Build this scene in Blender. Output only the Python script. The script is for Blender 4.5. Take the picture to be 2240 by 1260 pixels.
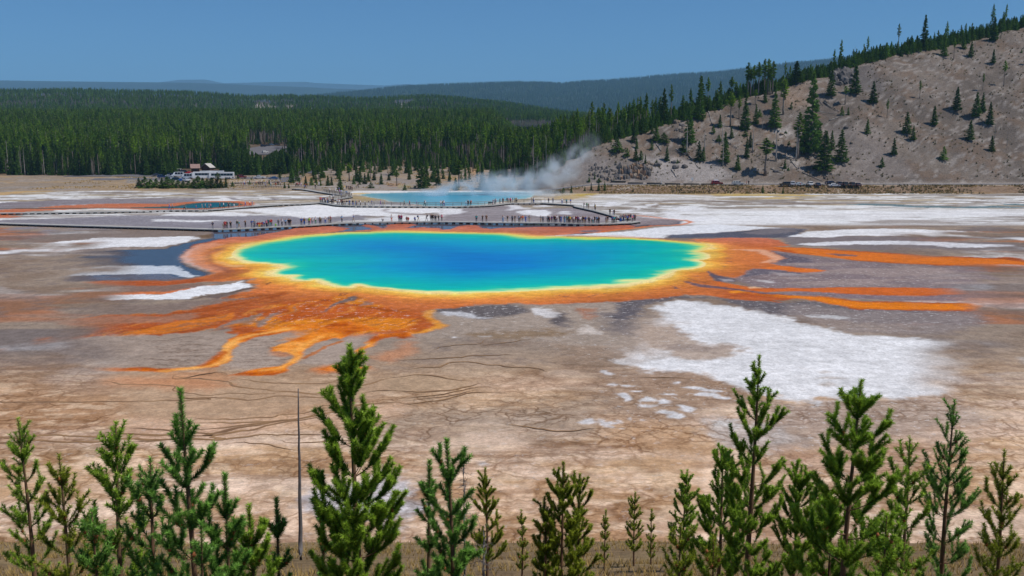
import bpy, bmesh, math, random
import numpy as np
from mathutils import Vector, Matrix, Quaternion

for o in list(bpy.data.objects):
    bpy.data.objects.remove(o)
scene = bpy.context.scene
COL = scene.collection
random.seed(7)

# ------------------------------------------------------------------ camera
CAM_H = 22.0
FOC = 2000.0                       # focal length in pixels of the 2240 px photograph
PITCH = math.atan(0.165)           # horizon lies 330 px above the centre
cam_data = bpy.data.cameras.new('camera')
cam = bpy.data.objects.new('camera', cam_data)
COL.objects.link(cam)
cam.location = (0, 0, CAM_H)
cam.rotation_euler = (math.pi / 2 - PITCH, 0, 0)
cam_data.sensor_width = 36.0
cam_data.lens = 36.0 * FOC / 2240.0
cam_data.clip_start = 0.5
cam_data.clip_end = 80000
scene.camera = cam

# ------------------------------------------------------------------ sky, sun, exposure
SUN_EL, SUN_AZ = math.radians(59), math.radians(101)   # azimuth clockwise from +Y (view direction)
world = bpy.data.worlds.new('World')
scene.world = world
world.use_nodes = True
wn, wl = world.node_tree.nodes, world.node_tree.links
wn.clear()
w_out = wn.new('ShaderNodeOutputWorld')
w_bg = wn.new('ShaderNodeBackground')
w_sky = wn.new('ShaderNodeTexSky')
w_sky.sky_type = 'NISHITA'
w_sky.sun_disc = False
w_sky.sun_elevation = SUN_EL
w_sky.sun_rotation = SUN_AZ
w_sky.altitude = 2200
w_sky.air_density = 1.0
w_sky.dust_density = 0.35
w_sky.ozone_density = 2.0
w_mix = wn.new('ShaderNodeMix')
w_mix.data_type = 'RGBA'
w_mix.blend_type = 'MULTIPLY'
w_mix.inputs[0].default_value = 1.0
w_mix.inputs[7].default_value = (0.42, 0.74, 1.0, 1)
wl.new(w_sky.outputs[0], w_mix.inputs[6])
wl.new(w_mix.outputs[2], w_bg.inputs[0])
w_bg.inputs[1].default_value = 0.085
wl.new(w_bg.outputs[0], w_out.inputs[0])

sd = bpy.data.lights.new('sun', 'SUN')
sd.energy = 4.0
sd.angle = math.radians(0.53)
sd.color = (1.0, 0.94, 0.855)
sun = bpy.data.objects.new('sun', sd)
COL.objects.link(sun)
SDIR = Vector((math.sin(SUN_AZ) * math.cos(SUN_EL), math.cos(SUN_AZ) * math.cos(SUN_EL), math.sin(SUN_EL)))
sun.rotation_euler = (-SDIR).to_track_quat('-Z', 'Y').to_euler()
sun.location = (60, -40, 120)

vs = scene.view_settings
vs.view_transform = 'Standard'
vs.look = 'None'
vs.exposure = 0.0
vs.gamma = 1.0
vs.use_curve_mapping = False
scene.cycles.volume_bounces = 2
scene.cycles.max_bounces = 6
scene.cycles.diffuse_bounces = 2
scene.cycles.transparent_max_bounces = 12
scene.cycles.volume_step_rate = 2.0
scene.cycles.volume_max_steps = 128

# ------------------------------------------------------------------ helpers
def lin(c):
    c = np.asarray(c, dtype=float) / 255.0
    return np.where(c <= 0.04045, c / 12.92, ((c + 0.055) / 1.055) ** 2.4)

def linc(r, g, b):
    a = lin((r, g, b))
    return (float(a[0]), float(a[1]), float(a[2]), 1.0)

SP, CP = math.sin(PITCH), math.cos(PITCH)
def ray(px, py):
    a = np.asarray(px, float) - 1120.0
    b = 630.0 - np.asarray(py, float)
    return a, FOC * CP + b * SP, -FOC * SP + b * CP

def px2w(px, py, z=0.0):
    dx, dy, dz = ray(px, py)
    t = (z - CAM_H) / dz
    return dx * t, dy * t

def w2px(x, y, z):
    x, y, z = np.asarray(x, float), np.asarray(y, float), np.asarray(z, float) - CAM_H
    dep = y * CP - z * SP
    up = y * SP + z * CP
    return 1120.0 + FOC * x / dep, 630.0 - FOC * up / dep

def at_depth(px, py, D):
    dx, dy, dz = ray(px, py)
    t = D / dy
    return float(dx * t), float(D), float(CAM_H + dz * t)

ZO = {'R1': (364, 500, .262), 'R2': (864, 480, .262), 'R3': (1364, 480, .2619), 'R4': (364, 730, .3206), 'R5': (864, 730, .3206),
      'R6': (1356, 730, .3206), 'U1': (364, 126, .2381), 'U2': (864, 126, .2381), 'U3': (1364, 126, .2381), 'U4': (364, 350, 1 / 7), 'U5': (664, 350, 1 / 7),
      'U6': (964, 350, 1 / 7), 'U7': (1264, 350, 1 / 7), 'U8': (1564, 350, 1 / 7), 'P': (0, 0, 1)}
def Z(k, *pts):
    ox, oy, s = ZO[k]
    return [(ox + a * s, oy + b * s) for a, b in pts]

# value-noise fbm
_lat = {}
def vnoise(x, y, seed=0):
    if seed not in _lat:
        _lat[seed] = np.random.RandomState(seed + 11).rand(256, 256)
    L = _lat[seed]
    xi = np.floor(x).astype(np.int64); yi = np.floor(y).astype(np.int64)
    fx = x - xi; fy = y - yi
    fx = fx * fx * fx * (fx * (fx * 6 - 15) + 10); fy = fy * fy * fy * (fy * (fy * 6 - 15) + 10)
    a = L[xi & 255, yi & 255]; b = L[(xi + 1) & 255, yi & 255]
    c = L[xi & 255, (yi + 1) & 255]; d = L[(xi + 1) & 255, (yi + 1) & 255]
    return (a * (1 - fx) + b * fx) * (1 - fy) + (c * (1 - fx) + d * fx) * fy

def fbm(x, y, s, octv=4, seed=0, gain=.5):
    t = np.zeros(np.shape(x)); amp = 1.0; tot = 0.0; f = 1.0 / s
    for k in range(octv):
        t = t + amp * vnoise(np.asarray(x) * f + 17.3 * k, np.asarray(y) * f - 9.1 * k, seed + k)
        tot += amp; amp *= gain; f *= 2.03
    return t / tot

def sstep(a, b, v):
    t = np.clip((v - a) / (b - a), 0, 1)
    return t * t * (3 - 2 * t)

def poly_sd(P, X, Y, far=1e3, margin=6.0):
    """signed distance (negative inside) of points X, Y to polygon P; far outside the box the value is 'far'."""
    P = np.asarray(P, float)
    out = np.full(X.shape, far)
    lo = P.min(0) - margin; hi = P.max(0) + margin
    m = (X > lo[0]) & (X < hi[0]) & (Y > lo[1]) & (Y < hi[1])
    x, y = X[m], Y[m]
    if x.size == 0:
        return out
    d2 = np.full(x.shape, 1e12); ins = np.zeros(x.shape, bool)
    n = len(P)
    for i in range(n):
        x1, y1 = P[i]; x2, y2 = P[(i + 1) % n]
        ex, ey = x2 - x1, y2 - y1
        L = ex * ex + ey * ey
        if L < 1e-12:
            continue
        t = np.clip(((x - x1) * ex + (y - y1) * ey) / L, 0, 1)
        d2 = np.minimum(d2, (x - x1 - t * ex) ** 2 + (y - y1 - t * ey) ** 2)
        c = (y1 > y) != (y2 > y)
        if ey != 0:
            ins ^= c & (x < x1 + (y - y1) * ex / ey)
    out[m] = np.where(ins, -1, 1) * np.sqrt(d2)
    return out

def line_d(P, X, Y, margin=8.0):
    P = np.asarray(P, float)
    out = np.full(X.shape, 1e3)
    lo = P.min(0) - margin; hi = P.max(0) + margin
    m = (X > lo[0]) & (X < hi[0]) & (Y > lo[1]) & (Y < hi[1])
    x, y = X[m], Y[m]
    d2 = np.full(x.shape, 1e12)
    for i in range(len(P) - 1):
        x1, y1 = P[i]; ex, ey = P[i + 1] - P[i]
        L = ex * ex + ey * ey + 1e-9
        t = np.clip(((x - x1) * ex + (y - y1) * ey) / L, 0, 1)
        d2 = np.minimum(d2, (x - x1 - t * ex) ** 2 + (y - y1 - t * ey) ** 2)
    out[m] = np.sqrt(d2)
    return out

def wpoly(pts, z=0.0):
    a = np.array(pts, float)
    a[:, 0] = np.where(a[:, 0] < 165, -900, np.where(a[:, 0] > 1960, 3100, a[:, 0]))
    a[:, 1] = np.maximum(a[:, 1], 388)
    x, y = px2w(a[:, 0], a[:, 1], z)
    return np.stack([x, y], 1)

def smooth_line(P, step):
    """Catmull-Rom through P, resampled about every 'step'."""
    P = [np.asarray(p, float) for p in P]
    Q = [2 * P[0] - P[1]] + P + [2 * P[-1] - P[-2]]
    dense = []
    for i in range(1, len(Q) - 2):
        for t in np.linspace(0, 1, 12, endpoint=False):
            a, b, c, d = Q[i - 1], Q[i], Q[i + 1], Q[i + 2]
            dense.append(.5 * (2 * b + (c - a) * t + (2 * a - 5 * b + 4 * c - d) * t * t + (3 * b - a - 3 * c + d) * t ** 3))
    dense.append(P[-1])
    dense = np.array(dense)
    s = np.concatenate([[0], np.cumsum(np.linalg.norm(np.diff(dense, axis=0), axis=1))])
    n = max(2, int(round(s[-1] / step)) + 1)
    u = np.linspace(0, s[-1], n)
    return np.stack([np.interp(u, s, dense[:, k]) for k in range(dense.shape[1])], 1)

# ---- mesh helpers
def mesh_np(name, V, F, mats=(), attrs=None, smooth=False, mi=None):
    """mesh from vertex array V (n,3) and face array F (m,3|4) or a list of index lists."""
    me = bpy.data.meshes.new(name)
    V = np.asarray(V, np.float32)
    if isinstance(F, np.ndarray):
        k = F.shape[1]
        me.vertices.add(len(V)); me.vertices.foreach_set('co', V.ravel())
        me.loops.add(F.size); me.loops.foreach_set('vertex_index', F.ravel().astype(np.int32))
        me.polygons.add(len(F))
        me.polygons.foreach_set('loop_start', np.arange(0, F.size, k, dtype=np.int32))
    else:
        me.from_pydata([tuple(map(float, v)) for v in V], [], F)
    for m in mats:
        me.materials.append(m)
    if mi is not None:
        me.polygons.foreach_set('material_index', np.asarray(mi, np.int32))
    if smooth is not None:
        me.polygons.foreach_set('use_smooth', np.full(len(me.polygons), bool(smooth)))
    me.update(calc_edges=True)
    for an, av in (attrs or {}).items():
        av = np.asarray(av, np.float32)
        if av.ndim == 2:
            a = me.attributes.new(an, 'FLOAT_COLOR', 'POINT')
            a.data.foreach_set('color', np.concatenate([av, np.ones((len(av), 1), np.float32)], 1).ravel())
        else:
            a = me.attributes.new(an, 'FLOAT', 'POINT'); a.data.foreach_set('value', av)
    return me

def link(name, me, parent=None, loc=None, **props):
    o = bpy.data.objects.new(name, me)
    COL.objects.link(o)
    if parent is not None:
        o.parent = parent
    if loc is not None:
        o.location = loc
    for k, v in props.items():
        o[k] = v
    return o

def empty(name, loc=(0, 0, 0), rz=0.0, **props):
    o = bpy.data.objects.new(name, None)
    o.empty_display_size = .3
    COL.objects.link(o)
    o.location = loc
    o.rotation_euler = (0, 0, rz)
    for k, v in props.items():
        o[k] = v
    return o

class MB:
    """collects simple shapes into one mesh"""
    def __init__(s):
        s.v = []; s.f = []; s.m = []
    def add(s, V, F, m=0):
        b = len(s.v)
        s.v += [tuple(map(float, p)) for p in V]
        s.f += [[i + b for i in f] for f in F]
        s.m += [m] * len(F)
    def box(s, c, d, m=0, rz=0.0, taper=1.0):
        cx, cy, cz = c; hx, hy, hz = d[0] / 2, d[1] / 2, d[2] / 2
        co, si = math.cos(rz), math.sin(rz)
        V = []
        for z, k in ((-hz, 1.0), (hz, taper)):
            for x, y in ((-hx, -hy), (hx, -hy), (hx, hy), (-hx, hy)):
                x *= k; y *= k
                V.append((cx + x * co - y * si, cy + x * si + y * co, cz + z))
        s.add(V, [(3, 2, 1, 0), (4, 5, 6, 7), (0, 1, 5, 4), (1, 2, 6, 5), (2, 3, 7, 6), (3, 0, 4, 7)], m)
    def tube(s, P, R, n=6, m=0, cap=True):
        P = [Vector(p) for p in P]
        base = len(s.v)
        up = Vector((0, 0, 1))
        rings = []
        for i, p in enumerate(P):
            t = (P[min(i + 1, len(P) - 1)] - P[max(i - 1, 0)]).normalized()
            a = t.cross(up)
            if a.length < 1e-3:
                a = t.cross(Vector((1, 0, 0)))
            a.normalize(); b = t.cross(a)
            rings.append([p + (a * math.cos(k * 2 * math.pi / n) + b * math.sin(k * 2 * math.pi / n)) * R[i] for k in range(n)])
        V = [q for r in rings for q in r]
        F = []
        for i in range(len(P) - 1):
            for k in range(n):
                F.append((i * n + k, i * n + (k + 1) % n, (i + 1) * n + (k + 1) % n, (i + 1) * n + k))
        if cap:
            F.append(tuple(range(n - 1, -1, -1))); F.append(tuple((len(P) - 1) * n + k for k in range(n)))
        s.add(V, F, m)
    def mesh(s, name, mats, smooth=False):
        me = mesh_np(name, np.array(s.v), s.f, mats, smooth=smooth)
        me.polygons.foreach_set('material_index', s.m)
        return me

# ---- material helpers
def new_mat(name):
    m = bpy.data.materials.new(name)
    m.use_nodes = True
    nt = m.node_tree
    b = nt.nodes['Principled BSDF']
    return m, nt.nodes, nt.links, b

def N(nodes, typ, **kw):
    n = nodes.new(typ)
    for k, v in kw.items():
        setattr(n, k, v)
    return n

def simple_mat(name, rgb, rough=.7, var=.12, scale=6.0, metal=0.0, spec=.3, coat=0.0, bump=0.0, rnd=0.0):
    """plain painted / cloth / wood colour with a little mottling"""
    m, n, l, b = new_mat(name)
    c = linc(*rgb)
    tc = N(n, 'ShaderNodeTexCoord')
    nz = N(n, 'ShaderNodeTexNoise'); nz.inputs['Scale'].default_value = scale; nz.inputs['Detail'].default_value = 4
    l.new(tc.outputs['Object'], nz.inputs['Vector'])
    mr = N(n, 'ShaderNodeMapRange'); mr.inputs[3].default_value = 1 - var; mr.inputs[4].default_value = 1 + var
    mr.inputs[1].default_value = .25; mr.inputs[2].default_value = .75
    l.new(nz.outputs[0], mr.inputs[0])
    src = mr.outputs[0]
    if rnd:
        oi = N(n, 'ShaderNodeObjectInfo')
        m2 = N(n, 'ShaderNodeMapRange'); m2.inputs[3].default_value = 1 - rnd; m2.inputs[4].default_value = 1 + rnd
        l.new(oi.outputs['Random'], m2.inputs[0])
        mm = N(n, 'ShaderNodeMath', operation='MULTIPLY'); l.new(src, mm.inputs[0]); l.new(m2.outputs[0], mm.inputs[1]); src = mm.outputs[0]
    vm = N(n, 'ShaderNodeVectorMath', operation='SCALE')
    vm.inputs[0].default_value = c[:3]
    l.new(src, vm.inputs['Scale'])
    l.new(vm.outputs[0], b.inputs['Base Color'])
    b.inputs['Roughness'].default_value = rough
    b.inputs['Metallic'].default_value = metal
    b.inputs['Specular IOR Level'].default_value = spec
    b.inputs['Coat Weight'].default_value = coat
    if bump:
        bp = N(n, 'ShaderNodeBump'); bp.inputs['Strength'].default_value = bump
        l.new(nz.outputs[0], bp.inputs['Height']); l.new(bp.outputs[0], b.inputs['Normal'])
    return m

# ================================================================== TERRAIN: basin with its painted mats
pys = [1330.0]
while pys[-1] > 418:
    p = pys[-1]
    pys.append(p - (2.0 if p > 900 else 1.6 if p > 640 else 1.15))
rowsD = np.array([float(px2w(1120, p)[1]) for p in pys])
colsU = np.linspace(-.80, .80, 1080)
DD, UU = np.meshgrid(rowsD, colsU, indexing='ij')
GX = (UU * DD).ravel(); GY = DD.ravel()
PX, PY = w2px(GX, GY, np.zeros_like(GX))
NG = len(GX)
C = np.zeros((NG, 3)); WET = np.zeros(NG); CRK = np.zeros(NG); SPK = np.zeros(NG)

n_big = fbm(GX, GY, 38, 4, 1); n_mid = fbm(GX, GY, 11, 4, 5); n_sm = fbm(GX, GY, 2.6, 4, 9); n_str = fbm(GX / 3.2, GY, 5, 4, 13)
n_fi = fbm(GX, GY, .8, 3, 21)
wx = (fbm(GX, GY, 7, 4, 31) - .5) * 2; wy = (fbm(GX, GY, 7, 4, 41) - .5) * 2
wx2 = (fbm(GX, GY, 1.8, 3, 51) - .5) * 2; wy2 = (fbm(GX, GY, 1.8, 3, 61) - .5) * 2

wx3 = (fbm(GX, GY, .55, 2, 63) - .5) * 2; wy3 = (fbm(GX, GY, .55, 2, 67) - .5) * 2

def mix(col, a):
    global C
    c = lin(col) if np.ndim(col) == 1 else col
    C = C * (1 - a[:, None]) + c * a[:, None]

def ramp(v, stops):
    xs = [s[0] for s in stops]
    cs = np.array([lin(s[1]) for s in stops])
    return np.stack([np.interp(v, xs, cs[:, k]) for k in range(3)], 1)

out_l = np.clip((350 - PX) / 350, 0, 1.2); out_r = np.clip((PX - 1890) / 350, 0, 1.2)
SIDE = (fbm(GX, GY * 1.5, 60, 4, 141) - .44) * 60 * (out_l + out_r) + 14 * out_l ** 2
def warped(k=1.0, k2=.5):
    return GX + wx * k * 1.2 + wx2 * k2 * 2.2 + wx3 * k * .35, GY + SIDE * (GY / 170) + wy * k * 1.2 + wy2 * k2 * 2.2 + wy3 * k * .35

OUT = out_l + out_r
FADE = np.where(GY < 232, 1 - sstep(.12, .75, OUT * (1 + (n_mid - .5) * 3 + (n_big - .5) * 2)), 1.0)
n_st2 = fbm(GX / 5, GY, 1.7, 4, 151); n_st3 = fbm(GX / 2.2, GY, .9, 3, 157)

def L(pts, col, soft=.6, warp=.8, alpha=1.0, wet=None, spk=None, crk=None, tex=0.0):
    """lay one patch of mineral or mat on the basin floor"""
    global WET, SPK, CRK
    x, y = warped(warp, warp * .45)
    d = poly_sd(wpoly(pts), x, y)
    d = np.where(d < 50, d + ((n_fi - .5) * 1.1 + (n_sm - .5) * 1.3) * min(1.2, warp), d)
    a = FADE * alpha * (1 - sstep(-soft, soft, d))
    if tex:
        a = a * sstep(-.5 * tex, .5 * tex, n_str * .6 + n_sm * .4 - .5 + .28 * tex)
    mix(col, a)
    if wet is not None: WET = WET * (1 - a) + wet * a
    if spk is not None: SPK = SPK * (1 - a) + spk * a
    if crk is not None: CRK = CRK * (1 - a) + crk * a
    return d

def LL(pts, col, w=.5, soft=.3, warp=.5, alpha=1.0, wet=None):
    global WET
    x, y = warped(warp, warp * .5)
    d = line_d(smooth_line(wpoly(pts), 1.5), x, y)
    a = FADE * alpha * (1 - sstep(w - soft, w + soft, d))
    mix(col, a)
    if wet is not None: WET = WET * (1 - a) + wet * a

# ---- base: tan mud near, greyer beyond, pale sinter far off
near = sstep(98, 70, GY)
C[:] = lin((150, 134, 120))
mix((180, 148, 116), near)
mix((196, 192, 190), .85 * (1 - near) * sstep(.05, .4, OUT) * sstep(.55, .63, fbm(GX / 2, GY, 16, 4, 161)))
mix((172, 104, 64), .7 * (1 - near) * sstep(.05, .4, OUT) * sstep(.56, .66, fbm(GX / 3, GY, 14, 4, 167)))
mix((98, 94, 100), .6 * (1 - near) * sstep(.05, .4, OUT) * sstep(.54, .64, fbm(GX / 3, GY, 12, 4, 173)))
mix((120, 98, 82), .55 * sstep(.46, .66, n_mid) * (1 - near * .4))
mix((205, 184, 168), .6 * sstep(.5, .68, n_str) * near)
mix((148, 112, 84), .55 * sstep(.5, .68, n_big) * near)
mix((214, 190, 170), .5 * sstep(.52, .7, n_sm) * sstep(70, 56, GY))
mix((108, 98, 95), .5 * sstep(.5, .7, n_sm) * sstep(75, 95, GY))
CRK[:] = near * .75 + .1
SPK[:] = .25 * sstep(85, 60, GY)

mix((132, 98, 70), near * .5 * sstep(.5, .66, n_st2))
mix((214, 190, 164), near * .45 * sstep(.52, .68, n_st3))
C *= (1 + .26 * near)[:, None]
# far basin floor: sinter with brown-grey wash between
far = sstep(228, 238, GY)
mix((214, 214, 214), far)
wash = sstep(.48, .58, fbm(GX / 3.2, GY, 8, 5, 71) * .6 + n_st2 * .4)
mix((150, 140, 134), far * wash * .85)
mix((118, 106, 98), far * sstep(.54, .64, fbm(GX / 4, GY, 6, 5, 77)) * .8)
mix((164, 146, 116), far * sstep(.5, .62, fbm(GX / 4, GY, 7, 4, 83)) * sstep(255, 320, GY) * .8)
mix((128, 116, 100), far * sstep(.56, .62, n_st2) * sstep(250, 290, GY) * .6)
SPK = np.maximum(SPK, far * .4)
rightfar = far * sstep(1380, 1500, PX)
mix((224, 224, 226), .75 * rightfar * sstep(.62, .45, fbm(GX / 2.6, GY, 12, 5, 71)) * sstep(300, 270, GY))

# dry brown region boundaries in the middle ground
L(Z('R2', (330, 760), (700, 720), (1100, 720), (1985, 690), (1985, 1260), (1500, 1160), (1000, 1010), (400, 990), (0, 1040), (100, 960), (390, 900)), (158, 144, 132), 3, 1.5, .9, spk=.45, tex=.0)
L(Z('R5', (850, 460), (1622, 430), (1622, 660), (1000, 700), (400, 720), (-200, 740), (-200, 560), (300, 480)), (164, 146, 130), 4, 2, .75, crk=1.0)
L(Z('R5', (1040, 60), (1500, 90), (1540, 180), (1420, 260), (1440, 360), (1300, 300), (1150, 190)), (146, 124, 106), 2.5, 1.2, .75)
L(Z('R6', (-100, 260), (400, 262), (700, 300), (840, 345), (1050, 420), (1100, 470), (800, 500), (500, 640), (200, 640), (-100, 460)), (154, 130, 112), 2.0, 1, .75, spk=.6, crk=.6)
L(Z('R6', (-100, 540), (400, 600), (600, 680), (640, 800), (350, 860), (150, 800), (-100, 700)), (182, 146, 114), 2.5, 1, .7, crk=1.0)
L(Z('R6', (1000, 470), (1622, 450), (2600, 440), (2600, 800), (1622, 760), (1250, 760), (1100, 700)), (172, 154, 142), 1.5, 1, .8, spk=.7)
L(Z('R6', (600, 640), (620, 590), (760, 580), (1180, 660), (1250, 720), (1150, 800), (760, 790), (640, 770)), (190, 182, 178), 1.2, 1.0, .8, spk=.6)
L(Z('R6', (660, 600), (820, 590), (800, 640), (700, 640)), (216, 214, 212), .8, .8, .8)
L(Z('R6', (1050, 780), (1622, 770), (2600, 760), (2600, 1000), (1500, 960), (1100, 900)), (180, 144, 120), 2, 1, .7)
# pale crust near the big pine and at the lower edge
L(Z('R4', (940, 1180), (1060, 1080), (1500, 960), (1622, 1020), (1622, 1260), (930, 1260)), (196, 192, 196), 1.0, 1.2, .85, spk=.8)
L(Z('R5', (0, 1010), (60, 1060), (120, 1180), (60, 1300), (-100, 1300)), (200, 196, 198), 1.0, 1.0, .8, spk=.8)
L(Z('R5', (590, 875), (640, 870), (655, 895), (610, 900)), (222, 218, 218), .4, .4)
# smooth ochre pan above the rivulets, left
L(Z('R4', (-700, 320), (0, 270), (300, 280), (800, 300), (1140, 340), (1622, 290), (1622, 380), (1100, 480), (760, 560), (300, 580), (-700, 590)), (178, 150, 124), 1.5, .6, .85, crk=.06, spk=0)
L(Z('R4', (-700, 330), (0, 290), (300, 320), (420, 360), (300, 390), (0, 370)), (196, 128, 84), 1.5, .8, .55)
L(Z('R4', (-700, 590), (200, 580), (800, 560), (1622, 480), (1622, 560), (900, 640), (300, 720), (-700, 760)), (206, 172, 146), 1.5, .8, .7, crk=.3)
L(Z('R5', (-50, 300), (150, 285), (300, 297), (420, 325), (540, 340), (420, 375), (250, 398), (-50, 388)), (172, 146, 120), .8, .4, .9, crk=.03, spk=0)
L(Z('R5', (560, 330), (800, 280), (1080, 300), (1240, 330), (1000, 400), (700, 420)), (206, 176, 152), 2, 1, .6, crk=.8)
L(Z('R5', (950, 230), (1130, 320), (1100, 345), (960, 290), (800, 300), (820, 270)), (130, 98, 72), 1.0, .6, .6)
# left, between the streams: striped grey-brown slabs
L(Z('R1', (-900, 900), (0, 870), (250, 860), (560, 900), (480, 980), (440, 1060), (300, 1150), (-900, 1180)), (160, 144, 132), 1, .6, .95, crk=.25)
L(Z('R1', (540, 1010), (740, 910), (960, 870), (1230, 835), (1240, 870), (900, 980), (890, 1020), (1040, 1060), (960, 1140), (640, 1185), (440, 1170), (540, 1090)), (164, 148, 136), .8, .6, .95, crk=.25)
L(Z('R1', (1130, 1090), (1180, 1020), (1300, 950), (1480, 940), (1570, 870), (1700, 855), (1730, 890), (1600, 990), (1530, 1080), (1350, 1150), (1050, 1130)), (164, 148, 136), .8, .6, .95, crk=.2)
for k in range(26):
    y0 = 905 + k * 10 + random.uniform(-4, 4); x0 = random.uniform(-200, 80) if k % 3 else random.uniform(560, 760)
    LL(Z('R1', (x0, y0), (x0 + 180, y0 + random.uniform(-8, 8)), (x0 + random.uniform(280, 480), y0 + random.uniform(-14, 14))), (104, 82, 66), random.uniform(.08, .16), .14, .7, .55)

# ---- white sinter
W = lin((222, 222, 224))[None, :] * (.80 + .34 * n_str)[:, None] * (.92 + .16 * n_st3)[:, None]
L([(1469, 661), (1490, 658), (1526, 661), (1563, 668.6), (1615, 674), (1660, 682), (1704, 692), (1744, 708), (1809, 718), (1876, 735), (2050, 790), (2240, 830), (2500, 860),
   (2500, 920), (2050, 885), (1876, 876), (1753.5, 879), (1700, 871), (1686, 861), (1622, 840.6), (1580, 826), (1548, 816.6), (1510, 814), (1440, 818), (1388, 804), (1350, 791), (1375, 775), (1395, 752), (1410, 725), (1432, 700), (1440, 685)], W, 1.0, 1.3, .97, wet=0, spk=.5, crk=.05)
L(Z('R3', (240, 800), (150, 880), (0, 1000), (-60, 1120), (60, 1200), (330, 1120), (300, 1000), (400, 880)), (176, 160, 148), 2.5, 1.5, .75)
L(Z('R3', (150, 900), (420, 885), (520, 930), (530, 980), (640, 1010), (720, 1045), (900, 1055), (1050, 1100), (900, 1130), (760, 1150), (690, 1180), (560, 1165), (400, 1130), (330, 1090), (200, 1060), (130, 1000)), (172, 152, 136), 1.0, 1.2, .9)
L(Z('R3', (360, 900), (500, 900), (480, 960), (380, 940)), (142, 128, 120), 1.5, 1, .6)
L(Z('R3', (320, 1040), (700, 1050), (940, 1080), (640, 1110), (340, 1080)), (140, 126, 120), 1.0, 1.0, .55)
for a in ((1390, 262, 62), (1420, 307, 70), (1430, 351, 30)):
    L(Z('R6', (a[0] - a[2], a[1]), (a[0], a[1] - 9), (a[0] + a[2], a[1]), (a[0], a[1] + 9)), (176, 160, 146), .6, .6, .8)
for (a, b, w_, h_) in ((60, 430, 40, 22), (210, 450, 50, 16), (200, 493, 42, 10), (300, 532, 30, 9), (475, 515, 60, 17), (400, 562, 50, 24), (190, 588, 34, 8), (310, 460, 50, 20), (15, 603, 14, 10), (95, 580, 10, 6), (150, 395, 60, 10), (520, 372, 80, 9), (600, 420, 70, 12), (700, 440, 80, 10), (640, 390, 70, 8), (370, 418, 50, 8), (-40, 610, 22, 8), (20, 645, 12, 5), (110, 698, 10, 5), (60, 360, 40, 9), (390, 340, 50, 7)):
    L(Z('R6', (a - w_, b), (a - w_ * .5, b - h_), (a + w_ * .6, b - h_ * .8), (a + w_, b + h_ * .2), (a + w_ * .5, b + h_), (a - w_ * .5, b + h_ * .8)), (214, 214, 217), .25, .5, .9, crk=0)
for (a, b, w_, h_) in ((1320, 590, 45, 18), (1440, 600, 50, 22), (1550, 602, 12, 9), (1480, 635, 40, 6), (1440, 270, 22, 14), (1490, 350, 40, 10), (1560, 415, 44, 10), (1600, 455, 30, 12), (1590, 360, 40, 8)):
    L(Z('R5', (a - w_, b), (a - w_ * .5, b - h_), (a + w_ * .6, b - h_ * .8), (a + w_, b + h_ * .2), (a + w_ * .5, b + h_), (a - w_ * .5, b + h_ * .8)), (208, 206, 208), .25, .6, .85, crk=0)
# white and charcoal patches on the strip south of the spring
L(Z('R2', (330, 752), (600, 722), (900, 708), (1030, 712), (1100, 740), (1080, 780), (900, 800), (700, 830), (480, 800), (360, 775)), (92, 88, 92), .9, .8, .9, spk=.9)
L(Z('R2', (380, 775), (480, 770), (560, 775), (690, 800), (780, 815), (680, 822), (500, 812)), (198, 198, 202), .5, .8, .8)
L(Z('R2', (1100, 740), (1180, 725), (1300, 745), (1390, 790), (1320, 825), (1220, 820), (1140, 780)), (206, 203, 203), .6, .9, .9)
L(Z('R2', (1400, 770), (1440, 790), (1430, 830), (1480, 890), (1500, 910), (1350, 890), (1290, 850)), (84, 80, 86), .9, .6, .85)
L(Z('R2', (1550, 920), (1610, 890), (1680, 930), (1720, 965), (1560, 972)), (200, 190, 182), .4, .7, .9)
L(Z('R2', (1560, 740), (1680, 750), (1640, 840), (1600, 830), (1580, 780)), (168, 108, 76), .7, .8, .7)
L(Z('R2', (470, 980), (500, 978), (530, 988), (480, 992)), (216, 214, 214), .25, .3)
L(Z('R2', (700, 975), (790, 972), (800, 980), (700, 982)), (212, 210, 210), .25, .3)
L(Z('R2', (600, 950), (1400, 925), (1560, 960), (1200, 985), (600, 985)), (126, 98, 62), 1, 1.2, .55)
L(Z('R2', (1650, 790), (1985, 740), (1985, 960), (1700, 940), (1800, 860)), (104, 98, 102), 1.5, 1, .7, spk=.9)
L(Z('R3', (-40, 690), (340, 645), (560, 640), (760, 660), (950, 722), (1160, 775), (1300, 805), (1500, 800), (1955, 865), (2700, 960), (2700, 880), (1955, 745), (1600, 690), (1250, 685), (900, 665), (460, 655), (350, 680), (200, 720), (100, 800), (-80, 860)), (96, 92, 98), .8, .8, .9, wet=.25, spk=.85)
L(Z('R3', (1330, 690), (1955, 760), (2700, 880), (2700, 1020), (1955, 950), (1500, 850), (1300, 790)), (150, 138, 134), 1.5, 1, .6, spk=.8)
L(Z('R3', (1480, 805), (1700, 800), (1920, 825), (1800, 835), (1560, 820)), (206, 206, 208), .5, .9, .7)

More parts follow.
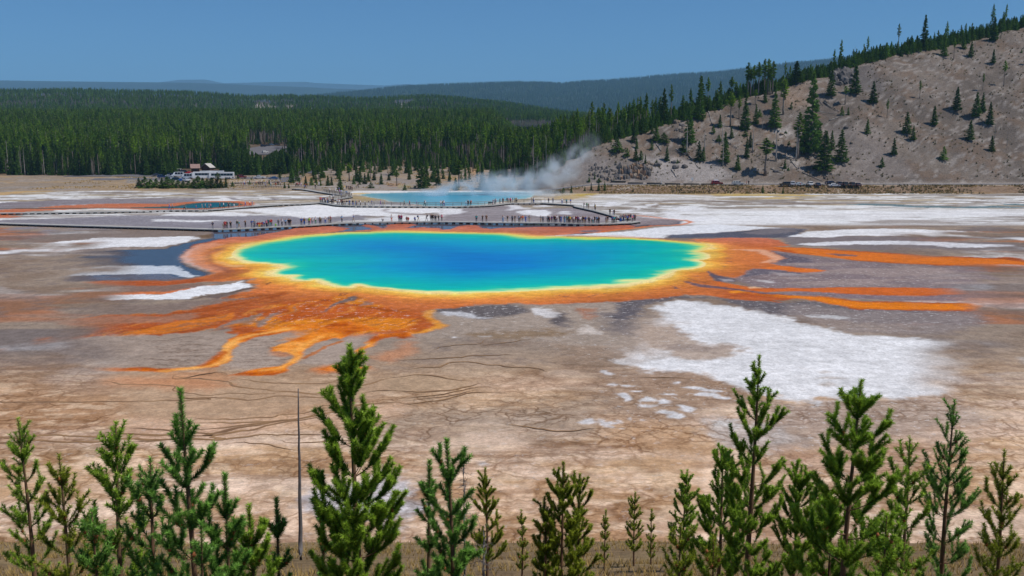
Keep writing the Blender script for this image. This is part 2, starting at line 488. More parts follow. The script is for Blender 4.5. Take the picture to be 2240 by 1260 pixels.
# ---- left: dark wet crescent and white remnants round the plume
L(Z('R1', (-900, 20), (0, 10), (600, 20), (1000, 20), (1000, 60), (650, 62), (400, 90), (0, 160), (-900, 200)), (128, 114, 106), 1.5, 1.0, .9, wet=.4)
L(Z('R1', (-900, 240), (0, 170), (100, 135), (250, 100), (450, 70), (620, 64), (520, 95), (300, 128), (200, 160), (120, 235), (150, 300), (250, 345), (360, 370), (330, 395), (260, 400), (0, 430), (-900, 480)), (62, 68, 84), .8, .6, 1, wet=.75)
L(Z('R1', (-900, 90), (0, 70), (150, 65), (260, 65), (230, 92), (100, 127), (0, 150), (-900, 210)), W, .5, .9, .95)
L(Z('R1', (640, 45), (750, 30), (900, 30), (880, 45), (800, 65), (700, 62)), (204, 200, 196), .5, .8, .9)
L(Z('R1', (470, 30), (600, 26), (650, 33), (520, 40)), (206, 204, 202), .4, .6, .9)
L(Z('R1', (190, 70), (420, 40), (640, 42), (540, 60), (330, 78)), (104, 80, 54), .8, .8, .75)
L(Z('R1', (-900, 300), (0, 312), (60, 312), (120, 345), (200, 385), (262, 392), (200, 410), (100, 405), (0, 375), (-900, 370)), (214, 216, 219), .4, .9, .95)
L(Z('R1', (-900, 380), (0, 380), (110, 412), (260, 405), (330, 390), (420, 375), (250, 420), (0, 440), (-900, 450)), (104, 96, 100), .5, .5, .9)

# ---- the spring: outline at the water's edge
POOL = (Z('R1', (545, 215), (556, 190), (590, 170), (620, 160), (680, 138), (750, 118), (900, 95), (1000, 77), (1100, 62), (1300, 42), (1500, 30), (1700, 27)) +
        Z('R2', (0, 95), (200, 100), (400, 108), (700, 112), (900, 116), (1000, 124), (1100, 137), (1180, 142), (1300, 140), (1400, 141), (1500, 145), (1700, 148), (1985, 155)) +
        Z('R3', (150, 162), (300, 170), (500, 186), (600, 195), (680, 204), (725, 222), (715, 240), (670, 257), (620, 266), (680, 278), (722, 298), (727, 318), (690, 335), (620, 339), (665, 350), (692, 370), (680, 390), (640, 405), (560, 418), (450, 425), (420, 440), (330, 478), (250, 505), (120, 535), (0, 556)) +
        Z('R2', (1700, 568), (1550, 573), (1400, 579), (1230, 592), (1000, 606), (700, 612), (500, 612), (250, 608), (60, 592)) +
        Z('R1', (1900, 512), (1800, 500), (1680, 490), (1600, 472), (1575, 482), (1530, 492), (1440, 487), (1340, 468), (1240, 428), (1200, 436), (1120, 437), (1050, 425), (1028, 410), (1060, 392), (950, 392), (890, 382), (880, 368), (920, 345), (985, 322), (930, 302), (820, 291), (700, 286), (640, 275), (590, 258), (560, 238)))
POOLW = wpoly(POOL)
DP = poly_sd(POOLW, GX + wx2 * .12, GY + wy2 * .12, margin=75)
# mats: colour by distance from the water
dj = DP + (n_mid - .5) * 5 + (n_sm - .5) * 1.6
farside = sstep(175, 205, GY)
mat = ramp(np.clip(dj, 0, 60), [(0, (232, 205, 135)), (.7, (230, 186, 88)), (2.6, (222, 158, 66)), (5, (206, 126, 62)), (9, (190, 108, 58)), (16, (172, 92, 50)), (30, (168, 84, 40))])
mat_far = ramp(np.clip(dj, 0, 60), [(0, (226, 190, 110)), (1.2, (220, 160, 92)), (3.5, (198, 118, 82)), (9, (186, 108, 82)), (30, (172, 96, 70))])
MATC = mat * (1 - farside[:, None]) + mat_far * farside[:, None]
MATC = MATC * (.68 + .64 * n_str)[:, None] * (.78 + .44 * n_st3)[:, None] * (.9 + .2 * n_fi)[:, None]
bright = ramp(n_str * .5 + n_sm * .5, [(.32, (178, 84, 22)), (.45, (208, 112, 30)), (.55, (220, 130, 40)), (.68, (234, 160, 78))])

def M(pts, soft=.7, warp=.8, col=None, wet=.35, alpha=1.0):
    return L(pts, MATC if col is None else col, soft, warp, alpha, wet=wet, spk=.12, crk=0)

# south-west fan
M(Z('R1', (690, 440), (780, 400), (880, 395), (1250, 450), (1600, 500), (2000, 545)) + Z('R2', (300, 640), (400, 700), (318, 758), (288, 800), (335, 845), (402, 878), (350, 905), (250, 935), (100, 960), (20, 1000)) +
  Z('R1', (1985, 885), (1800, 850), (1700, 848), (1480, 872), (1250, 838), (1100, 852), (900, 832), (700, 862), (620, 900), (500, 880), (560, 800), (400, 830), (200, 862), (0, 882), (-900, 1000), (-900, 830), (0, 716), (220, 665), (450, 590), (722, 505)), .6, .9)
fan_n = sstep(.50, .62, fbm(GX / 1.4, GY, 6, 4, 91))
x_, y_ = warped(1, .5)
fd = poly_sd(wpoly(Z('R1', (600, 800), (1000, 620), (1500, 560), (2000, 640), (2140, 780), (1985, 900), (1500, 880), (900, 840))), x_, y_)
mix((188, 92, 34), .8 * (1 - sstep(-2, 3, fd)))
mix((216, 132, 34), .8 * fan_n * (1 - sstep(-1, 2, fd)))
L(Z('R1', (800, 800), (1300, 770), (1480, 740), (1600, 760), (1450, 840), (1250, 900), (1000, 940), (1150, 850)), (216, 130, 36), 1.2, 1.2, .8)
LL(Z('R2', (80, 960), (220, 935), (330, 905), (395, 880)), (230, 160, 60), .6, .5, .4, .7)
LL(Z('R2', (320, 760), (285, 800), (330, 848), (400, 880)), (232, 158, 58), .5, .5, .4, .7)
# threads of mat drawn out along the run-off
fu, fv = GX * -.5 + GY * -.87, GX * .87 - GY * .5
fv = fv + (n_mid - .5) * 7
th = fbm(fu / 9, fv / 1.1, 1, 4, 181); th2 = fbm(fu / 6, fv / .5, 1, 3, 191); th3 = fbm(fu / 14, fv / 2.2, 1, 4, 197)
fr = FADE * (1 - sstep(-1, 1.5, fd)) + FADE * (1 - sstep(-1, 2, poly_sd(wpoly(Z('R1', (-900, 720), (0, 716), (450, 590), (722, 505), (1000, 600), (800, 800), (0, 880), (-900, 1000))), x_, y_)))
fr = np.clip(fr, 0, 1)
mix((140, 66, 24), .55 * fr * sstep(.54, .68, th))
mix((220, 130, 42), .55 * fr * sstep(.56, .70, th3))
mix((120, 92, 76), .5 * fr * sstep(.60, .68, th2) * sstep(.45, .6, th3[::1]))
mix((230, 156, 74), .35 * fr * sstep(.60, .70, th2[::1]) * sstep(.5, .4, th3))
SPK = np.where(fd < 0, .55, SPK)
# dark terrace lip across the fan
LL(Z('R1', (1300, 590), (1400, 612), (1500, 632), (1640, 652), (1760, 668), (1900, 688), (1985, 695)), (128, 60, 18), .35, .5, .7, .7)
LL(Z('R1', (850, 580), (940, 548), (985, 535)), (140, 66, 26), .8, .7, .6, .7)
# grey bands left of and inside the fan
GR = (136, 120, 112)
L(Z('R1', (-900, 700), (0, 630), (300, 600), (700, 574), (450, 612), (200, 662), (0, 705), (-900, 800)), (130, 114, 106), .6, .8, .9)
L(Z('R1', (-900, 780), (0, 735), (300, 700), (200, 760), (0, 790), (-900, 860)), (150, 122, 104), .9, .9, .6)
L(Z('R1', (380, 842), (560, 768), (720, 738), (830, 690), (800, 722), (700, 772), (560, 795)), GR, .35, .5, .9)
L(Z('R1', (820, 756), (870, 712), (940, 695), (880, 740), (800, 790), (740, 835), (728, 795), (770, 770)), GR, .35, .5, .9)
L(Z('R1', (620, 790), (740, 745), (790, 720), (760, 775), (660, 800)), (150, 112, 84), .5, .6, .7)
L(Z('R1', (1255, 706), (1320, 680), (1395, 630), (1500, 582), (1582, 553), (1530, 602), (1430, 642), (1340, 692)), (108, 98, 96), .3, .4, .95)
L(Z('R1', (1640, 645), (1690, 600), (1760, 578), (1870, 573), (1800, 600), (1720, 640)), (130, 112, 106), .3, .4, .8)
L(Z('R1', (1850, 668), (1930, 650), (2010, 642), (2010, 652), (1930, 672)), (108, 98, 96), .3, .3, .9)
L(Z('R2', (0, 730), (110, 712), (200, 680), (190, 700), (110, 735), (0, 748)), (110, 98, 98), .3, .4, .85)
L(Z('R1', (485, 410), (560, 390), (680, 375), (610, 396), (510, 415)), (92, 84, 92), .3, .4, .85)
L(Z('R1', (640, 420), (740, 395), (690, 410), (650, 440), (690, 490), (720, 500), (640, 520), (420, 590), (330, 575), (620, 515), (660, 480)), (96, 84, 84), .4, .4, .8)
LL(Z('R1', (1450, 555), (1470, 535), (1505, 535), (1500, 550), (1455, 556)), (120, 78, 56), .14, .1, .3, .8)
LL(Z('R1', (830, 470), (850, 455), (880, 445), (850, 462)), (120, 78, 56), .2, .12, .4, .8)

# orange runs
M(Z('R1', (1250, 790), (900, 828), (760, 850), (600, 890), (520, 930), (480, 980), (460, 1040), (380, 1090), (290, 1150), (0, 1165), (-900, 1175), (-900, 1200), (0, 1195), (300, 1166), (420, 1156), (500, 1122), (546, 1070), (546, 1020), (620, 970), (740, 910), (900, 880), (1100, 850), (1280, 825)), .3, .35, bright)
LL(Z('R1', (1000, 845), (740, 885), (600, 930), (530, 990), (500, 1060), (470, 1110), (330, 1155), (0, 1182)), (236, 172, 92), .45, .45, .4, .75)
LL(Z('R1', (470, 1030), (390, 1090), (300, 1145)), (186, 92, 22), .5, .4, .3, .8)
M(Z('R1', (1480, 760), (1280, 830), (1150, 900), (1000, 950), (910, 985), (898, 1010), (960, 1030), (1040, 1040), (1060, 1070), (1020, 1110), (950, 1150), (830, 1160), (640, 1190), (540, 1225), (700, 1232), (900, 1222), (1000, 1195), (1050, 1150), (1080, 1100), (1130, 1065), (1170, 1020), (1250, 960), (1400, 915), (1480, 930), (1560, 870), (1700, 850), (1800, 840)), .3, .35, bright)
LL(Z('R1', (1300, 905), (1150, 985), (1070, 1020), (1105, 1060), (1040, 1120), (960, 1170), (800, 1190)), (234, 164, 80), .4, .4, .35, .7)
L(Z('R1', (905, 1010), (1040, 1030), (1060, 1060), (1000, 1070), (880, 1050)), (206, 122, 58), .6, .5, .5)
M(Z('R1', (2060, 860), (1985, 872), (1800, 880), (1720, 905), (1680, 930), (1620, 980), (1580, 1020), (1550, 1090), (1480, 1130), (1400, 1150), (1300, 1180), (1500, 1192), (1650, 1180), (1710, 1150), (1600, 1135), (1640, 1090), (1640, 1040), (1690, 980), (1760, 930), (1900, 900), (2060, 900)), .35, .45, bright)
LL(Z('R1', (1480, 940), (1350, 980), (1240, 1030), (1140, 1085)), (176, 108, 62), .25, .15, .3, .9)
L(Z('R4', (1000, 250), (1100, 215), (1400, 215), (1420, 235), (1330, 275), (1050, 270)), (214, 120, 52), .7, .6, .6)
L(Z('R4', (0, 255), (300, 245), (300, 262), (450, 290), (420, 330), (100, 320), (0, 300)), (202, 138, 92), 1, .8, .4)
L(Z('R4', (1420, 150), (1622, 60), (1700, 60), (1650, 150), (1500, 200)), (206, 132, 84), 1, .8, .5)

# left plume and its rust stripes
M(Z('R1', (170, 178), (250, 130), (450, 86), (700, 72), (900, 92), (1050, 60), (1120, 45), (1000, 120), (700, 300), (985, 322), (880, 400), (700, 420), (480, 440), (250, 440), (0, 478), (-900, 540), (-900, 470), (0, 438), (200, 418), (330, 392), (400, 370), (330, 345), (180, 290), (110, 240)), .8, .6)
L(Z('R1', (100, 245), (170, 180), (300, 130), (240, 170), (190, 220), (240, 300), (360, 345), (330, 352), (180, 300)), (214, 190, 184), 1.2, .6, .65)
L(Z('R1', (180, 185), (280, 135), (520, 90), (800, 90), (620, 110), (400, 150), (300, 200), (330, 290), (480, 330), (420, 365), (300, 330), (220, 270)), (204, 142, 112), 1.2, .6, .75)
L(Z('R1', (320, 200), (480, 150), (600, 130), (640, 150), (420, 195), (360, 235), (400, 280), (520, 330), (540, 360), (470, 380), (360, 300), (310, 250)), (146, 94, 78), 1.2, .6, .75)
L(Z('R1', (400, 235), (470, 195), (560, 190), (520, 230), (560, 280), (690, 305), (560, 322), (440, 285)), (222, 172, 118), 1.0, .6, .8)
L(Z('R1', (500, 200), (570, 170), (700, 140), (640, 170), (560, 200), (555, 250), (640, 300), (560, 290), (505, 240)), (228, 184, 102), .6, .4, .7)
L(Z('R1', (380, 395), (500, 345), (700, 330), (960, 312), (800, 355), (600, 390), (430, 420), (250, 430)), (150, 84, 54), 1, .6, .7)
M(Z('R1', (-900, 620), (0, 520), (340, 480), (440, 458), (300, 485), (0, 545), (-900, 680)), .4, .5, (204, 116, 68))
L(Z('R1', (-900, 520), (0, 478), (300, 455), (330, 480), (0, 525), (-900, 600)), (130, 104, 94), .5, .5, .85)
M(Z('R1', (-900, 490), (0, 445), (260, 415), (420, 425), (230, 450), (0, 475), (-900, 545)), .4, .5, (166, 84, 46))
L(Z('R1', (-900, 600), (0, 545), (150, 510), (300, 480), (450, 470), (620, 440), (648, 465), (690, 490), (600, 515), (420, 545), (330, 560), (240, 570), (200, 588), (0, 586), (-900, 690)), (224, 225, 228), .3, .8, 1, wet=0, spk=.3)
LL(Z('R1', (0, 592), (200, 592), (330, 568), (600, 522), (715, 497)), (92, 78, 72), .35, .25, .4, .8)

# south ring
M(Z('R1', (1250, 440), (1600, 480), (1985, 520)) + Z('R2', (400, 600), (1000, 600), (1985, 530)) + Z('R3', (250, 500), (450, 425), (640, 410), (700, 380), (760, 430), (700, 520), (480, 640), (350, 655), (0, 682)) + Z('R2', (1600, 697), (1400, 707), (1200, 714), (1000, 702), (800, 706), (650, 714), (500, 737), (350, 748), (200, 760), (0, 760)), .5, .6)
for (a, b, w_) in ((1400, 632, 24), (1445, 643, 16), (1690, 628, 22), (1760, 618, 20), (1860, 620, 16), (1640, 640, 12)):
    LL(Z('R2', (a - w_, b + 3), (a, b), (a + w_, b - 3)), (120, 84, 70), .12, .1, .3, .8)

# right-hand plume and streamers
L(Z('R3', (1180, 250), (1300, 262), (1650, 320), (1955, 355), (2700, 380), (2700, 600), (1955, 566), (1600, 574), (1300, 578), (1050, 552), (900, 492), (1060, 412), (1250, 372), (1320, 330)), (128, 114, 116), .8, .7, 1, wet=.15, spk=.6)
mix((158, 142, 136), .6 * sstep(.5, .62, n_str) * (1 - sstep(-2, 1, poly_sd(wpoly(Z('R3', (1400, 360), (1955, 360), (2700, 400), (2700, 590), (1955, 560), (1500, 560), (1100, 500))), GX, GY))))
L(Z('R3', (1240, 265), (1400, 300), (1560, 330), (1600, 360), (1300, 370), (1330, 330)), (92, 86, 98), .7, .6, .85, wet=.4)
L(Z('R3', (1080, 412), (1250, 415), (1450, 440), (1480, 470), (1250, 450), (1100, 470), (990, 480)), (96, 90, 100), .6, .6, .85, wet=.4)
L(Z('R3', (1060, 500), (1280, 510), (1250, 530), (1080, 515)), (190, 186, 186), .5, .7, .8)
L(Z('R3', (1200, 440), (1400, 450), (1480, 470), (1300, 465)), (170, 160, 160), .5, .7, .7)
M(Z('R3', (560, 165), (900, 150), (1180, 155), (1300, 180), (1390, 217), (1250, 226), (1500, 235), (1955, 265), (2700, 310), (2700, 400), (1955, 350), (1700, 312), (1500, 290), (1300, 265), (1235, 258), (1300, 300), (1335, 330), (1260, 370), (1300, 380), (1500, 408), (1700, 425), (1600, 442), (1450, 442), (1250, 415), (1110, 410), (1060, 425), (1000, 462), (940, 490), (800, 462), (690, 430), (640, 400), (700, 370), (700, 330), (600, 265), (700, 240), (640, 190)), .6, .6)
L(Z('R3', (760, 230), (1000, 215), (1200, 240), (1230, 290), (1300, 330), (1240, 365), (1000, 370), (860, 330)), (206, 120, 66), 1.5, .8, .6)
L(Z('R3', (880, 250), (1050, 248), (1200, 255), (1290, 300), (1330, 330), (1260, 365), (1160, 362), (1230, 330), (1130, 270)), (220, 170, 140), .8, .7, .75)
L(Z('R3', (860, 205), (1200, 195), (1260, 240), (1100, 240)), (176, 92, 52), 1, .7, .6)
L(Z('R3', (1240, 232), (1500, 240), (1955, 275), (2700, 320), (2700, 385), (1955, 345), (1600, 300), (1350, 262)), (214, 116, 40), .6, .6, .8)
L(Z('R3', (1250, 240), (1420, 262), (1480, 285), (1330, 265)), (178, 82, 30), .5, .5, .8)
L(Z('R3', (1690, 288), (1800, 290), (1955, 300), (1955, 310), (1800, 305)), (110, 96, 100), .25, .4, .9)
L(Z('R3', (1110, 405), (1300, 385), (1500, 410), (1700, 425), (1600, 440), (1440, 438), (1260, 415)), (216, 114, 44), .4, .6, .85)
M(Z('R3', (480, 440), (690, 430), (760, 510), (900, 540), (1050, 558), (1200, 572), (1600, 570), (1955, 567), (2700, 560), (2700, 640), (1955, 632), (1700, 612), (1500, 600), (1200, 606), (1000, 590), (1150, 610), (1400, 632), (1700, 650), (1955, 682), (2700, 770), (2700, 880), (1955, 752), (1700, 702), (1450, 662), (1250, 672), (1300, 692), (1200, 682), (900, 666), (700, 642), (480, 626), (360, 612), (400, 520)), .4, .5)
L(Z('R3', (760, 515), (1050, 565), (1200, 578), (1600, 572), (2700, 562), (2700, 636), (1955, 628), (1500, 598), (1100, 600), (800, 550)), (204, 104, 44), .5, .5, .7)
L(Z('R3', (960, 600), (1400, 635), (1700, 655), (1955, 690), (2700, 790), (2700, 870), (1955, 745), (1650, 690), (1400, 655), (1100, 630)), (222, 126, 26), .5, .5, .8)
L(Z('R3', (850, 600), (1150, 610), (1300, 640), (1150, 655), (900, 640)), (166, 78, 38), 1, .7, .65)
L(Z('R3', (880, 598), (1000, 592), (1040, 604), (920, 622)), (222, 138, 30), .4, .5, .8)
L(Z('R3', (1030, 562), (1100, 556), (1160, 570), (1060, 575)), (224, 184, 146), .35, .5, .8)
DK = (92, 84, 96)
L(Z('R3', (688, 432), (705, 430), (770, 460), (870, 485), (930, 500), (935, 522), (840, 524), (770, 512), (750, 475)), DK, .3, .35, .95, wet=.4)
L(Z('R3', (800, 495), (900, 500), (920, 515), (840, 520)), (176, 170, 172), .3, .4, .7)
L(Z('R3', (518, 520), (560, 522), (640, 540), (800, 560), (960, 580), (1150, 605), (1400, 632), (1500, 640), (1150, 618), (900, 588), (620, 562)), DK, .3, .35, .9, wet=.4)
L(Z('R3', (1150, 610), (1500, 602), (1700, 614), (1955, 634), (2700, 645), (2700, 740), (1955, 668), (1650, 640), (1400, 628)), (128, 112, 118), .5, .6, .95, spk=.5)
LL(Z('R3', (556, 495), (620, 515), (700, 530)), (120, 76, 70), .15, .1, .3, .8)
for (a, b) in ((860, 285), (870, 320), (880, 350), (780, 380), (835, 365), (850, 395), (800, 350), (845, 420), (640, 478), (610, 470), (430, 560), (455, 575), (560, 600), (885, 352)):
    LL(Z('R3', (a - 22, b), (a, b + 2), (a + 22, b + 1)), (120, 88, 84), .14, .12, .3, .75)
L(Z('R3', (410, 556), (440, 560), (470, 585), (430, 570)), (100, 84, 88), .2, .3, .9)

# ---- strip between the spring and the near boardwalk
STR = (84, 80, 92)
strip = wpoly(Z('U4', (700, 1075), (1500, 1050), (2100, 1000)) + Z('U5', (700, 975), (2100, 960)) + Z('U6', (1000, 965), (2100, 985)) + Z('U7', (500, 985), (900, 950), (1300, 905), (1600, 930), (1560, 985), (900, 1030), (300, 1090), (0, 1165)) + Z('U6', (1500, 1200), (700, 1120), (0, 1110)) + Z('U5', (1000, 1100), (0, 1150)) + Z('U4', (2100, 1130), (1400, 1250), (700, 1200)))
a = 1 - sstep(-.8, .8, poly_sd(strip, GX + wx * .4, GY + wy * .4))
mix(STR, a); WET = np.maximum(WET, a * .9)
M(Z('U4', (700, 1260), (1000, 1180), (1300, 1175), (1650, 1110), (1900, 1060), (2100, 1010)) + Z('U5', (250, 1010), (420, 1016), (560, 1022), (690, 1050), (620, 1075), (300, 1115), (0, 1150)) + Z('U4', (1600, 1260), (1000, 1330)), .6, .5, wet=.5)
M(Z('U5', (900, 1000), (980, 988), (1130, 1008), (1225, 1052), (1290, 990), (1500, 960), (1690, 965), (1720, 1000), (1560, 1040), (1800, 1030), (2110, 1000)) + Z('U6', (0, 1068), (150, 1060), (240, 1020), (400, 1000), (560, 1000), (620, 1040), (760, 1055), (900, 1040), (1500, 1025), (2110, 1020)) + Z('U7', (250, 1000), (700, 990), (880, 1010), (860, 1050), (560, 1075), (350, 1110), (0, 1125)) + Z('U6', (1500, 1190), (700, 1130), (0, 1110)) + Z('U5', (1000, 1090), (690, 1085), (1080, 1062)), .6, .5, wet=.5)
for q in (Z('U5', (420, 985), (900, 972), (1260, 968), (1300, 985), (1210, 1030), (1100, 1000), (960, 982), (860, 1005), (720, 1030), (560, 1010)), Z('U6', (-350, 970), (1000, 966), (2100, 985), (2100, 1006), (1400, 1012), (760, 1030), (600, 990), (400, 985), (240, 1010), (100, 1040), (-200, 1040), (-300, 1005))):
    L(q, STR, .5, .4, .92, wet=.9)
L(Z('U7', (60, 1085), (180, 1070), (330, 1075), (380, 1095), (200, 1100), (60, 1100)), (130, 118, 122), .6, .5, .85, wet=.8)
L(Z('U7', (-700, 1175), (0, 1140), (800, 1090), (1200, 1040), (1500, 1010), (2100, 985)) + Z('U8', (1400, 1060), (800, 1045), (500, 1070), (0, 1115)) + Z('U7', (1400, 1150), (1330, 1195), (700, 1180), (0, 1160)), (218, 220, 224), .7, .9, .95, wet=.1)
LL(Z('U7', (340, 1110), (600, 1072), (900, 1040), (1200, 1005), (1450, 1000), (1600, 985), (1710, 955), (1640, 925), (1400, 905), (1200, 880), (950, 850)), (206, 112, 58), .75, .6, .5, .9, wet=.3)
L(Z('U7', (1340, 1190), (1400, 1150), (1800, 1130), (2100, 1120)) + Z('U8', (0, 1110), (400, 1090), (800, 1050), (1200, 1040), (1400, 1060), (1300, 1130), (1200, 1200), (800, 1190), (0, 1190)), (84, 84, 98), .8, .8, .95, wet=.75)
L(Z('R3', (1300, 150), (1500, 145), (1955, 140), (2700, 140), (2700, 260), (1955, 250), (1600, 225), (1400, 215)), (120, 112, 114), .8, .8, .9)
L(Z('R3', (1380, 147), (1560, 100), (1700, 90), (1955, 80), (2700, 70), (2700, 130), (1955, 135), (1700, 150)), W, .6, .9, .95)
L(Z('R3', (1440, 205), (1650, 190), (1955, 180), (2700, 178), (2700, 214), (1955, 210), (1600, 220)), (214, 214, 218), .5, .8, .95)
L(Z('R3', (1000, 120), (1180, 78), (1300, 62), (1500, 80), (1400, 110), (1200, 130)), (140, 130, 130), 1, 1, .6)

# ---- far floor features (beyond the near boardwalk)
L(Z('U4', (-2600, 860), (0, 850), (1300, 850), (2100, 870)) + Z('U5', (450, 850), (900, 840), (1000, 900), (300, 960), (0, 985)) + Z('U4', (1400, 1040), (700, 1050), (-2600, 1030)), (132, 128, 136), 1.5, 1.2, .95, wet=.35)
for q in (((-200, 905), (300, 915), (700, 925), (900, 930), (500, 950), (-200, 945)), ((-100, 835), (500, 810), (1000, 800), (1320, 835), (1250, 860), (600, 855)), ((1100, 760), (2100, 700), (2800, 700), (2800, 860), (2100, 885), (1800, 850))):
    L(Z('U4', *q), W, 1.0, 1.5, .9, wet=0)
L(Z('U5', (0, 690), (600, 700), (1250, 740), (2100, 730), (2100, 800), (1700, 830), (1300, 860), (800, 840), (400, 860), (0, 880)), (222, 222, 224), 1.0, 1.3, .95, wet=0)
L(Z('U5', (1050, 905), (1300, 870), (1560, 860), (1500, 920), (1100, 925)), (200, 200, 204), 1.0, 1.2, .7)
L(Z('U5', (1220, 740), (1290, 740), (1270, 790), (1500, 800), (1800, 830), (2100, 845), (2100, 870), (1500, 830), (1180, 790)), (150, 142, 142), .7, .9, .8)
L(Z('U6', (300, 740), (1000, 690), (1300, 760), (2100, 720), (2100, 950), (0, 940), (0, 870)), (136, 128, 132), 2, 1.2, .9, wet=.3)
L(Z('U6', (0, 730), (240, 740), (360, 790), (300, 830), (0, 840)), (216, 216, 219), .8, 1.2, .9)
L(Z('U6', (980, 700), (1150, 680), (1300, 745), (1000, 775), (1060, 740)), (212, 212, 216), .8, 1.2, .85)
L(Z('U6', (1130, 800), (1300, 765), (1640, 765), (1720, 800), (1690, 860), (1500, 865), (1250, 830)), (218, 218, 221), .7, 1.0, .95)
L(Z('U6', (1400, 715), (1560, 690), (1740, 710), (1600, 720)), (212, 212, 216), .6, 1, .9)
L(Z('U6', (1790, 830), (1900, 780), (2100, 780), (2000, 840)), (210, 210, 214), .7, 1, .85)
L(Z('U7', (-100, 740), (300, 800), (600, 870), (680, 900), (300, 960), (-100, 950)), (134, 126, 132), 1, .8, .85, wet=.3)
L(Z('U7', (-100, 520), (600, 510), (1100, 515), (2100, 545), (2100, 600), (1200, 620), (500, 640), (-100, 680)), (206, 204, 202), 2, 2, .5)
for q in (((400, 720), (640, 690), (600, 640), (480, 640), (380, 690)), ((1030, 680), (1200, 660), (1250, 690), (1080, 700)), ((870, 755), (1010, 715), (1000, 740), (900, 765)), ((640, 780), (850, 750), (760, 800), (660, 815)), ((870, 800), (1150, 790), (1130, 830), (960, 830)), ((920, 850), (1060, 865), (960, 862)), ((1400, 735), (1800, 700), (2000, 760), (1600, 790)), ((1230, 790), (1500, 790), (1640, 840), (1500, 880), (1350, 840)), ((1680, 920), (1900, 890), (2100, 880), (2100, 930), (1800, 945)), ((1860, 860), (2000, 870), (1900, 870))):
    L(Z('U7', *q), (216, 216, 219), .7, 1.2, .9, wet=0)
L(Z('U7', (1100, 720), (1180, 690), (1290, 710), (1200, 735)), (120, 100, 86), 1, 1, .8)
L(Z('U7', (900, 870), (1300, 900), (1600, 920), (1500, 985), (900, 1000), (700, 960)), (138, 126, 128), 1.2, 1, .9, wet=.3)
# sand and grass at the far rim
L(Z('U4', (-2600, 470), (-2600, 380), (700, 410), (1500, 425), (2100, 440)) + Z('U5', (200, 460), (0, 470)) + Z('U4', (1500, 470), (800, 445), (200, 445)), (182, 150, 104), 2, 3, .9)
L(Z('U6', (1750, 540), (2100, 510)) + Z('U7', (250, 500), (900, 495), (2100, 510), (2100, 530), (1000, 512), (300, 520), (0, 590)) + Z('U6', (2000, 600), (1700, 590)), (178, 152, 100), 3, 3, .85)
L(Z('U7', (0, 520), (230, 515), (200, 545), (0, 555)), (172, 150, 66), 2, 2, .8)
L(Z('U8', (0, 515), (900, 515), (1600, 540), (1600, 555), (900, 550), (0, 545)), (184, 158, 92), 2, 3, .85)
L(Z('U8', (720, 585), (900, 565), (1400, 580), (1250, 595), (800, 595)), (190, 164, 104), 2, 2, .85)
LL(Z('U8', (0, 640), (100, 635)), (120, 104, 92), 1, .8, .8, .8)
LL(Z('U8', (300, 680), (700, 665), (1200, 660), (2184, 665)), (142, 124, 110), 1.0, .9, 1, .7)
L(Z('U8', (2030, 680), (2184, 665), (2900, 660), (2900, 690), (2184, 690)), (96, 130, 140), .8, .8, .9, wet=.8)
L(Z('U4', (-2600, 620), (0, 590), (460, 590), (560, 630), (200, 650), (0, 680), (-2600, 700)), (124, 116, 122), 2, 1.5, .9, wet=.3)
LL(Z('U4', (940, 575), (1040, 590), (1120, 610), (1400, 625), (1600, 620), (1700, 598), (1620, 592)), (124, 116, 120), 1.2, .9, 1, .9)
LL(Z('U4', (1080, 480), (1160, 520), (1000, 560), (940, 575)), (160, 152, 150), .8, .8, 1, .7)
# little teal pool beside the left boardwalk, orange rim
PA = Z('U4', (-1500, 760), (-600, 730), (130, 705), (300, 672), (520, 648), (900, 642), (1120, 658), (1200, 690), (1040, 712), (700, 738), (400, 748), (130, 740), (-1500, 770))
L(Z('U4', (-1500, 740), (0, 672), (150, 655), (350, 640), (600, 630), (1150, 630), (1360, 650), (1375, 682), (1250, 700), (1000, 725), (600, 760), (0, 765), (-1500, 790)), (184, 106, 70), .8, .5, .95, wet=.4)
# back pool
PB = (Z('U5', (840, 535), (920, 520), (1000, 512), (1400, 502), (1700, 492), (2100, 498)) + Z('U6', (250, 490), (600, 488), (1300, 492), (1440, 510), (1420, 560), (1300, 592), (1100, 612), (800, 660), (400, 722), (0, 726)) + Z('U5', (1980, 724), (1700, 672), (1350, 640), (1200, 600), (1000, 570)))
L(Z('U5', (560, 498), (850, 470), (1200, 462), (1500, 468), (1720, 484), (2100, 470)) + Z('U6', (600, 470), (1300, 470), (1500, 500), (1440, 520), (0, 520)) + Z('U5', (1000, 530), (700, 530)), (216, 216, 216), 2, 1.5, .9)
L(Z('U5', (700, 525), (780, 508), (960, 503), (1050, 510), (900, 525)), (196, 160, 66), 1, 1, .8)
L(Z('U5', (690, 540), (860, 540), (1000, 572), (1200, 602), (1340, 645), (900, 640), (700, 600)), (156, 140, 110), 1.5, 1.5, .85)
L(Z('U5', (700, 570), (1000, 575), (1180, 600), (900, 600)), (176, 150, 96), 1.5, 1, .6)
L(Z('U5', (1000, 640), (1200, 612), (1350, 645), (1700, 650), (1700, 690), (1000, 690)), (150, 146, 146), 1, 1, .8)

# the rim of mats runs unbroken round the water
rim = (1 - sstep(2.2, 3.6, dj)) * (1 - farside * .6) * FADE
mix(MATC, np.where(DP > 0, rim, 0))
WET = np.where((DP > 0) & (dj < 3), np.minimum(WET, .4), WET)
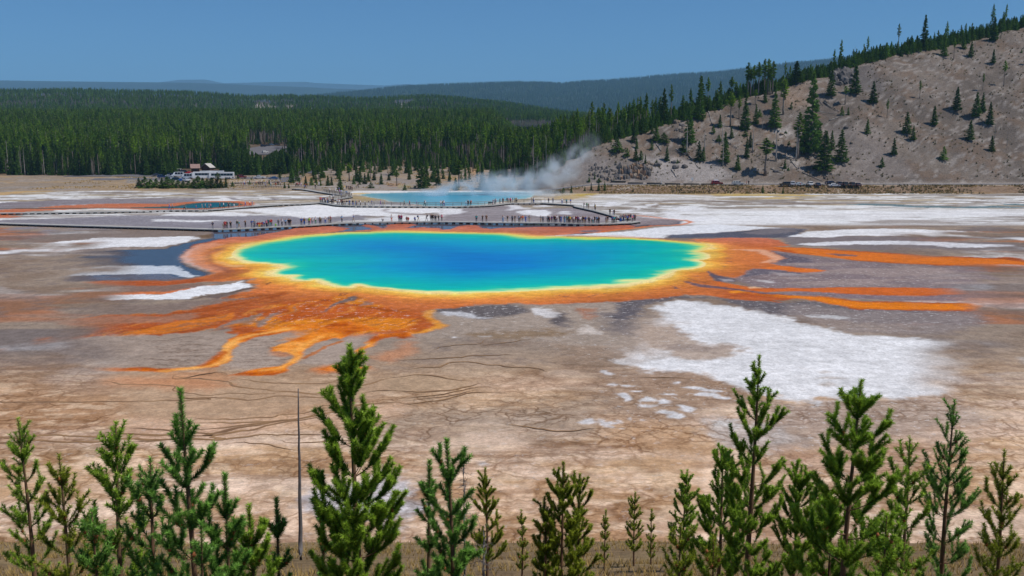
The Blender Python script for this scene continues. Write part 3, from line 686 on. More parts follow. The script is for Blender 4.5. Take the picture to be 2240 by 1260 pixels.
# ---- colour of the waters
POOLB, POOLA = wpoly(PB), wpoly(PA)
DB = poly_sd(POOLB, GX + wx2 * .5, GY + wy2 * .5, margin=30)
DA = poly_sd(POOLA, GX + wx2 * .3, GY + wy2 * .3, margin=30)
inside = DP < 0
asym = 1 + 1.0 * sstep(150, 205, GY)
de = (-DP + ((fbm(GX / 1.5, GY, 9, 4, 101) - .5) * 6 + (fbm(GX / 2.5, GY, 2.2, 3, 103) - .5) * 3) * sstep(0, 4, -DP) + (n_sm - .5) * 1.2) / asym
water = ramp(np.clip(de, 0, 60), [(0, (240, 216, 150)), (.45, (236, 222, 156)), (.9, (206, 222, 146)), (1.4, (124, 210, 156)), (2.1, (30, 188, 162)), (5, (0, 174, 170)), (11, (0, 162, 178)), (17, (0, 146, 186)), (25, (0, 122, 188)), (37, (0, 108, 184))])
water_far = ramp(np.clip(de, 0, 60), [(0, (228, 194, 100)), (.4, (228, 210, 96)), (1.0, (188, 214, 112)), (1.8, (86, 198, 140)), (3.2, (0, 178, 162)), (6.5, (0, 164, 178)), (11, (0, 144, 188)), (18, (0, 118, 188)), (32, (0, 107, 184))])
wf = sstep(165, 195, GY)[:, None]
WC = water * (1 - wf) + water_far * wf
WC = WC * (.86 + .28 * (n_str * .5 + fbm(GX / 6, GY, 1.6, 3, 201) * .5))[:, None]
m = inside
C[m] = WC[m]
ins_b = DB < 0
cb = ramp(np.clip(-DB, 0, 40), [(0, (160, 184, 184)), (1.5, (128, 174, 184)), (8, (98, 160, 182)), (25, (74, 152, 182))])
C[ins_b] = cb[ins_b]
ins_a = DA < 0
ca = ramp(np.clip(-DA, 0, 40), [(0, (120, 84, 60)), (1.5, (70, 92, 92)), (5, (28, 96, 116)), (12, (20, 92, 116))])
C[ins_a] = ca[ins_a]
# general grain of the dry floor
g = np.where(inside | ins_a | ins_b, 1.0, (.86 + .28 * n_sm) * (.92 + .16 * n_fi))
C = np.clip(C * g[:, None], 0.004, .86)

# ---- split the sheet into ground and waters
nr, nc = len(rowsD), len(colsU)
ids = np.arange(NG).reshape(nr, nc)
quads = np.stack([ids[:-1, :-1], ids[:-1, 1:], ids[1:, 1:], ids[1:, :-1]], -1).reshape(-1, 4)
def cells(mask):
    return mask[quads].all(1)
qa, qb, qp = cells(ins_a), cells(ins_b), cells(inside)
GZ = np.zeros(NG)
def sub(name, sel, mats, z=None):
    q = quads[sel]
    u, inv = np.unique(q, return_inverse=True)
    V = np.stack([GX[u], GY[u], GZ[u]], 1)
    return mesh_np(name, V, inv.reshape(-1, 4), mats, {'tint': C[u], 'wet': WET[u], 'crack': CRK[u], 'speck': SPK[u]}, smooth=True)

def ground_mat():
    m, n, l, b = new_mat('sinter_and_mats')
    geo = N(n, 'ShaderNodeNewGeometry')
    at = {k: N(n, 'ShaderNodeAttribute', attribute_name=k) for k in ('tint', 'wet', 'crack', 'speck')}
    def noise(scale, detail=4, rough=.55, vec=None):
        z = N(n, 'ShaderNodeTexNoise'); z.inputs['Scale'].default_value = scale; z.inputs['Detail'].default_value = detail; z.inputs['Roughness'].default_value = rough
        l.new(vec or geo.outputs['Position'], z.inputs['Vector']); return z.outputs[0]
    def mr(src, a, b_, c, d):
        z = N(n, 'ShaderNodeMapRange'); z.interpolation_type = 'SMOOTHSTEP'
        for i, v in enumerate((a, b_, c, d)): z.inputs[i + 1].default_value = v
        l.new(src, z.inputs[0]); return z.outputs[0]
    def mul(a, b_):
        z = N(n, 'ShaderNodeMath', operation='MULTIPLY'); l.new(a, z.inputs[0])
        if isinstance(b_, float): z.inputs[1].default_value = b_
        else: l.new(b_, z.inputs[1])
        return z.outputs[0]
    # warped position for cracks
    nz = N(n, 'ShaderNodeTexNoise'); nz.inputs['Scale'].default_value = .7; nz.inputs['Detail'].default_value = 4
    l.new(geo.outputs['Position'], nz.inputs['Vector'])
    sc = N(n, 'ShaderNodeVectorMath', operation='SCALE'); sc.inputs['Scale'].default_value = 2.2; l.new(nz.outputs['Color'], sc.inputs[0])
    ad = N(n, 'ShaderNodeVectorMath', operation='ADD'); l.new(geo.outputs['Position'], ad.inputs[0]); l.new(sc.outputs[0], ad.inputs[1])
    ms = N(n, 'ShaderNodeMapping'); ms.inputs['Scale'].default_value = (.62, .62, 0); l.new(ad.outputs[0], ms.inputs[0])
    vo = N(n, 'ShaderNodeTexVoronoi', feature='DISTANCE_TO_EDGE'); vo.inputs['Scale'].default_value = 1.0; l.new(ms.outputs[0], vo.inputs['Vector'])
    crack = mr(vo.outputs['Distance'], .0, .13, 1, 0)
    ms2 = N(n, 'ShaderNodeMapping'); ms2.inputs['Scale'].default_value = (.22, .34, 0); ms2.inputs['Rotation'].default_value = (0, 0, -.12); l.new(ad.outputs[0], ms2.inputs[0])
    vo2 = N(n, 'ShaderNodeTexVoronoi', feature='DISTANCE_TO_EDGE'); vo2.inputs['Scale'].default_value = 1.0; l.new(ms2.outputs[0], vo2.inputs['Vector'])
    crack2 = mr(vo2.outputs['Distance'], .0, .06, 1, 0)
    def rills(sx_, sy_, rot, wid):
        mp = N(n, 'ShaderNodeMapping'); mp.inputs['Scale'].default_value = (sx_, sy_, 0); mp.inputs['Rotation'].default_value = (0, 0, rot); l.new(ad.outputs[0], mp.inputs[0])
        v = noise(1.0, 3, .5, mp.outputs[0])
        fr = N(n, 'ShaderNodeMath', operation='MULTIPLY'); l.new(v, fr.inputs[0]); fr.inputs[1].default_value = 7.0
        pp = N(n, 'ShaderNodeMath', operation='PINGPONG'); l.new(fr.outputs[0], pp.inputs[0]); pp.inputs[1].default_value = .5
        return mr(pp.outputs[0], 0, wid * 1.5, 1, 0)
    cm0 = N(n, 'ShaderNodeMath', operation='MAXIMUM'); l.new(mul(crack, .6), cm0.inputs[0]); l.new(mul(crack2, .9), cm0.inputs[1])
    rl = N(n, 'ShaderNodeMath', operation='MAXIMUM'); l.new(mul(rills(.055, .32, -.06, .10), .9), rl.inputs[0]); l.new(mul(rills(.10, .75, .05, .13), .6), rl.inputs[1])
    cm = N(n, 'ShaderNodeMath', operation='MAXIMUM'); l.new(cm0.outputs[0], cm.inputs[0]); l.new(mul(rl.outputs[0], mr(noise(.06, 2), .4, .56, .1, 1)), cm.inputs[1])
    patch = mr(noise(.13, 3), .36, .55, .25, 1)
    cfac = mul(mul(cm.outputs[0], patch), at['crack'].outputs['Fac'])
    c1 = N(n, 'ShaderNodeMix', data_type='RGBA', blend_type='MULTIPLY')
    l.new(mul(cfac, .95), c1.inputs[0]); l.new(at['tint'].outputs['Color'], c1.inputs[6]); c1.inputs[7].default_value = (.40, .31, .24, 1)
    # white crystal specks
    spn = mul(mr(noise(1.1, 5, .78), .565, .63, 0, 1), at['speck'].outputs['Fac'])
    c2 = N(n, 'ShaderNodeMix', data_type='RGBA'); l.new(mul(spn, .75), c2.inputs[0]); l.new(c1.outputs[2], c2.inputs[6]); c2.inputs[7].default_value = linc(222, 220, 220)
    dkn = mul(mr(noise(.8, 5, .75), .54, .64, 0, 1), at['speck'].outputs['Fac'])
    c3 = N(n, 'ShaderNodeMix', data_type='RGBA', blend_type='MULTIPLY'); l.new(mul(dkn, .5), c3.inputs[0]); l.new(c2.outputs[2], c3.inputs[6]); c3.inputs[7].default_value = (.55, .5, .46, 1)
    gr = mul(mr(noise(3.4, 8, .78), .3, .7, .76, 1.2), mr(noise(.9, 6, .7), .3, .7, .84, 1.16))
    c4 = N(n, 'ShaderNodeVectorMath', operation='SCALE'); l.new(c3.outputs[2], c4.inputs[0]); l.new(gr, c4.inputs['Scale'])
    l.new(c4.outputs[0], b.inputs['Base Color'])
    rg = mr(at['wet'].outputs['Fac'], .3, .9, .85, .06)
    l.new(rg, b.inputs['Roughness'])
    b.inputs['IOR'].default_value = 1.13
    sp = mr(at['wet'].outputs['Fac'], .15, .9, .0, .5); l.new(sp, b.inputs['Specular IOR Level'])
    bp = N(n, 'ShaderNodeBump'); bp.inputs['Distance'].default_value = .12
    st = mr(at['wet'].outputs['Fac'], .2, .7, .35, .0); l.new(st, bp.inputs['Strength'])
    hs = N(n, 'ShaderNodeMath', operation='SUBTRACT'); l.new(noise(2.2, 6, .65), hs.inputs[0]); l.new(mul(cfac, .6), hs.inputs[1])
    l.new(hs.outputs[0], bp.inputs['Height']); l.new(bp.outputs[0], b.inputs['Normal'])
    return m

def water_mat(name, ior=1.02, rough=.07, bump=.05, spec=.4):
    m, n, l, b = new_mat(name)
    at = N(n, 'ShaderNodeAttribute', attribute_name='tint')
    geo = N(n, 'ShaderNodeNewGeometry')
    mp = N(n, 'ShaderNodeMapping'); mp.inputs['Scale'].default_value = (.5, 1.3, 1); l.new(geo.outputs['Position'], mp.inputs[0])
    nz = N(n, 'ShaderNodeTexNoise'); nz.inputs['Scale'].default_value = .55; nz.inputs['Detail'].default_value = 6; nz.inputs['Roughness'].default_value = .6
    l.new(mp.outputs[0], nz.inputs['Vector'])
    mr = N(n, 'ShaderNodeMapRange'); mr.inputs[1].default_value = .3; mr.inputs[2].default_value = .7; mr.inputs[3].default_value = .93; mr.inputs[4].default_value = 1.07
    l.new(nz.outputs[0], mr.inputs[0])
    sc = N(n, 'ShaderNodeVectorMath', operation='SCALE'); l.new(at.outputs['Color'], sc.inputs[0]); l.new(mr.outputs[0], sc.inputs['Scale'])
    l.new(sc.outputs[0], b.inputs['Base Color'])
    b.inputs['Roughness'].default_value = rough
    b.inputs['IOR'].default_value = ior
    b.inputs['Specular IOR Level'].default_value = spec
    n2 = N(n, 'ShaderNodeTexNoise'); n2.inputs['Scale'].default_value = 1.6; n2.inputs['Detail'].default_value = 4; l.new(mp.outputs[0], n2.inputs['Vector'])
    bp = N(n, 'ShaderNodeBump'); bp.inputs['Strength'].default_value = bump; bp.inputs['Distance'].default_value = .3
    l.new(n2.outputs[0], bp.inputs['Height']); l.new(bp.outputs[0], b.inputs['Normal'])
    return m

MAT_GROUND = ground_mat()
MAT_WATER = water_mat('hot_spring_water')
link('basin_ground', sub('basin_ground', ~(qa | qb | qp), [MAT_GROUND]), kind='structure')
link('spring_water', sub('spring_water', qp, [MAT_WATER]), kind='structure')
link('spring_water', sub('spring_water', qb, [MAT_WATER]), kind='structure')
link('spring_water', sub('spring_water', qa, [MAT_WATER]), kind='structure')

# ---- rivulets: shallow brown channels with their own width
def stream_mat():
    m, n, l, b = new_mat('brown_rivulet')
    geo = N(n, 'ShaderNodeNewGeometry')
    z = N(n, 'ShaderNodeTexNoise'); z.inputs['Scale'].default_value = .5; z.inputs['Detail'].default_value = 4
    l.new(geo.outputs['Position'], z.inputs['Vector'])
    r = N(n, 'ShaderNodeValToRGB'); l.new(z.outputs[0], r.inputs[0])
    r.color_ramp.elements[0].position = .35; r.color_ramp.elements[0].color = linc(124, 92, 60)
    r.color_ramp.elements[1].position = .65; r.color_ramp.elements[1].color = linc(158, 122, 82)
    l.new(r.outputs[0], b.inputs['Base Color']); b.inputs['Roughness'].default_value = .5; b.inputs['Specular IOR Level'].default_value = .2
    return m
MAT_STREAM = stream_mat()
RN = [0]
def rivulet(pts, w=.2, z=.004):
    RN[0] += 1; z = z + .0022 * RN[0]
    P = smooth_line(wpoly(pts), .5)
    s = np.arange(len(P)) * .5
    jx = (fbm(P[:, 0], P[:, 1], 2.2, 3, 111) - .5) * 1.3; jy = (fbm(P[:, 0], P[:, 1], 2.2, 3, 121) - .5) * 1.3
    P = P + np.stack([jx, jy], 1)
    T = np.gradient(P, axis=0); T /= np.linalg.norm(T, axis=1, keepdims=True) + 1e-9
    Nn = np.stack([-T[:, 1], T[:, 0]], 1)
    ww = w * (.55 + .9 * fbm(P[:, 0], P[:, 1], 3, 2, 131)) * np.clip(np.minimum(s, s[-1] - s) / 3, .15, 1)
    A = P + Nn * ww[:, None] * .5; B = P - Nn * ww[:, None] * .5
    V = np.concatenate([np.c_[A, np.full(len(A), z)], np.c_[B, np.full(len(B), z)]])
    k = len(P); i = np.arange(k - 1)
    link('stream', mesh_np('stream', V, np.stack([i + 1, i + k + 1, i + k, i], 1), [MAT_STREAM]), kind='structure')
RIV = [('R4', .34, (40, 285), (200, 305), (400, 325), (450, 360), (560, 375), (680, 385), (800, 395), (950, 405), (1090, 400), (1080, 380), (1160, 355), (1290, 350), (1440, 330), (1622, 290)),
       ('R4', .3, (450, 295), (520, 310), (620, 330), (720, 340), (900, 342), (1060, 335), (1140, 325), (1170, 300)),
       ('R4', .3, (-900, 480), (0, 455), (100, 440), (300, 436), (480, 440), (560, 447), (700, 435), (850, 425), (1000, 440), (1100, 437), (1230, 440)),
       ('R4', .2, (-500, 330), (0, 360), (60, 390), (200, 410), (450, 410), (700, 405), (880, 400)),
       ('R4', .22, (150, 575), (400, 580), (700, 572), (770, 550), (900, 540), (1040, 510), (1060, 495), (1130, 487)),
       ('R4', .3, (-900, 720), (0, 690), (250, 680), (500, 640), (750, 600), (950, 570), (1150, 530), (1350, 480), (1622, 465)),
       ('R4', .3, (-900, 770), (0, 720), (300, 690), (560, 650), (820, 610), (1130, 545)),
       ('R4', .26, (170, 640), (300, 650), (520, 625), (800, 590), (1000, 560)), ('R4', .24, (200, 605), (400, 610), (640, 600), (850, 590), (1100, 520)),
       ('R4', .22, (-300, 640), (150, 660), (330, 672), (560, 632), (700, 628)), ('R4', .22, (-300, 745), (200, 712), (420, 715), (640, 680), (900, 690), (1100, 680)),
       ('R4', .18, (760, 730), (850, 745), (1000, 742), (1200, 735), (1400, 740)), ('R4', .16, (380, 760), (560, 755), (760, 775), (860, 800), (1000, 815)),
       ('R5', .3, (0, 305), (150, 285), (300, 295), (400, 320), (520, 325)), ('R5', .3, (0, 390), (150, 393), (260, 402), (400, 385), (560, 345), (640, 340)),
       ('R5', .3, (0, 470), (110, 480), (250, 460), (420, 430), (560, 405), (730, 400)), ('R5', .22, (0, 190), (250, 165), (450, 160), (560, 150), (850, 145)),
       ('R5', .24, (0, 250), (150, 240), (300, 230), (420, 200), (600, 210), (720, 220), (900, 228), (1050, 260)),
       ('R5', .2, (0, 430), (130, 435), (300, 420), (520, 380), (700, 350)), ('R5', .2, (60, 455), (250, 440), (450, 415), (600, 380)),
       ('R5', .16, (250, 120), (400, 80), (560, 70), (640, 40)), ('R5', .16, (560, 90), (760, 60), (960, 30)),
       ('R4', .24, (1340, 405), (1450, 395), (1622, 385)), ('R5', .2, (700, 600), (900, 640), (1150, 660), (1450, 640)),
       ('R6', .2, (60, 300), (280, 300), (360, 295), (500, 310)), ('R1', .2, (50, 1225), (120, 1250), (400, 1200), (520, 1225))]
for r in RIV:
    rivulet(Z(r[0], *r[2:]), r[1])

# ================================================================== TERRAIN beyond the basin
CRX = [-400, -40, 0, 16, 37, 98, 182, 290, 520, 900]
CRZ = [0, 0, 3.5, 7, 17.9, 36.4, 60, 84, 118, 150]
def forest_floor(x, y):
    c = np.interp(y, [390, 420, 450, 520, 600, 700, 850, 1000, 1150, 1600], [0, 1, 4, 9, 11, 12, 22, 31, 37, 42])
    lft = np.interp(y, [390, 480, 520, 600, 700, 850, 1000, 1150, 1600], [0, 1.5, 2.5, 6, 11.5, 22, 31, 36, 42])
    t = sstep(-.20, -.25, x / y)
    return c * (1 - t) + lft * t
def crest_of(x):
    z = np.interp(x, CRX, CRZ)
    return 392 + np.maximum(z - 2.6, 0) / .65, z
def hill_face(x, y):
    """how much a point lies on the bare slope (1) or not (0)"""
    yc, zc = crest_of(x)
    return sstep(388, 393, y) * sstep(3, -3, y - yc) * sstep(-4, 12, x)
def terrain(x, y):
    x = np.asarray(x, float); y = np.asarray(y, float)
    ff = forest_floor(x, y)
    yc, zc = crest_of(x)
    face = 2.6 + (y - 392) * .65
    top = zc - np.maximum(y - yc - 6, 0) * (.10 + .22 * sstep(50, 110, x)) * sstep(14, 60, x)
    k = 3.0
    h = np.clip(.5 + .5 * (top - face) / k, 0, 1)
    hh = top * (1 - h) + face * h - k * h * (1 - h)
    bump = (fbm(x, y, 16, 4, 201) - .5) * 5.0 * sstep(396, 412, y) * sstep(8, 30, x)
    bank = 2.6 * sstep(361, 373, y + (fbm(x, y, 20, 3, 211) - .5) * 5) * sstep(8, 40, x)
    hl = np.where(y > 392, np.maximum(hh, 2.6 * sstep(8, 40, x)), bank) + bump
    wgt = sstep(-30, 26, x)
    z = ff * (1 - wgt) + np.maximum(hl, np.minimum(ff, 3)) * wgt
    z = z + (fbm(x, y, 9, 3, 221) - .5) * .9 * sstep(400, 430, y) * sstep(1.0, .2, wgt)
    return z - .25 * sstep(.25, .0, z)

_D = np.concatenate([np.arange(340, 620, .5), np.arange(620, 1600, 3)])
def hit(px, py):
    dx, dy, dz = ray(px, py)
    X = dx / dy * _D; Zr = CAM_H + dz / dy * _D
    k = np.argmax(Zr < np.maximum(terrain(X, _D), 0))
    if k == 0:
        k = len(_D) - 1 if Zr[0] > 0 else 0
    return float(X[k]), float(_D[k]), float(max(terrain(X[k], _D[k]), 0))

ty = np.concatenate([np.arange(352, 400, 1.0), np.arange(400, 620, 1.7), np.arange(620, 1620, 12)])
tu = np.linspace(-.85, .85, 520)
TD, TU = np.meshgrid(ty, tu, indexing='ij')
TX = (TU * TD).ravel(); TY = TD.ravel(); TZ = terrain(TX, TY)
TPX, TPY = w2px(TX, TY, TZ)
TC = np.zeros((len(TX), 3))
t_b = fbm(TX, TY, 22, 4, 231); t_m = fbm(TX, TY, 6, 4, 241); t_s = fbm(TX, TY, 1.6, 3, 251)
def tmix(col, a):
    global TC
    TC = TC * (1 - a[:, None]) + lin(col) * a[:, None]
TC[:] = lin((146, 130, 112))
tmix((164, 138, 104), sstep(.5, .66, t_b) * .7)
tmix((148, 140, 134), sstep(.52, .62, t_m) * .6)
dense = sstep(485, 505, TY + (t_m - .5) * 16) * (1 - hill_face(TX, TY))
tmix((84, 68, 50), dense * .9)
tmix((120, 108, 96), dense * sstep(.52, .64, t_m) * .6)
hf = hill_face(TX, TY)
tmix((112, 102, 94), hf)
tmix((138, 126, 116), hf * sstep(.46, .62, t_b) * .8)
tmix((130, 108, 90), hf * sstep(.5, .64, t_m) * .55)
tmix((88, 78, 70), hf * sstep(.53, .66, t_s) * .75)
tmix((176, 168, 162), hf * sstep(.60, .70, t_s) * .5)
def tpoly(pts, col, soft=6, alpha=1.0, mask=None):
    d = poly_sd(np.array(pts, float), TPX + (t_b - .5) * 24 + (t_m - .5) * 12, TPY + (t_m - .5) * 14, margin=20)
    a = alpha * (1 - sstep(-soft, soft, d))
    tmix(col, a if mask is None else a * mask)
tpoly(Z('U3', (160, 900), (420, 920), (640, 940), (900, 980), (1000, 1080), (800, 1150), (250, 1140), (180, 1060)), (170, 162, 158), 6, .85, hf)
tpoly(Z('U3', (-700, 780), (0, 950), (220, 960), (240, 1140), (-200, 1140), (-700, 1140)), (138, 130, 126), 6, .8, hf)
tpoly(Z('U3', (1380, 660), (1520, 640), (1540, 720), (1440, 740)), (184, 176, 172), 4, .8, hf)
tpoly(Z('U3', (1480, 880), (1600, 900), (1640, 1040), (1560, 1030)), (176, 168, 162), 4, .6, hf)
tpoly(Z('U3', (1780, 640), (2300, 600), (2700, 1100), (2000, 1150), (1900, 1000)), (140, 130, 124), 10, .7, hf)
tpoly(Z('U3', (1880, 120), (2300, 60), (2400, 320), (1960, 280)), (118, 112, 110), 6, .7, hf)
tpoly(Z('U3', (1440, 260), (1700, 200), (1720, 440), (1500, 460)), (150, 128, 110), 8, .6, hf)
# bank below the road, shoulder, dry grass
bk = sstep(358, 362, TY) * sstep(376, 373, TY) * sstep(10, 36, TX)
tmix((140, 118, 98), bk)
tmix((104, 84, 66), bk * sstep(.5, .62, t_s) * .7)
tmix((176, 146, 96), bk * sstep(365, 360, TY) * .7)
tmix((196, 182, 166), sstep(374, 375.5, TY) * sstep(379, 378, TY) * sstep(12, 36, TX) * .9)
tmix((176, 166, 158), sstep(386, 388, TY) * sstep(394, 391, TY) * sstep(12, 36, TX) * .7)
for a, b in ((1.0, 1), (1.0, 1)):
    pass
tpoly(Z('U7', (560, 460), (700, 420), (900, 385), (930, 395), (760, 440), (620, 480)), (176, 168, 160), 3, .7)
tpoly(Z('U8', (1180, 440), (1270, 440), (1220, 520), (1180, 510)), (176, 164, 150), 3, .6)
tpoly(Z('U8', (1860, 450), (1990, 450), (1960, 520), (1880, 520)), (180, 168, 154), 3, .7)
tpoly(Z('U5', (640, 360), (760, 330), (1100, 350), (1500, 320), (1750, 430), (900, 450), (700, 430)), (150, 142, 138), 5, .8)
tpoly(Z('U5', (1250, 360), (1450, 350), (1500, 400), (1300, 400)), (168, 124, 84), 3, .7)
tpoly(Z('U5', (1420, 400), (1620, 380), (1640, 430), (1440, 440)), (160, 146, 92), 3, .6)
tpoly(Z('U5', (0, 200), (140, 200), (200, 330), (0, 330)), (166, 134, 98), 4, .8)
tpoly(Z('U5', (0, 400), (500, 400), (480, 430), (0, 440)), (158, 150, 144), 3, .8)
tpoly(Z('U2', (700, 1030), (760, 1020), (780, 1060), (720, 1100)), (178, 138, 96), 3, .6)
tpoly(Z('U2', (920, 1040), (1100, 1030), (1300, 1020), (1240, 1060), (1000, 1120)), (150, 140, 134), 4, .7)
tpoly(Z('U4', (-600, 215), (1000, 250), (1500, 262), (1860, 300), (1700, 345), (1000, 300), (-600, 350)), (140, 136, 134), 3, .8)
tpoly(Z('U4', (980, 300), (1500, 300), (1700, 330), (1500, 350), (1000, 345)), (176, 160, 140), 3, .8)
tpoly(Z('U1', (660, 860), (720, 860), (710, 930), (690, 930)), (160, 150, 146), 3, .9)
TC = np.where(hf[:, None] > 0, TC * (1 - .16 * hf[:, None]), TC)
TC = np.clip(TC * (.74 + .52 * t_s)[:, None], .004, .8)

def earth_mat(name, bump=.6, scale=1.2):
    m, n, l, b = new_mat(name)
    geo = N(n, 'ShaderNodeNewGeometry'); at = N(n, 'ShaderNodeAttribute', attribute_name='tint')
    z = N(n, 'ShaderNodeTexNoise'); z.inputs['Scale'].default_value = scale; z.inputs['Detail'].default_value = 7; z.inputs['Roughness'].default_value = .72
    l.new(geo.outputs['Position'], z.inputs['Vector'])
    r = N(n, 'ShaderNodeMapRange'); r.inputs[1].default_value = .3; r.inputs[2].default_value = .7; r.inputs[3].default_value = .62; r.inputs[4].default_value = 1.3
    l.new(z.outputs[0], r.inputs[0])
    s = N(n, 'ShaderNodeVectorMath', operation='SCALE'); l.new(at.outputs['Color'], s.inputs[0]); l.new(r.outputs[0], s.inputs['Scale'])
    l.new(s.outputs[0], b.inputs['Base Color']); b.inputs['Roughness'].default_value = .9; b.inputs['Specular IOR Level'].default_value = .1
    bp = N(n, 'ShaderNodeBump'); bp.inputs['Strength'].default_value = bump; bp.inputs['Distance'].default_value = .5
    l.new(z.outputs[0], bp.inputs['Height']); l.new(bp.outputs[0], b.inputs['Normal'])
    return m
MAT_EARTH = earth_mat('gravelly_earth')
tr_, tc_ = len(ty), len(tu)
tid = np.arange(tr_ * tc_).reshape(tr_, tc_)
tq = np.stack([tid[:-1, :-1], tid[:-1, 1:], tid[1:, 1:], tid[1:, :-1]], -1).reshape(-1, 4)
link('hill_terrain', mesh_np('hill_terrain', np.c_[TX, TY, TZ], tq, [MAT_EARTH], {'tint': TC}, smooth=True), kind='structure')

# far ground sheet under everything, out to the horizon
gs = 25000
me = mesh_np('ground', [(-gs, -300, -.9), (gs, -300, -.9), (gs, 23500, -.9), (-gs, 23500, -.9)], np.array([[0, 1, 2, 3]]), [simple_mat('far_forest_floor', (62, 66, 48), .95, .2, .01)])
link('ground', me, kind='structure')

# wooded ridges behind
def ridge(crest, D, D0, z0, color, mat_scale, seed, tree_h=0.0, bare=(), back=.12, rough=8.0, Dvar=None):
    us = np.linspace(-.72, .72, 420); cp = np.array(crest, float)
    pxs = 1120 + us * FOC * (CP + 0)  # near enough to pick the crest height
    zc = np.array([at_depth(1120 + u * FOC, np.interp(1120 + u * FOC, cp[:, 0], cp[:, 1]), D)[2] for u in us]) - tree_h
    vs_ = np.concatenate([np.linspace(0, 1, 36), [1.04, 1.1, 1.25, 1.5]])
    V = []
    for v in vs_:
        y = D0 + (D - D0) * v
        if v <= 1:
            s_ = v * v * (3 - 2 * v) * .55 + v * .45
            z = z0 + (zc - z0) * s_
        else:
            z = zc - (v - 1) * (D - D0) * back
        x = us * y
        z = z + (fbm(x, np.full_like(x, y), rough * 14, 4, seed) - .5) * rough * 2 * math.sin(math.pi * min(v, 1)) 
        V.append(np.c_[x, np.full_like(x, y), z])
    V = np.concatenate(V); nc_ = len(us)
    idx = np.arange(len(V)).reshape(-1, nc_)
    q = np.stack([idx[:-1, :-1], idx[:-1, 1:], idx[1:, 1:], idx[1:, :-1]], -1).reshape(-1, 4)
    nzv = fbm(V[:, 0], V[:, 1], rough * 9, 5, seed + 3)
    col = lin(color)[None, :] * (.7 + .6 * nzv)[:, None]
    px_, py_ = w2px(V[:, 0], V[:, 1], V[:, 2])
    for pts, bc in bare:
        d = poly_sd(np.array(pts, float), px_ + (nzv - .5) * 10, py_ + (nzv - .5) * 8, margin=12)
        a = (1 - sstep(-2, 2, d))[:, None]
        col = col * (1 - a) + lin(bc) * a
    o = link('hills', mesh_np('hills', V, q, [MAT_RIDGE], {'tint': col}, smooth=True), kind='structure')
    return us, vs_, V.reshape(len(vs_), nc_, 3)
MAT_RIDGE = earth_mat('wooded_ridge', .3, .02)
BARE = [(Z('U1', (780, 450), (850, 425), (930, 430), (985, 440), (1010, 455), (900, 485), (800, 480)), (186, 172, 162)), (Z('U1', (1060, 435), (1120, 425), (1220, 435), (1150, 455), (1080, 462)), (176, 162, 152)),
        (Z('U2', (0, 430), (60, 418), (170, 420), (175, 465), (60, 475), (0, 470)), (172, 164, 160)), (Z('U1', (230, 425), (280, 430), (280, 445), (240, 445)), (160, 150, 144)), (Z('U1', (2020, 450), (2100, 445), (2100, 470), (1960, 470)), (165, 158, 154))]
R2C = [(-300, 196), (200, 193), (364, 197), (420, 198), (470, 201), (560, 208), (640, 206), (700, 208), (800, 212), (870, 209), (930, 206), (1000, 211), (1100, 221), (1180, 234), (1300, 252), (1400, 266), (1500, 282), (2600, 300)]
ridge2 = ridge(R2C, 2500, 1300, 36, (54, 62, 42), .02, 301, 19, BARE, rough=6)
R3C = [(-300, 260), (560, 226), (690, 207), (760, 200), (800, 196.5), (870, 189), (960, 183), (1050, 180), (1130, 177.5), (1180, 178), (1230, 180.5), (1270, 176), (1310, 174), (1400, 167), (1480, 160), (1560, 155), (1640, 145), (1700, 138), (1800, 127), (1900, 112), (2240, 70), (2700, 50)]
ridge3 = ridge(R3C, 7600, 4200, 60, (46, 58, 40), .01, 321, 20, rough=30)
R4C = [(-300, 170), (100, 177), (250, 179), (364, 180), (430, 181), (520, 184), (600, 188), (690, 191), (740, 194), (850, 198), (1000, 208), (2600, 300)]
ridge4 = ridge(R4C, 13500, 9500, 100, (46, 60, 44), .01, 341, 0, rough=30)
R5C = [(-300, 190), (250, 186), (340, 183), (390, 177), (410, 174.5), (465, 174), (480, 177), (505, 182), (540, 181), (600, 179.5), (680, 179), (700, 181.5), (760, 184), (850, 187), (870, 185), (895, 184), (960, 190), (1200, 215), (2600, 300)]
ridge5 = ridge(R5C, 22000, 16500, 200, (46, 60, 44), .01, 361, 0, rough=40)

# roads and parking areas, draped a few centimetres over the earth
def asphalt_mat(name, rgb):
    m = simple_mat(name, rgb, .9, .12, .6, spec=.1)
    return m
MAT_ROAD = asphalt_mat('worn_asphalt', (112, 110, 116))
MAT_LOT = asphalt_mat('pale_asphalt', (108, 106, 110))
MAT_PATH = asphalt_mat('gravel_path', (168, 158, 150))
def drape(name, pts, width, mat, lift=.12, world_pts=False, step=3.0):
    P = np.array(pts if world_pts else [hit(*p)[:2] for p in pts])
    P = smooth_line(P, step)
    T = np.gradient(P, axis=0); T /= np.linalg.norm(T, axis=1, keepdims=True) + 1e-9
    Nn = np.stack([-T[:, 1], T[:, 0]], 1)
    k = 7
    V = []
    for o_ in np.linspace(-.5, .5, k):
        Q = P + Nn * o_ * width
        V.append(np.c_[Q, np.maximum(terrain(Q[:, 0], Q[:, 1]), 0) + lift])
    V = np.concatenate(V); n_ = len(P)
    i = np.arange(n_ - 1); q = []
    for j in range(k - 1):
        q.append(np.stack([i + j * n_, i + 1 + j * n_, i + 1 + (j + 1) * n_, i + (j + 1) * n_], 1))
    return link(name, mesh_np(name, V, np.concatenate(q), [mat], smooth=True), kind='structure')
drape('road', [(14, 383.5), (60, 383), (140, 383), (240, 383), (420, 383)], 8.4, MAT_ROAD, .14, True)
m_line = simple_mat('road_paint', (214, 206, 186), .8, .1, 2)
for yy in (379.6, 387.0):
    drape('road_line', [(18, yy), (120, yy - .3), (420, yy - .3)], .35, m_line, .15, True)
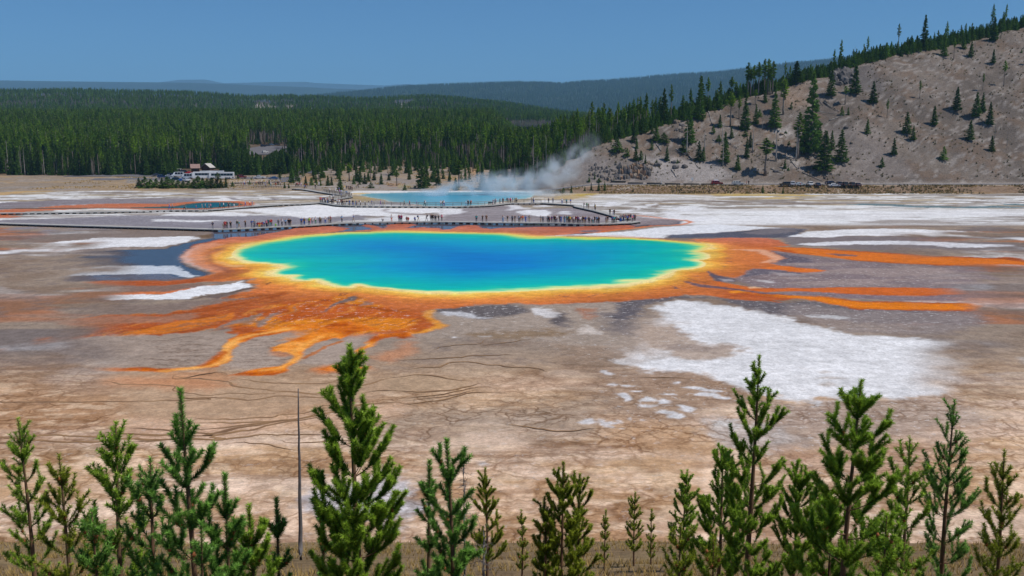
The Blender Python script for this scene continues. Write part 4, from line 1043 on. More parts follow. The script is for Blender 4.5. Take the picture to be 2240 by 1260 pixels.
drape('parking_lot', [(200, 393), (380, 392), (470, 391), (520, 389.5), (580, 389.5), (625, 391), (640, 396)], 9, MAT_LOT, .10)
drape('parking_lot', [(150, 385.5), (365, 384.5), (440, 383.5), (520, 384)], 16, MAT_LOT, .16)
drape('road', [(505, 401), (560, 400), (620, 398), (645, 393), (628, 388)], 5, MAT_ROAD, .2)
drape('path', [(500, 405), (560, 406), (620, 406.5), (680, 408), (740, 410)], 3.2, MAT_PATH, .12)
drape('path', [(655, 373), (668, 376), (690, 378)], 4, MAT_LOT, .2)
drape('parking_lot', [(552, 340), (578, 332), (600, 328), (632, 321)], 46, MAT_LOT, .35)

# ================================================================== TREES of the valley
def leaf_mat(name, rgb, tip, rnd=.3, trans=.25, scale=1.0):
    m, n, l, b = new_mat(name)
    oi = N(n, 'ShaderNodeObjectInfo'); geo = N(n, 'ShaderNodeNewGeometry')
    mx = N(n, 'ShaderNodeMix', data_type='RGBA')
    mx.inputs[6].default_value = linc(*rgb); mx.inputs[7].default_value = linc(*tip)
    ad = N(n, 'ShaderNodeMath', operation='ADD'); l.new(geo.outputs['Random Per Island'], ad.inputs[0]); l.new(oi.outputs['Random'], ad.inputs[1])
    mr = N(n, 'ShaderNodeMapRange'); mr.inputs[1].default_value = .2; mr.inputs[2].default_value = 1.8
    l.new(ad.outputs[0], mr.inputs[0]); l.new(mr.outputs[0], mx.inputs[0])
    m2 = N(n, 'ShaderNodeMapRange'); m2.inputs[3].default_value = 1 - rnd; m2.inputs[4].default_value = 1 + rnd
    wn_ = N(n, 'ShaderNodeTexWhiteNoise', noise_dimensions='1D'); l.new(oi.outputs['Random'], wn_.inputs['W']); l.new(wn_.outputs['Value'], m2.inputs[0])
    s = N(n, 'ShaderNodeVectorMath', operation='SCALE'); l.new(mx.outputs[2], s.inputs[0]); l.new(m2.outputs[0], s.inputs['Scale'])
    l.new(s.outputs[0], b.inputs['Base Color'])
    b.inputs['Roughness'].default_value = .65; b.inputs['Specular IOR Level'].default_value = .12
    if trans:
        tr = N(n, 'ShaderNodeBsdfTranslucent'); l.new(s.outputs[0], tr.inputs['Color'])
        ms = N(n, 'ShaderNodeMixShader'); ms.inputs[0].default_value = trans
        out = n['Material Output']
        l.new(b.outputs[0], ms.inputs[1]); l.new(tr.outputs[0], ms.inputs[2]); l.new(ms.outputs[0], out.inputs['Surface'])
    return m
M_LP = leaf_mat('lodgepole_foliage', (66, 104, 34), (136, 166, 46))
M_FIR = leaf_mat('fir_foliage', (52, 82, 36), (102, 134, 50))
M_YNG = leaf_mat('young_pine_foliage', (64, 98, 36), (112, 146, 54))
M_BARK = simple_mat('grey_bark', (132, 120, 110), .9, .25, 1.5, rnd=.3)
M_DEAD = simple_mat('weathered_dead_wood', (152, 146, 140), .9, .25, 2, rnd=.25)

def conifer_meshes(kind, seed):
    rs = np.random.RandomState(seed)
    if kind == 'lodgepole':
        H, z0, R, n, shape, mat, lsz = 20.0, rs.uniform(.44, .62), rs.uniform(1.1, 1.5), 820, 1, M_LP, (.32, .8)
    elif kind == 'fir':
        H, z0, R, n, shape, mat, lsz = 14.0, .03, rs.uniform(2.4, 3.0), 2300, 0, M_FIR, (.32, .85)
    elif kind == 'young':
        H, z0, R, n, shape, mat, lsz = 6.0, .02, rs.uniform(1.5, 1.95), 1300, 0, M_YNG, (.2, .5)
    else:
        H, z0, R, n, shape, mat, lsz = 15.0, .4, 1.0, 0, 1, M_DEAD, (.2, .3)
    mb = MB()
    lean = rs.uniform(-.25, .25, 2)
    tz = np.linspace(-.4, H * .98, 7)
    r0 = .014 * H if kind != 'dead' else .016 * H
    mb.tube([(lean[0] * (z / H) ** 2, lean[1] * (z / H) ** 2, z) for z in tz], [max(.03, r0 * (1 - .93 * max(z, 0) / H)) for z in tz], 5)
    if kind in ('lodgepole', 'dead'):
        for k in range(16 if kind == 'dead' else 12):
            z = H * (rs.uniform(.25, .95) if kind == 'dead' else rs.uniform(.18, z0)); a = rs.uniform(0, 6.28)
            ln = rs.uniform(.4, 1.5) * (1 - .5 * z / H) * (1.3 if kind == 'dead' else .8)
            mb.tube([(0, 0, z), (math.cos(a) * ln, math.sin(a) * ln, z + rs.uniform(-.3, .25))], [.035, .012], 3, 0, False)
    trunk = mb.mesh('trunk', [M_DEAD if kind == 'dead' else M_BARK], smooth=True)
    if not n:
        return trunk, None, H
    # foliage: clumps laid along whorled boughs
    nb = int(n / 11)
    V = []
    for k in range(nb):
        t = (k + rs.rand()) / nb
        t = t ** (1.25 if shape == 0 else 1.0)                # more boughs low down on firs
        z = H * (z0 + (1 - z0) * t)
        prof = (1 - t) ** .85 if shape == 0 else (min(1, (1 - t) * 1.9) ** .8) * min(1, .35 + t * 2.2)
        ln = R * (prof * rs.uniform(.62, 1.12) + .07)
        if rs.rand() < .12: ln *= rs.uniform(.3, .7)
        a = rs.uniform(0, 6.283)
        d = np.array([math.cos(a), math.sin(a), 0]); sd_ = np.array([-d[1], d[0], 0])
        droop = rs.uniform(-.28, .1) if shape == 0 else rs.uniform(-.15, .3)
        for j in range(11):
            u = rs.uniform(.12, 1) ** .7
            c = d * ln * u + sd_ * rs.uniform(-.34, .34) * ln * (1.05 - u) + np.array([0, 0, z + droop * ln * u + rs.uniform(-.14, .14)])
            s_ = rs.uniform(*lsz) * (.55 + .45 * prof)
            ax = d * rs.uniform(.5, 1) + sd_ * rs.uniform(-.6, .6) + np.array([0, 0, rs.uniform(-.3, .5)]); ax /= np.linalg.norm(ax)
            bx = np.cross(ax, rs.normal(size=3)); bx /= np.linalg.norm(bx) + 1e-6
            V += [c - ax * s_ * .5 + bx * s_ * .42, c - ax * s_ * .5 - bx * s_ * .42, c + ax * s_ * .75]
    top = H
    V += [(-.12, 0, top - .8), (.12, 0, top - .8), (0, 0, top + .3), (0, -.12, top - .8), (0, .12, top - .8), (0, 0, top + .3)]
    V = np.array(V)
    crown = mesh_np('crown', V, np.arange(len(V)).reshape(-1, 3), [mat], smooth=False)
    return trunk, crown, H

TREES = {k: [conifer_meshes(k, 500 + 37 * i + hash_) for i in range(c)] for k, c, hash_ in (('lodgepole', 4, 1), ('fir', 3, 2), ('young', 3, 3), ('dead', 2, 4))}
PROTO = {}
def put_tree(kind, x, y, z, h, label, cat='tree', group=None, v=None, name=None, rz=None, wide=1.0):
    i = random.randrange(len(TREES[kind])) if v is None else v
    tm, cm, H = TREES[kind][i]
    s = h / H
    e = empty(name or {'lodgepole': 'lodgepole_pine', 'fir': 'fir_tree', 'young': 'young_pine', 'dead': 'dead_tree'}[kind], (x, y, z), random.uniform(0, 6.28) if rz is None else rz, label=label, category=cat)
    e.scale = (s * wide, s * wide, s)
    if group: e['group'] = group
    to = link('trunk', tm, e)
    co = link('crown', cm, e) if cm else None
    PROTO.setdefault((kind, i), (to, co))
    return e

# -- the forest itself
def scatter(n, fx):
    rs = np.random.RandomState(fx)
    return rs.rand(n, 2), rs
# candidates over the whole wooded ground, evenly spaced by a jittered grid
def jitter_grid(x0, x1, y0, y1, step, seed):
    rs = np.random.RandomState(seed)
    gx, gy = np.meshgrid(np.arange(x0, x1, step), np.arange(y0, y1, step))
    gx = gx.ravel() + rs.uniform(-.5, .5, gx.size) * step; gy = gy.ravel() + rs.uniform(-.5, .5, gy.size) * step
    return gx, gy, rs
def front_line(px):
    return np.interp(px, [-100, 364, 520, 620, 660, 700, 780, 820, 1000, 1080, 1140, 1190, 1215, 1250], [496, 494, 496, 500, 512, 516, 530, 528, 522, 508, 486, 462, 452, 440])
fx, fy, rs = jitter_grid(-760, 900, 395, 1640, 3.8, 401)
keep = np.abs(fx / fy) < .62
keep &= (fy < 640) | (rs.rand(len(fx)) < np.interp(fy, [640, 1300, 1640], [.95, .42, .3]))
fx, fy = fx[keep], fy[keep]
fz = terrain(fx, fy)
fpx, fpy = w2px(fx, fy, fz)
yc, zc = crest_of(fx)
on_hill = fx > 6
ok = np.where(on_hill, fy > yc + 2.0, fy > front_line(fpx) + (vnoise(fx / 14, fy / 14, 411) - .5) * 20)
clear = (fpx > 534 + 26 * vnoise(fx / 9, fy / 9, 435)) & (fpx < 612 + 24 * vnoise(fx / 9, fy / 9, 436)) & (fy > 640) & (fy < 800)
clear |= (fpx > 545) & (fpx < 580) & (fy > 560) & (fy < 800)
ok &= ~(clear & (fy < 760) & (fy > 560))
ok &= ~((fpx > 386) & (fpx < 486) & (fy < 540))      # cabins
fx, fy, fz, fpx, fpy, yc = fx[ok], fy[ok], fz[ok], fpx[ok], fpy[ok], yc[ok]
rs = np.random.RandomState(431)
nF = len(fx)
fh = rs.uniform(12.5, 22.5, nF)
fk = rs.choice(4, nF, p=[.70, .09, .11, .10])         # lodgepole, fir, young, dead
back_of_hill = (fx > 6)
by = fy - yc
yb = back_of_hill & (by < 45)
fk = np.where(yb & (rs.rand(nF) < np.interp(fx, [20, 60, 110], [.35, .6, .93])), 2, fk)
fh = np.where(fk == 2, rs.uniform(3.5, 7.5, nF), np.where(fk == 1, rs.uniform(9, 18, nF), np.where(fk == 3, rs.uniform(11, 19, nF), fh)))
fh = np.where(yb & (fk == 0), rs.uniform(11, 18, nF), fh)
low = (fpx > 508) & (fpx < 640) & (fy < 610)
zcap = CAM_H + fy * (SP * -FOC + (630 - (np.interp(fpx, [536, 556, 570, 582, 600, 632], [326, 331, 341, 343, 331, 320]) + 11 * (vnoise(fx / 5, fy / 5, 433) - .35))) * CP) / (FOC * CP + (630 - 337) * SP) - fz
cap = (fpx > 540) & (fpx < 630) & (fy < 690)
fh = np.where(cap, np.minimum(fh, np.maximum(zcap, 2)), fh)
fh = np.where(low, np.minimum(fh, rs.uniform(7, 13, nF)), fh); fk = np.where(low & (fk == 0), 1, fk)
leftfront = (fpx < 620) & (fy < 560) & (fpx > -200)
fk = np.where(leftfront & (rs.rand(nF) < .6), 1, fk)
fh = np.where(leftfront & (fk == 1), rs.uniform(10, 16, nF), fh)
fh = np.where(cap, np.minimum(fh, np.maximum(zcap, 2)), fh)
KN = ['lodgepole', 'fir', 'young', 'dead']
# the front rows stand as single trees
vis = (fpx > -20) & (fpx < 2260) & ~back_of_hill & (fk != 2)
score = np.where(vis, fy - front_line(fpx) + rs.uniform(0, 12, nF), 1e9)
first = np.argsort(score)[:135]
LBL = {'lodgepole': ('tall lodgepole pine with a bare trunk in the front row of the dense forest', 'lodgepole pines in the front row of the forest'),
       'fir': ('dark full-skirted fir in the front row of the dense forest', 'firs in the front row of the forest'),
       'dead': ('grey leafless trunk standing in the front row of the dense forest', 'dead trunks in the front row of the forest')}
for i in first:
    k = KN[fk[i]]
    put_tree(k, fx[i], fy[i], fz[i] - .1, fh[i], *(LBL[k][0], 'tree', LBL[k][1]))
for k in ('lodgepole', 'fir', 'young', 'dead'):
    for v in range(len(TREES[k])):
        if (k, v) not in PROTO:
            j = next(q for q in np.argsort(score)[135:] if fk[q] == KN.index(k)) if k != 'young' else next(q for q in np.argsort(np.where((fk == 2) & (fpx > 1400) & (fpx < 1800), by, 1e9)) if q not in first)
            first = np.append(first, j)
            put_tree(k, fx[j], fy[j], fz[j] - .1, fh[j], *((LBL[k][0], 'tree', LBL[k][1]) if k in LBL else (['young bright green pine among the saplings just behind the bare crest', 'bushy young pine on the crest behind the bare slope', 'light green sapling on top of the bare slope'][v], 'tree')), v=v)
rest = np.setdiff1d(np.arange(nF), first)

def instancer(name, P, scl, kinds, variants, proto_list, wide=None):
    """one mass of trees: points carrying scale, turn and kind, each drawn as one of the given trees"""
    me = bpy.data.meshes.new(name)
    me.vertices.add(len(P)); me.vertices.foreach_set('co', np.asarray(P, np.float32).ravel())
    for an, typ, dat in (('scl', 'FLOAT', scl), ('turn', 'FLOAT', np.random.RandomState(len(P)).uniform(0, 6.28, len(P)))):
        a = me.attributes.new(an, typ, 'POINT'); a.data.foreach_set('value', np.asarray(dat, np.float32))
    a = me.attributes.new('sort', 'INT', 'POINT'); a.data.foreach_set('value', np.asarray(variants, np.int32))
    me.update()
    o = link(name, me, kind='stuff')
    ng = bpy.data.node_groups.new(name, 'GeometryNodeTree')
    ng.interface.new_socket('Geometry', in_out='INPUT', socket_type='NodeSocketGeometry')
    ng.interface.new_socket('Geometry', in_out='OUTPUT', socket_type='NodeSocketGeometry')
    nd, lk = ng.nodes, ng.links
    gi = nd.new('NodeGroupInput'); go = nd.new('NodeGroupOutput')
    ji = nd.new('GeometryNodeGeometryToInstance')
    for pr in proto_list:
        if pr is None:
            cn = nd.new('GeometryNodeMeshCone'); cn.inputs['Vertices'].default_value = 5; cn.inputs['Radius Bottom'].default_value = 2.6; cn.inputs['Depth'].default_value = 20.0
            sm = nd.new('GeometryNodeSetMaterial'); sm.inputs['Material'].default_value = M_FAR
            lk.new(cn.outputs['Mesh'], sm.inputs['Geometry']); src = sm.outputs[0]
        else:
            jg = nd.new('GeometryNodeJoinGeometry')
            for ob in pr:
                if ob is None: continue
                oi = nd.new('GeometryNodeObjectInfo'); oi.inputs['Object'].default_value = ob; oi.transform_space = 'ORIGINAL'
                lk.new(oi.outputs['Geometry'], jg.inputs[0])
            src = jg.outputs[0]
        g2 = nd.new('GeometryNodeGeometryToInstance'); lk.new(src, g2.inputs[0])
        pr_out = g2.outputs[0]
        instancer.links = getattr(instancer, 'links', []); instancer.links.append(pr_out)
    jn = nd.new('GeometryNodeJoinGeometry')
    for s_ in reversed(instancer.links):
        lk.new(s_, jn.inputs[0])
    instancer.links = []
    ip = nd.new('GeometryNodeInstanceOnPoints'); ip.inputs['Pick Instance'].default_value = True
    def attr(nm, typ):
        a_ = nd.new('GeometryNodeInputNamedAttribute'); a_.data_type = typ; a_.inputs['Name'].default_value = nm; return a_.outputs['Attribute']
    cx = nd.new('ShaderNodeCombineXYZ'); lk.new(attr('turn', 'FLOAT'), cx.inputs[2])
    lk.new(gi.outputs[0], ip.inputs['Points']); lk.new(jn.outputs[0], ip.inputs['Instance']); lk.new(attr('sort', 'INT'), ip.inputs['Instance Index'])
    er = nd.new('FunctionNodeEulerToRotation'); lk.new(cx.outputs[0], er.inputs[0]); lk.new(er.outputs[0], ip.inputs['Rotation'])
    lk.new(attr('scl', 'FLOAT'), ip.inputs['Scale'])
    lk.new(ip.outputs[0], go.inputs[0])
    md = o.modifiers.new('trees', 'NODES'); md.node_group = ng
    return o
M_FAR = leaf_mat('distant_conifer', (42, 60, 34), (66, 86, 44), .35, 0)
plist = []; pidx = {}
for k in KN:
    for v in range(len(TREES[k])):
        pidx[(k, v)] = len(plist); plist.append(PROTO[(k, v)])
rs = np.random.RandomState(441)
var = np.array([pidx[(KN[fk[i]], rs.randint(len(TREES[KN[fk[i]]])))] for i in rest])
Hs = np.array([TREES[KN[fk[i]]][0][2] for i in rest])
instancer('forest', np.c_[fx[rest], fy[rest], fz[rest] - .1], fh[rest] / Hs, None, var, plist)

def ridge_trees(rd, n, dcut, protos, seed, hmin, hmax, bare=(), Hp=20.0, cone=False):
    us, vs_, G = rd
    rs = np.random.RandomState(seed)
    u = rs.uniform(.5, len(us) - 1.5, n); v = rs.uniform(dcut, 36.4, n)
    iu = u.astype(int); iv = v.astype(int); fu = (u - iu)[:, None]; fv = (v - iv)[:, None]
    P = (G[iv, iu] * (1 - fu) + G[iv, iu + 1] * fu) * (1 - fv) + (G[iv + 1, iu] * (1 - fu) + G[iv + 1, iu + 1] * fu) * fv
    px_, py_ = w2px(P[:, 0], P[:, 1], P[:, 2])
    ok = (px_ > -40) & (px_ < 2290)
    for pts, _ in bare:
        nz_ = fbm(P[:, 0], P[:, 1], 50, 3, 3)
        ok &= poly_sd(np.array(pts, float), px_ + (nz_ - .5) * 14, py_ + (nz_ - .5) * 8 - 2, margin=12) > -1
    P = P[ok]
    h = rs.uniform(hmin, hmax, len(P))
    if cone:
        return instancer('forest', P, h / 20.0, None, np.zeros(len(P), int), [None])
    return instancer('forest', P, h / Hp, None, rs.randint(0, len(protos), len(P)), protos)
# small trees scattered over the open ground before the dense stand
ox, oy, rs = jitter_grid(-230, 40, 425, 545, 3.7, 471)
oz = terrain(ox, oy); opx, opy = w2px(ox, oy, oz)
okk = (oy < front_line(opx) + 4) & (opx > 636) & (opx < 1200) & (rs.rand(len(ox)) < np.interp(oy - front_line(opx), [-85, -45, 0], [.10, .6, .9]))
ox, oy, oz = ox[okk], oy[okk], oz[okk]
ok_ = rs.choice([1, 1, 2, 2, 0], len(ox)); oh = np.where(ok_ == 1, rs.uniform(4, 11, len(ox)), np.where(ok_ == 2, rs.uniform(2.5, 6.5, len(ox)), rs.uniform(8, 14, len(ox))))
instancer('forest', np.c_[ox, oy, oz - .1], oh / np.array([TREES[KN[k]][0][2] for k in ok_]), None, np.array([pidx[(KN[k], rs.randint(len(TREES[KN[k]])))] for k in ok_]), plist)
cx_, cb_, rs = jitter_grid(14, 420, -1, 18, 2.0, 481)
cy_ = crest_of(cx_)[0] + 1.5 + cb_; cz_ = terrain(cx_, cy_)
kk_ = (rs.rand(len(cx_)) < sstep(.2, .5, fbm(cx_, cy_, 18, 3, 483))) & (cx_ / cy_ < .6)
cx_, cy_, cz_ = cx_[kk_], cy_[kk_], cz_[kk_]
instancer('forest', np.c_[cx_, cy_, cz_ - .1], rs.uniform(2.5, 7.5, len(cx_)) / 6.0, None, np.array([pidx[('young', q)] for q in rs.randint(0, 3, len(cx_))], int), plist)
ridge_trees(ridge2, 32000, 1, [PROTO[('lodgepole', i)] for i in range(4)], 451, 14, 22, BARE)
ridge_trees(ridge3, 90000, 2, None, 461, 16, 30, cone=True)

# ================================================================== hillside: single trees, logs, rocks
random.seed(21)
def hill_tree(zx, zy, top, kind, label, wide0=1.0, v=None, group=None):
    px, py = Z('U3', (zx, zy))[0]
    wide = wide0 * 1.5
    x, y, z = hit(px, py)
    tp = Z('U3', (zx, top))[0][1]
    dist = math.sqrt(y * y + (CAM_H - z) ** 2)
    h = max(1.2, (py - tp) * dist / FOC * 1.02)
    put_tree(kind, x, y, z - .15, h, label, 'tree', group or 'trees scattered over the bare slope', v=v, wide=wide)
F, LP, YG, DE = 'fir', 'lodgepole', 'young', 'dead'
HT = [(1715, 880, 190, F, 'tallest dark spruce on the bare slope, centre of a tight clump', .62), (1600, 935, 520, LP, 'grey-trunked pine at the near edge of the tall spruce clump', 1.25), (1790, 780, 590, F, 'fir tucked behind the tallest spruce', .9),
      (1840, 1050, 690, F, 'broad round-skirted fir standing alone below the spruce clump', 1.05), (1910, 845, 680, F, 'slim fir just uphill of the broad fir', .7), (1995, 960, 675, F, 'pointed fir alone on open gravel beyond the broad fir', .85),
      (1660, 870, 620, F, 'lower dark fir filling the spruce clump', .9), (1905, 350, 110, F, 'dark fir in front of the high crags', .75), (2125, 330, 90, F, 'big dark fir beside the highest crags', .95), (2035, 430, 270, LP, 'wide-topped pine below the highest crags', 1.6),
      (2005, 530, 450, YG, 'small green fir beneath the high crags', .8), (2062, 530, 460, YG, 'slender sapling beside the small fir under the crags', .6), (1540, 475, 415, YG, 'lone small sapling on the bare saddle', .8), (1465, 525, 215, LP, 'leggy pine on the slope under the crest grove', 1.5),
      (1385, 645, 330, F, 'large ragged fir beside the pale scree patch', .78), (1300, 415, 280, F, 'narrow fir among the crest grove', .7), (1210, 440, 300, LP, 'crooked pine on the crest above a pale bank', 1.4), (1115, 665, 385, F, 'deep green fir in the middle of the slope', .7),
      (1060, 570, 370, LP, 'greyish pine beside the deep green fir', 1.2), (1118, 722, 668, YG, 'round bush at the foot of the deep green fir', 1.6), (1215, 612, 435, F, 'narrow fir on the pale bank', .6), (1248, 545, 478, YG, 'bright little fir on the pale bank', 1.0),
      (980, 635, 330, LP, 'tall thin pine leaning over the upper slope', 1.3), (885, 645, 532, F, 'compact fir below the crest, shadow on its far side', .85), (823, 698, 628, YG, 'very small green fir on the upper slope', .9), (990, 740, 638, F, 'small pointed fir in the middle of the slope', .95),
      (875, 768, 712, YG, 'low rounded shrub on the upper slope', 1.5), (905, 790, 560, DE, 'thin dead pole above the low rounded shrub', .8), (928, 965, 692, F, 'tall fir with a dead pole before it, lower slope', .72), (912, 1005, 720, DE, 'pale dead pole in front of the tall fir', .7),
      (700, 570, 292, F, 'dark fir at the crest above the rounded bush', .72), (695, 572, 518, YG, 'round dark bush under the crest fir', 1.9), (600, 790, 470, F, 'big dark conifer with dead lower limbs, upper slope', .72), (580, 895, 640, DE, 'bare forked trunk under the big dark conifer', 1.2),
      (548, 865, 778, YG, 'dark bush against the bare forked trunk', 1.5), (398, 950, 818, F, 'neat cone-shaped fir above the cliff', .85), (690, 950, 775, F, 'taller of two firs standing together', .85), (732, 950, 825, F, 'shorter of two firs standing together', .9),
      (745, 850, 635, DE, 'dead pole behind the pair of firs', 1.0), (1130, 920, 742, F, 'thin fir low on the slope', .6), (1165, 820, 690, F, 'dark fir behind the twisted dead tree', .8), (1185, 878, 650, DE, 'twisted dead tree with thick limbs', 1.5),
      (1045, 1038, 900, F, 'short plump fir low on open gravel', 1.0), (1300, 1085, 755, LP, 'open-limbed pine with a long shadow, foot of the slope', 2.1), (1400, 960, 670, DE, 'tall dead snag by itself at mid slope', 1.2), (1482, 1018, 925, F, 'small fir amid fallen timber', .8),
      (1585, 945, 640, DE, 'dead trunk before the grey-trunked pine', 1.0), (1730, 898, 640, DE, 'white dead trunk before the tallest spruce', .8), (1275, 660, 545, DE, 'slim dead pole beside the pale scree', 1.0),
      (298, 768, 615, F, 'squat fir near the crest forest', 1.05), (370, 778, 690, YG, 'wide dark bush near the crest forest', 1.6), (262, 698, 600, F, 'fir at the lower corner of the crest forest', .8), (258, 842, 765, YG, 'tiny sapling over the cliff top', .7),
      (110, 945, 820, F, 'fir on the cliff rim nearest the steam', .9), (160, 935, 855, YG, 'bushy pine on the cliff rim', 1.1), (200, 990, 890, F, 'narrow fir growing from the cliff face', .7), (30, 905, 830, YG, 'bush on the misty cliff rim', 1.2), (120, 840, 740, F, 'slender fir above the cliff rim', .7),
      (95, 780, 640, F, 'fir beneath the crest forest, near the mist', .9), (-60, 870, 740, YG, 'misty bush behind the steam', 1.2), (1520, 800, 765, YG, 'small shrub near the dead snag', 1.4), (1375, 820, 770, YG, 'tiny shrub beside the tall snag', 1.1), (493, 972, 930, YG, 'tiny pine on the scree edge', .8),
      (1515, 1040, 1020, YG, 'low green tuft near fallen timber', 1.6), (305, 965, 935, YG, 'green tuft on the cliff top', 1.3), (1490, 695, 678, YG, 'low green tuft on the pale scree', 2.0)]
for q in HT:
    hill_tree(q[0], q[1], q[2], q[3], q[4], q[5])
random.seed(31)
for i, (x_, y_, h_, k_, lb) in enumerate(((2290, 420, 190, F, 'tall fir beyond the crags, past the photograph'), (2240, 700, 130, F, 'fir on the gravel past the end of the car row'), (2420, 560, 170, LP, 'leggy pine on the far gravel slope'), (2480, 900, 150, F, 'broad fir low on the far gravel'), (2600, 700, 190, F, 'dark tall fir on the far gravel'), (2660, 760, 130, F, 'fir at the foot of the dark tall fir'),
        (2720, 380, 160, LP, 'high pine on the far slope'), (2850, 620, 170, F, 'fir on the outer slope'), (2940, 940, 120, YG, 'young pine low on the outer slope'), (3060, 480, 200, F, 'tall fir high on the outer slope'), (3180, 760, 170, F, 'fir near the outer edge of the slope'), (3300, 300, 150, LP, 'pine high at the outer edge'), (3380, 860, 140, F, 'low fir at the outer edge'), (2370, 1010, 90, YG, 'sapling near the road past the car row'))):
    hill_tree(x_, y_, y_ - h_, k_, lb, .9)
rs = np.random.RandomState(39)
for k in range(46):
    for tr_i in range(20):
        x_ = rs.uniform(215, 330); y_ = rs.uniform(398, 540)
        if hill_face(x_, y_) > .9 and fbm(np.array([x_]), np.array([y_]), 40, 2, 611)[0] > .45: break
    k_ = (F, F, LP, YG, DE)[rs.randint(5)]
    put_tree(k_, x_, y_, float(terrain(x_, y_)) - .15, {F: rs.uniform(6, 13), LP: rs.uniform(9, 15), YG: rs.uniform(1.5, 4), DE: rs.uniform(6, 11)}[k_], {F: 'dark fir on the outer part of the slope past the photograph', LP: 'leggy pine on the outer part of the slope past the photograph', YG: 'low bush on the outer part of the slope past the photograph', DE: 'dead pole on the outer part of the slope past the photograph'}[k_], 'tree', 'trees on the outer part of the slope', wide=1.2)
random.seed(33)
# tall pines on the skyline of the slope
SK = [(165, 630, 400), (215, 600, 345), (305, 600, 278), (370, 600, 318), (480, 520, 390), (537, 470, 283), (582, 500, 340), (728, 480, 295), (805, 470, 262), (850, 460, 330), (992, 400, 188), (1030, 390, 230), (1060, 345, 88), (1085, 345, 92), (1140, 360, 62),
      (1165, 360, 120), (1192, 350, 85), (1237, 350, 62), (1290, 330, 33), (1325, 340, 32), (1345, 345, 110), (1367, 330, 48), (1412, 300, 55), (1395, 300, 90), (1587, 230, 42), (1665, 190, 70), (1450, 350, 190)]
for i, q in enumerate(SK):
    tall = q[1] - q[2] > 230
    hill_tree(q[0], q[1], q[2], F if i in (7, 24) else LP, 'tall thin pine rising above the crest forest against the far blue ridge', 1.25 if tall else 1.4, group='tall pines along the crest of the slope')
hill_tree(1700, 185, 2, DE, 'bare dead spire on the crest near the high crags', .8)
hill_tree(2065, 100, -10, DE, 'dead spire above the highest crags', .8)

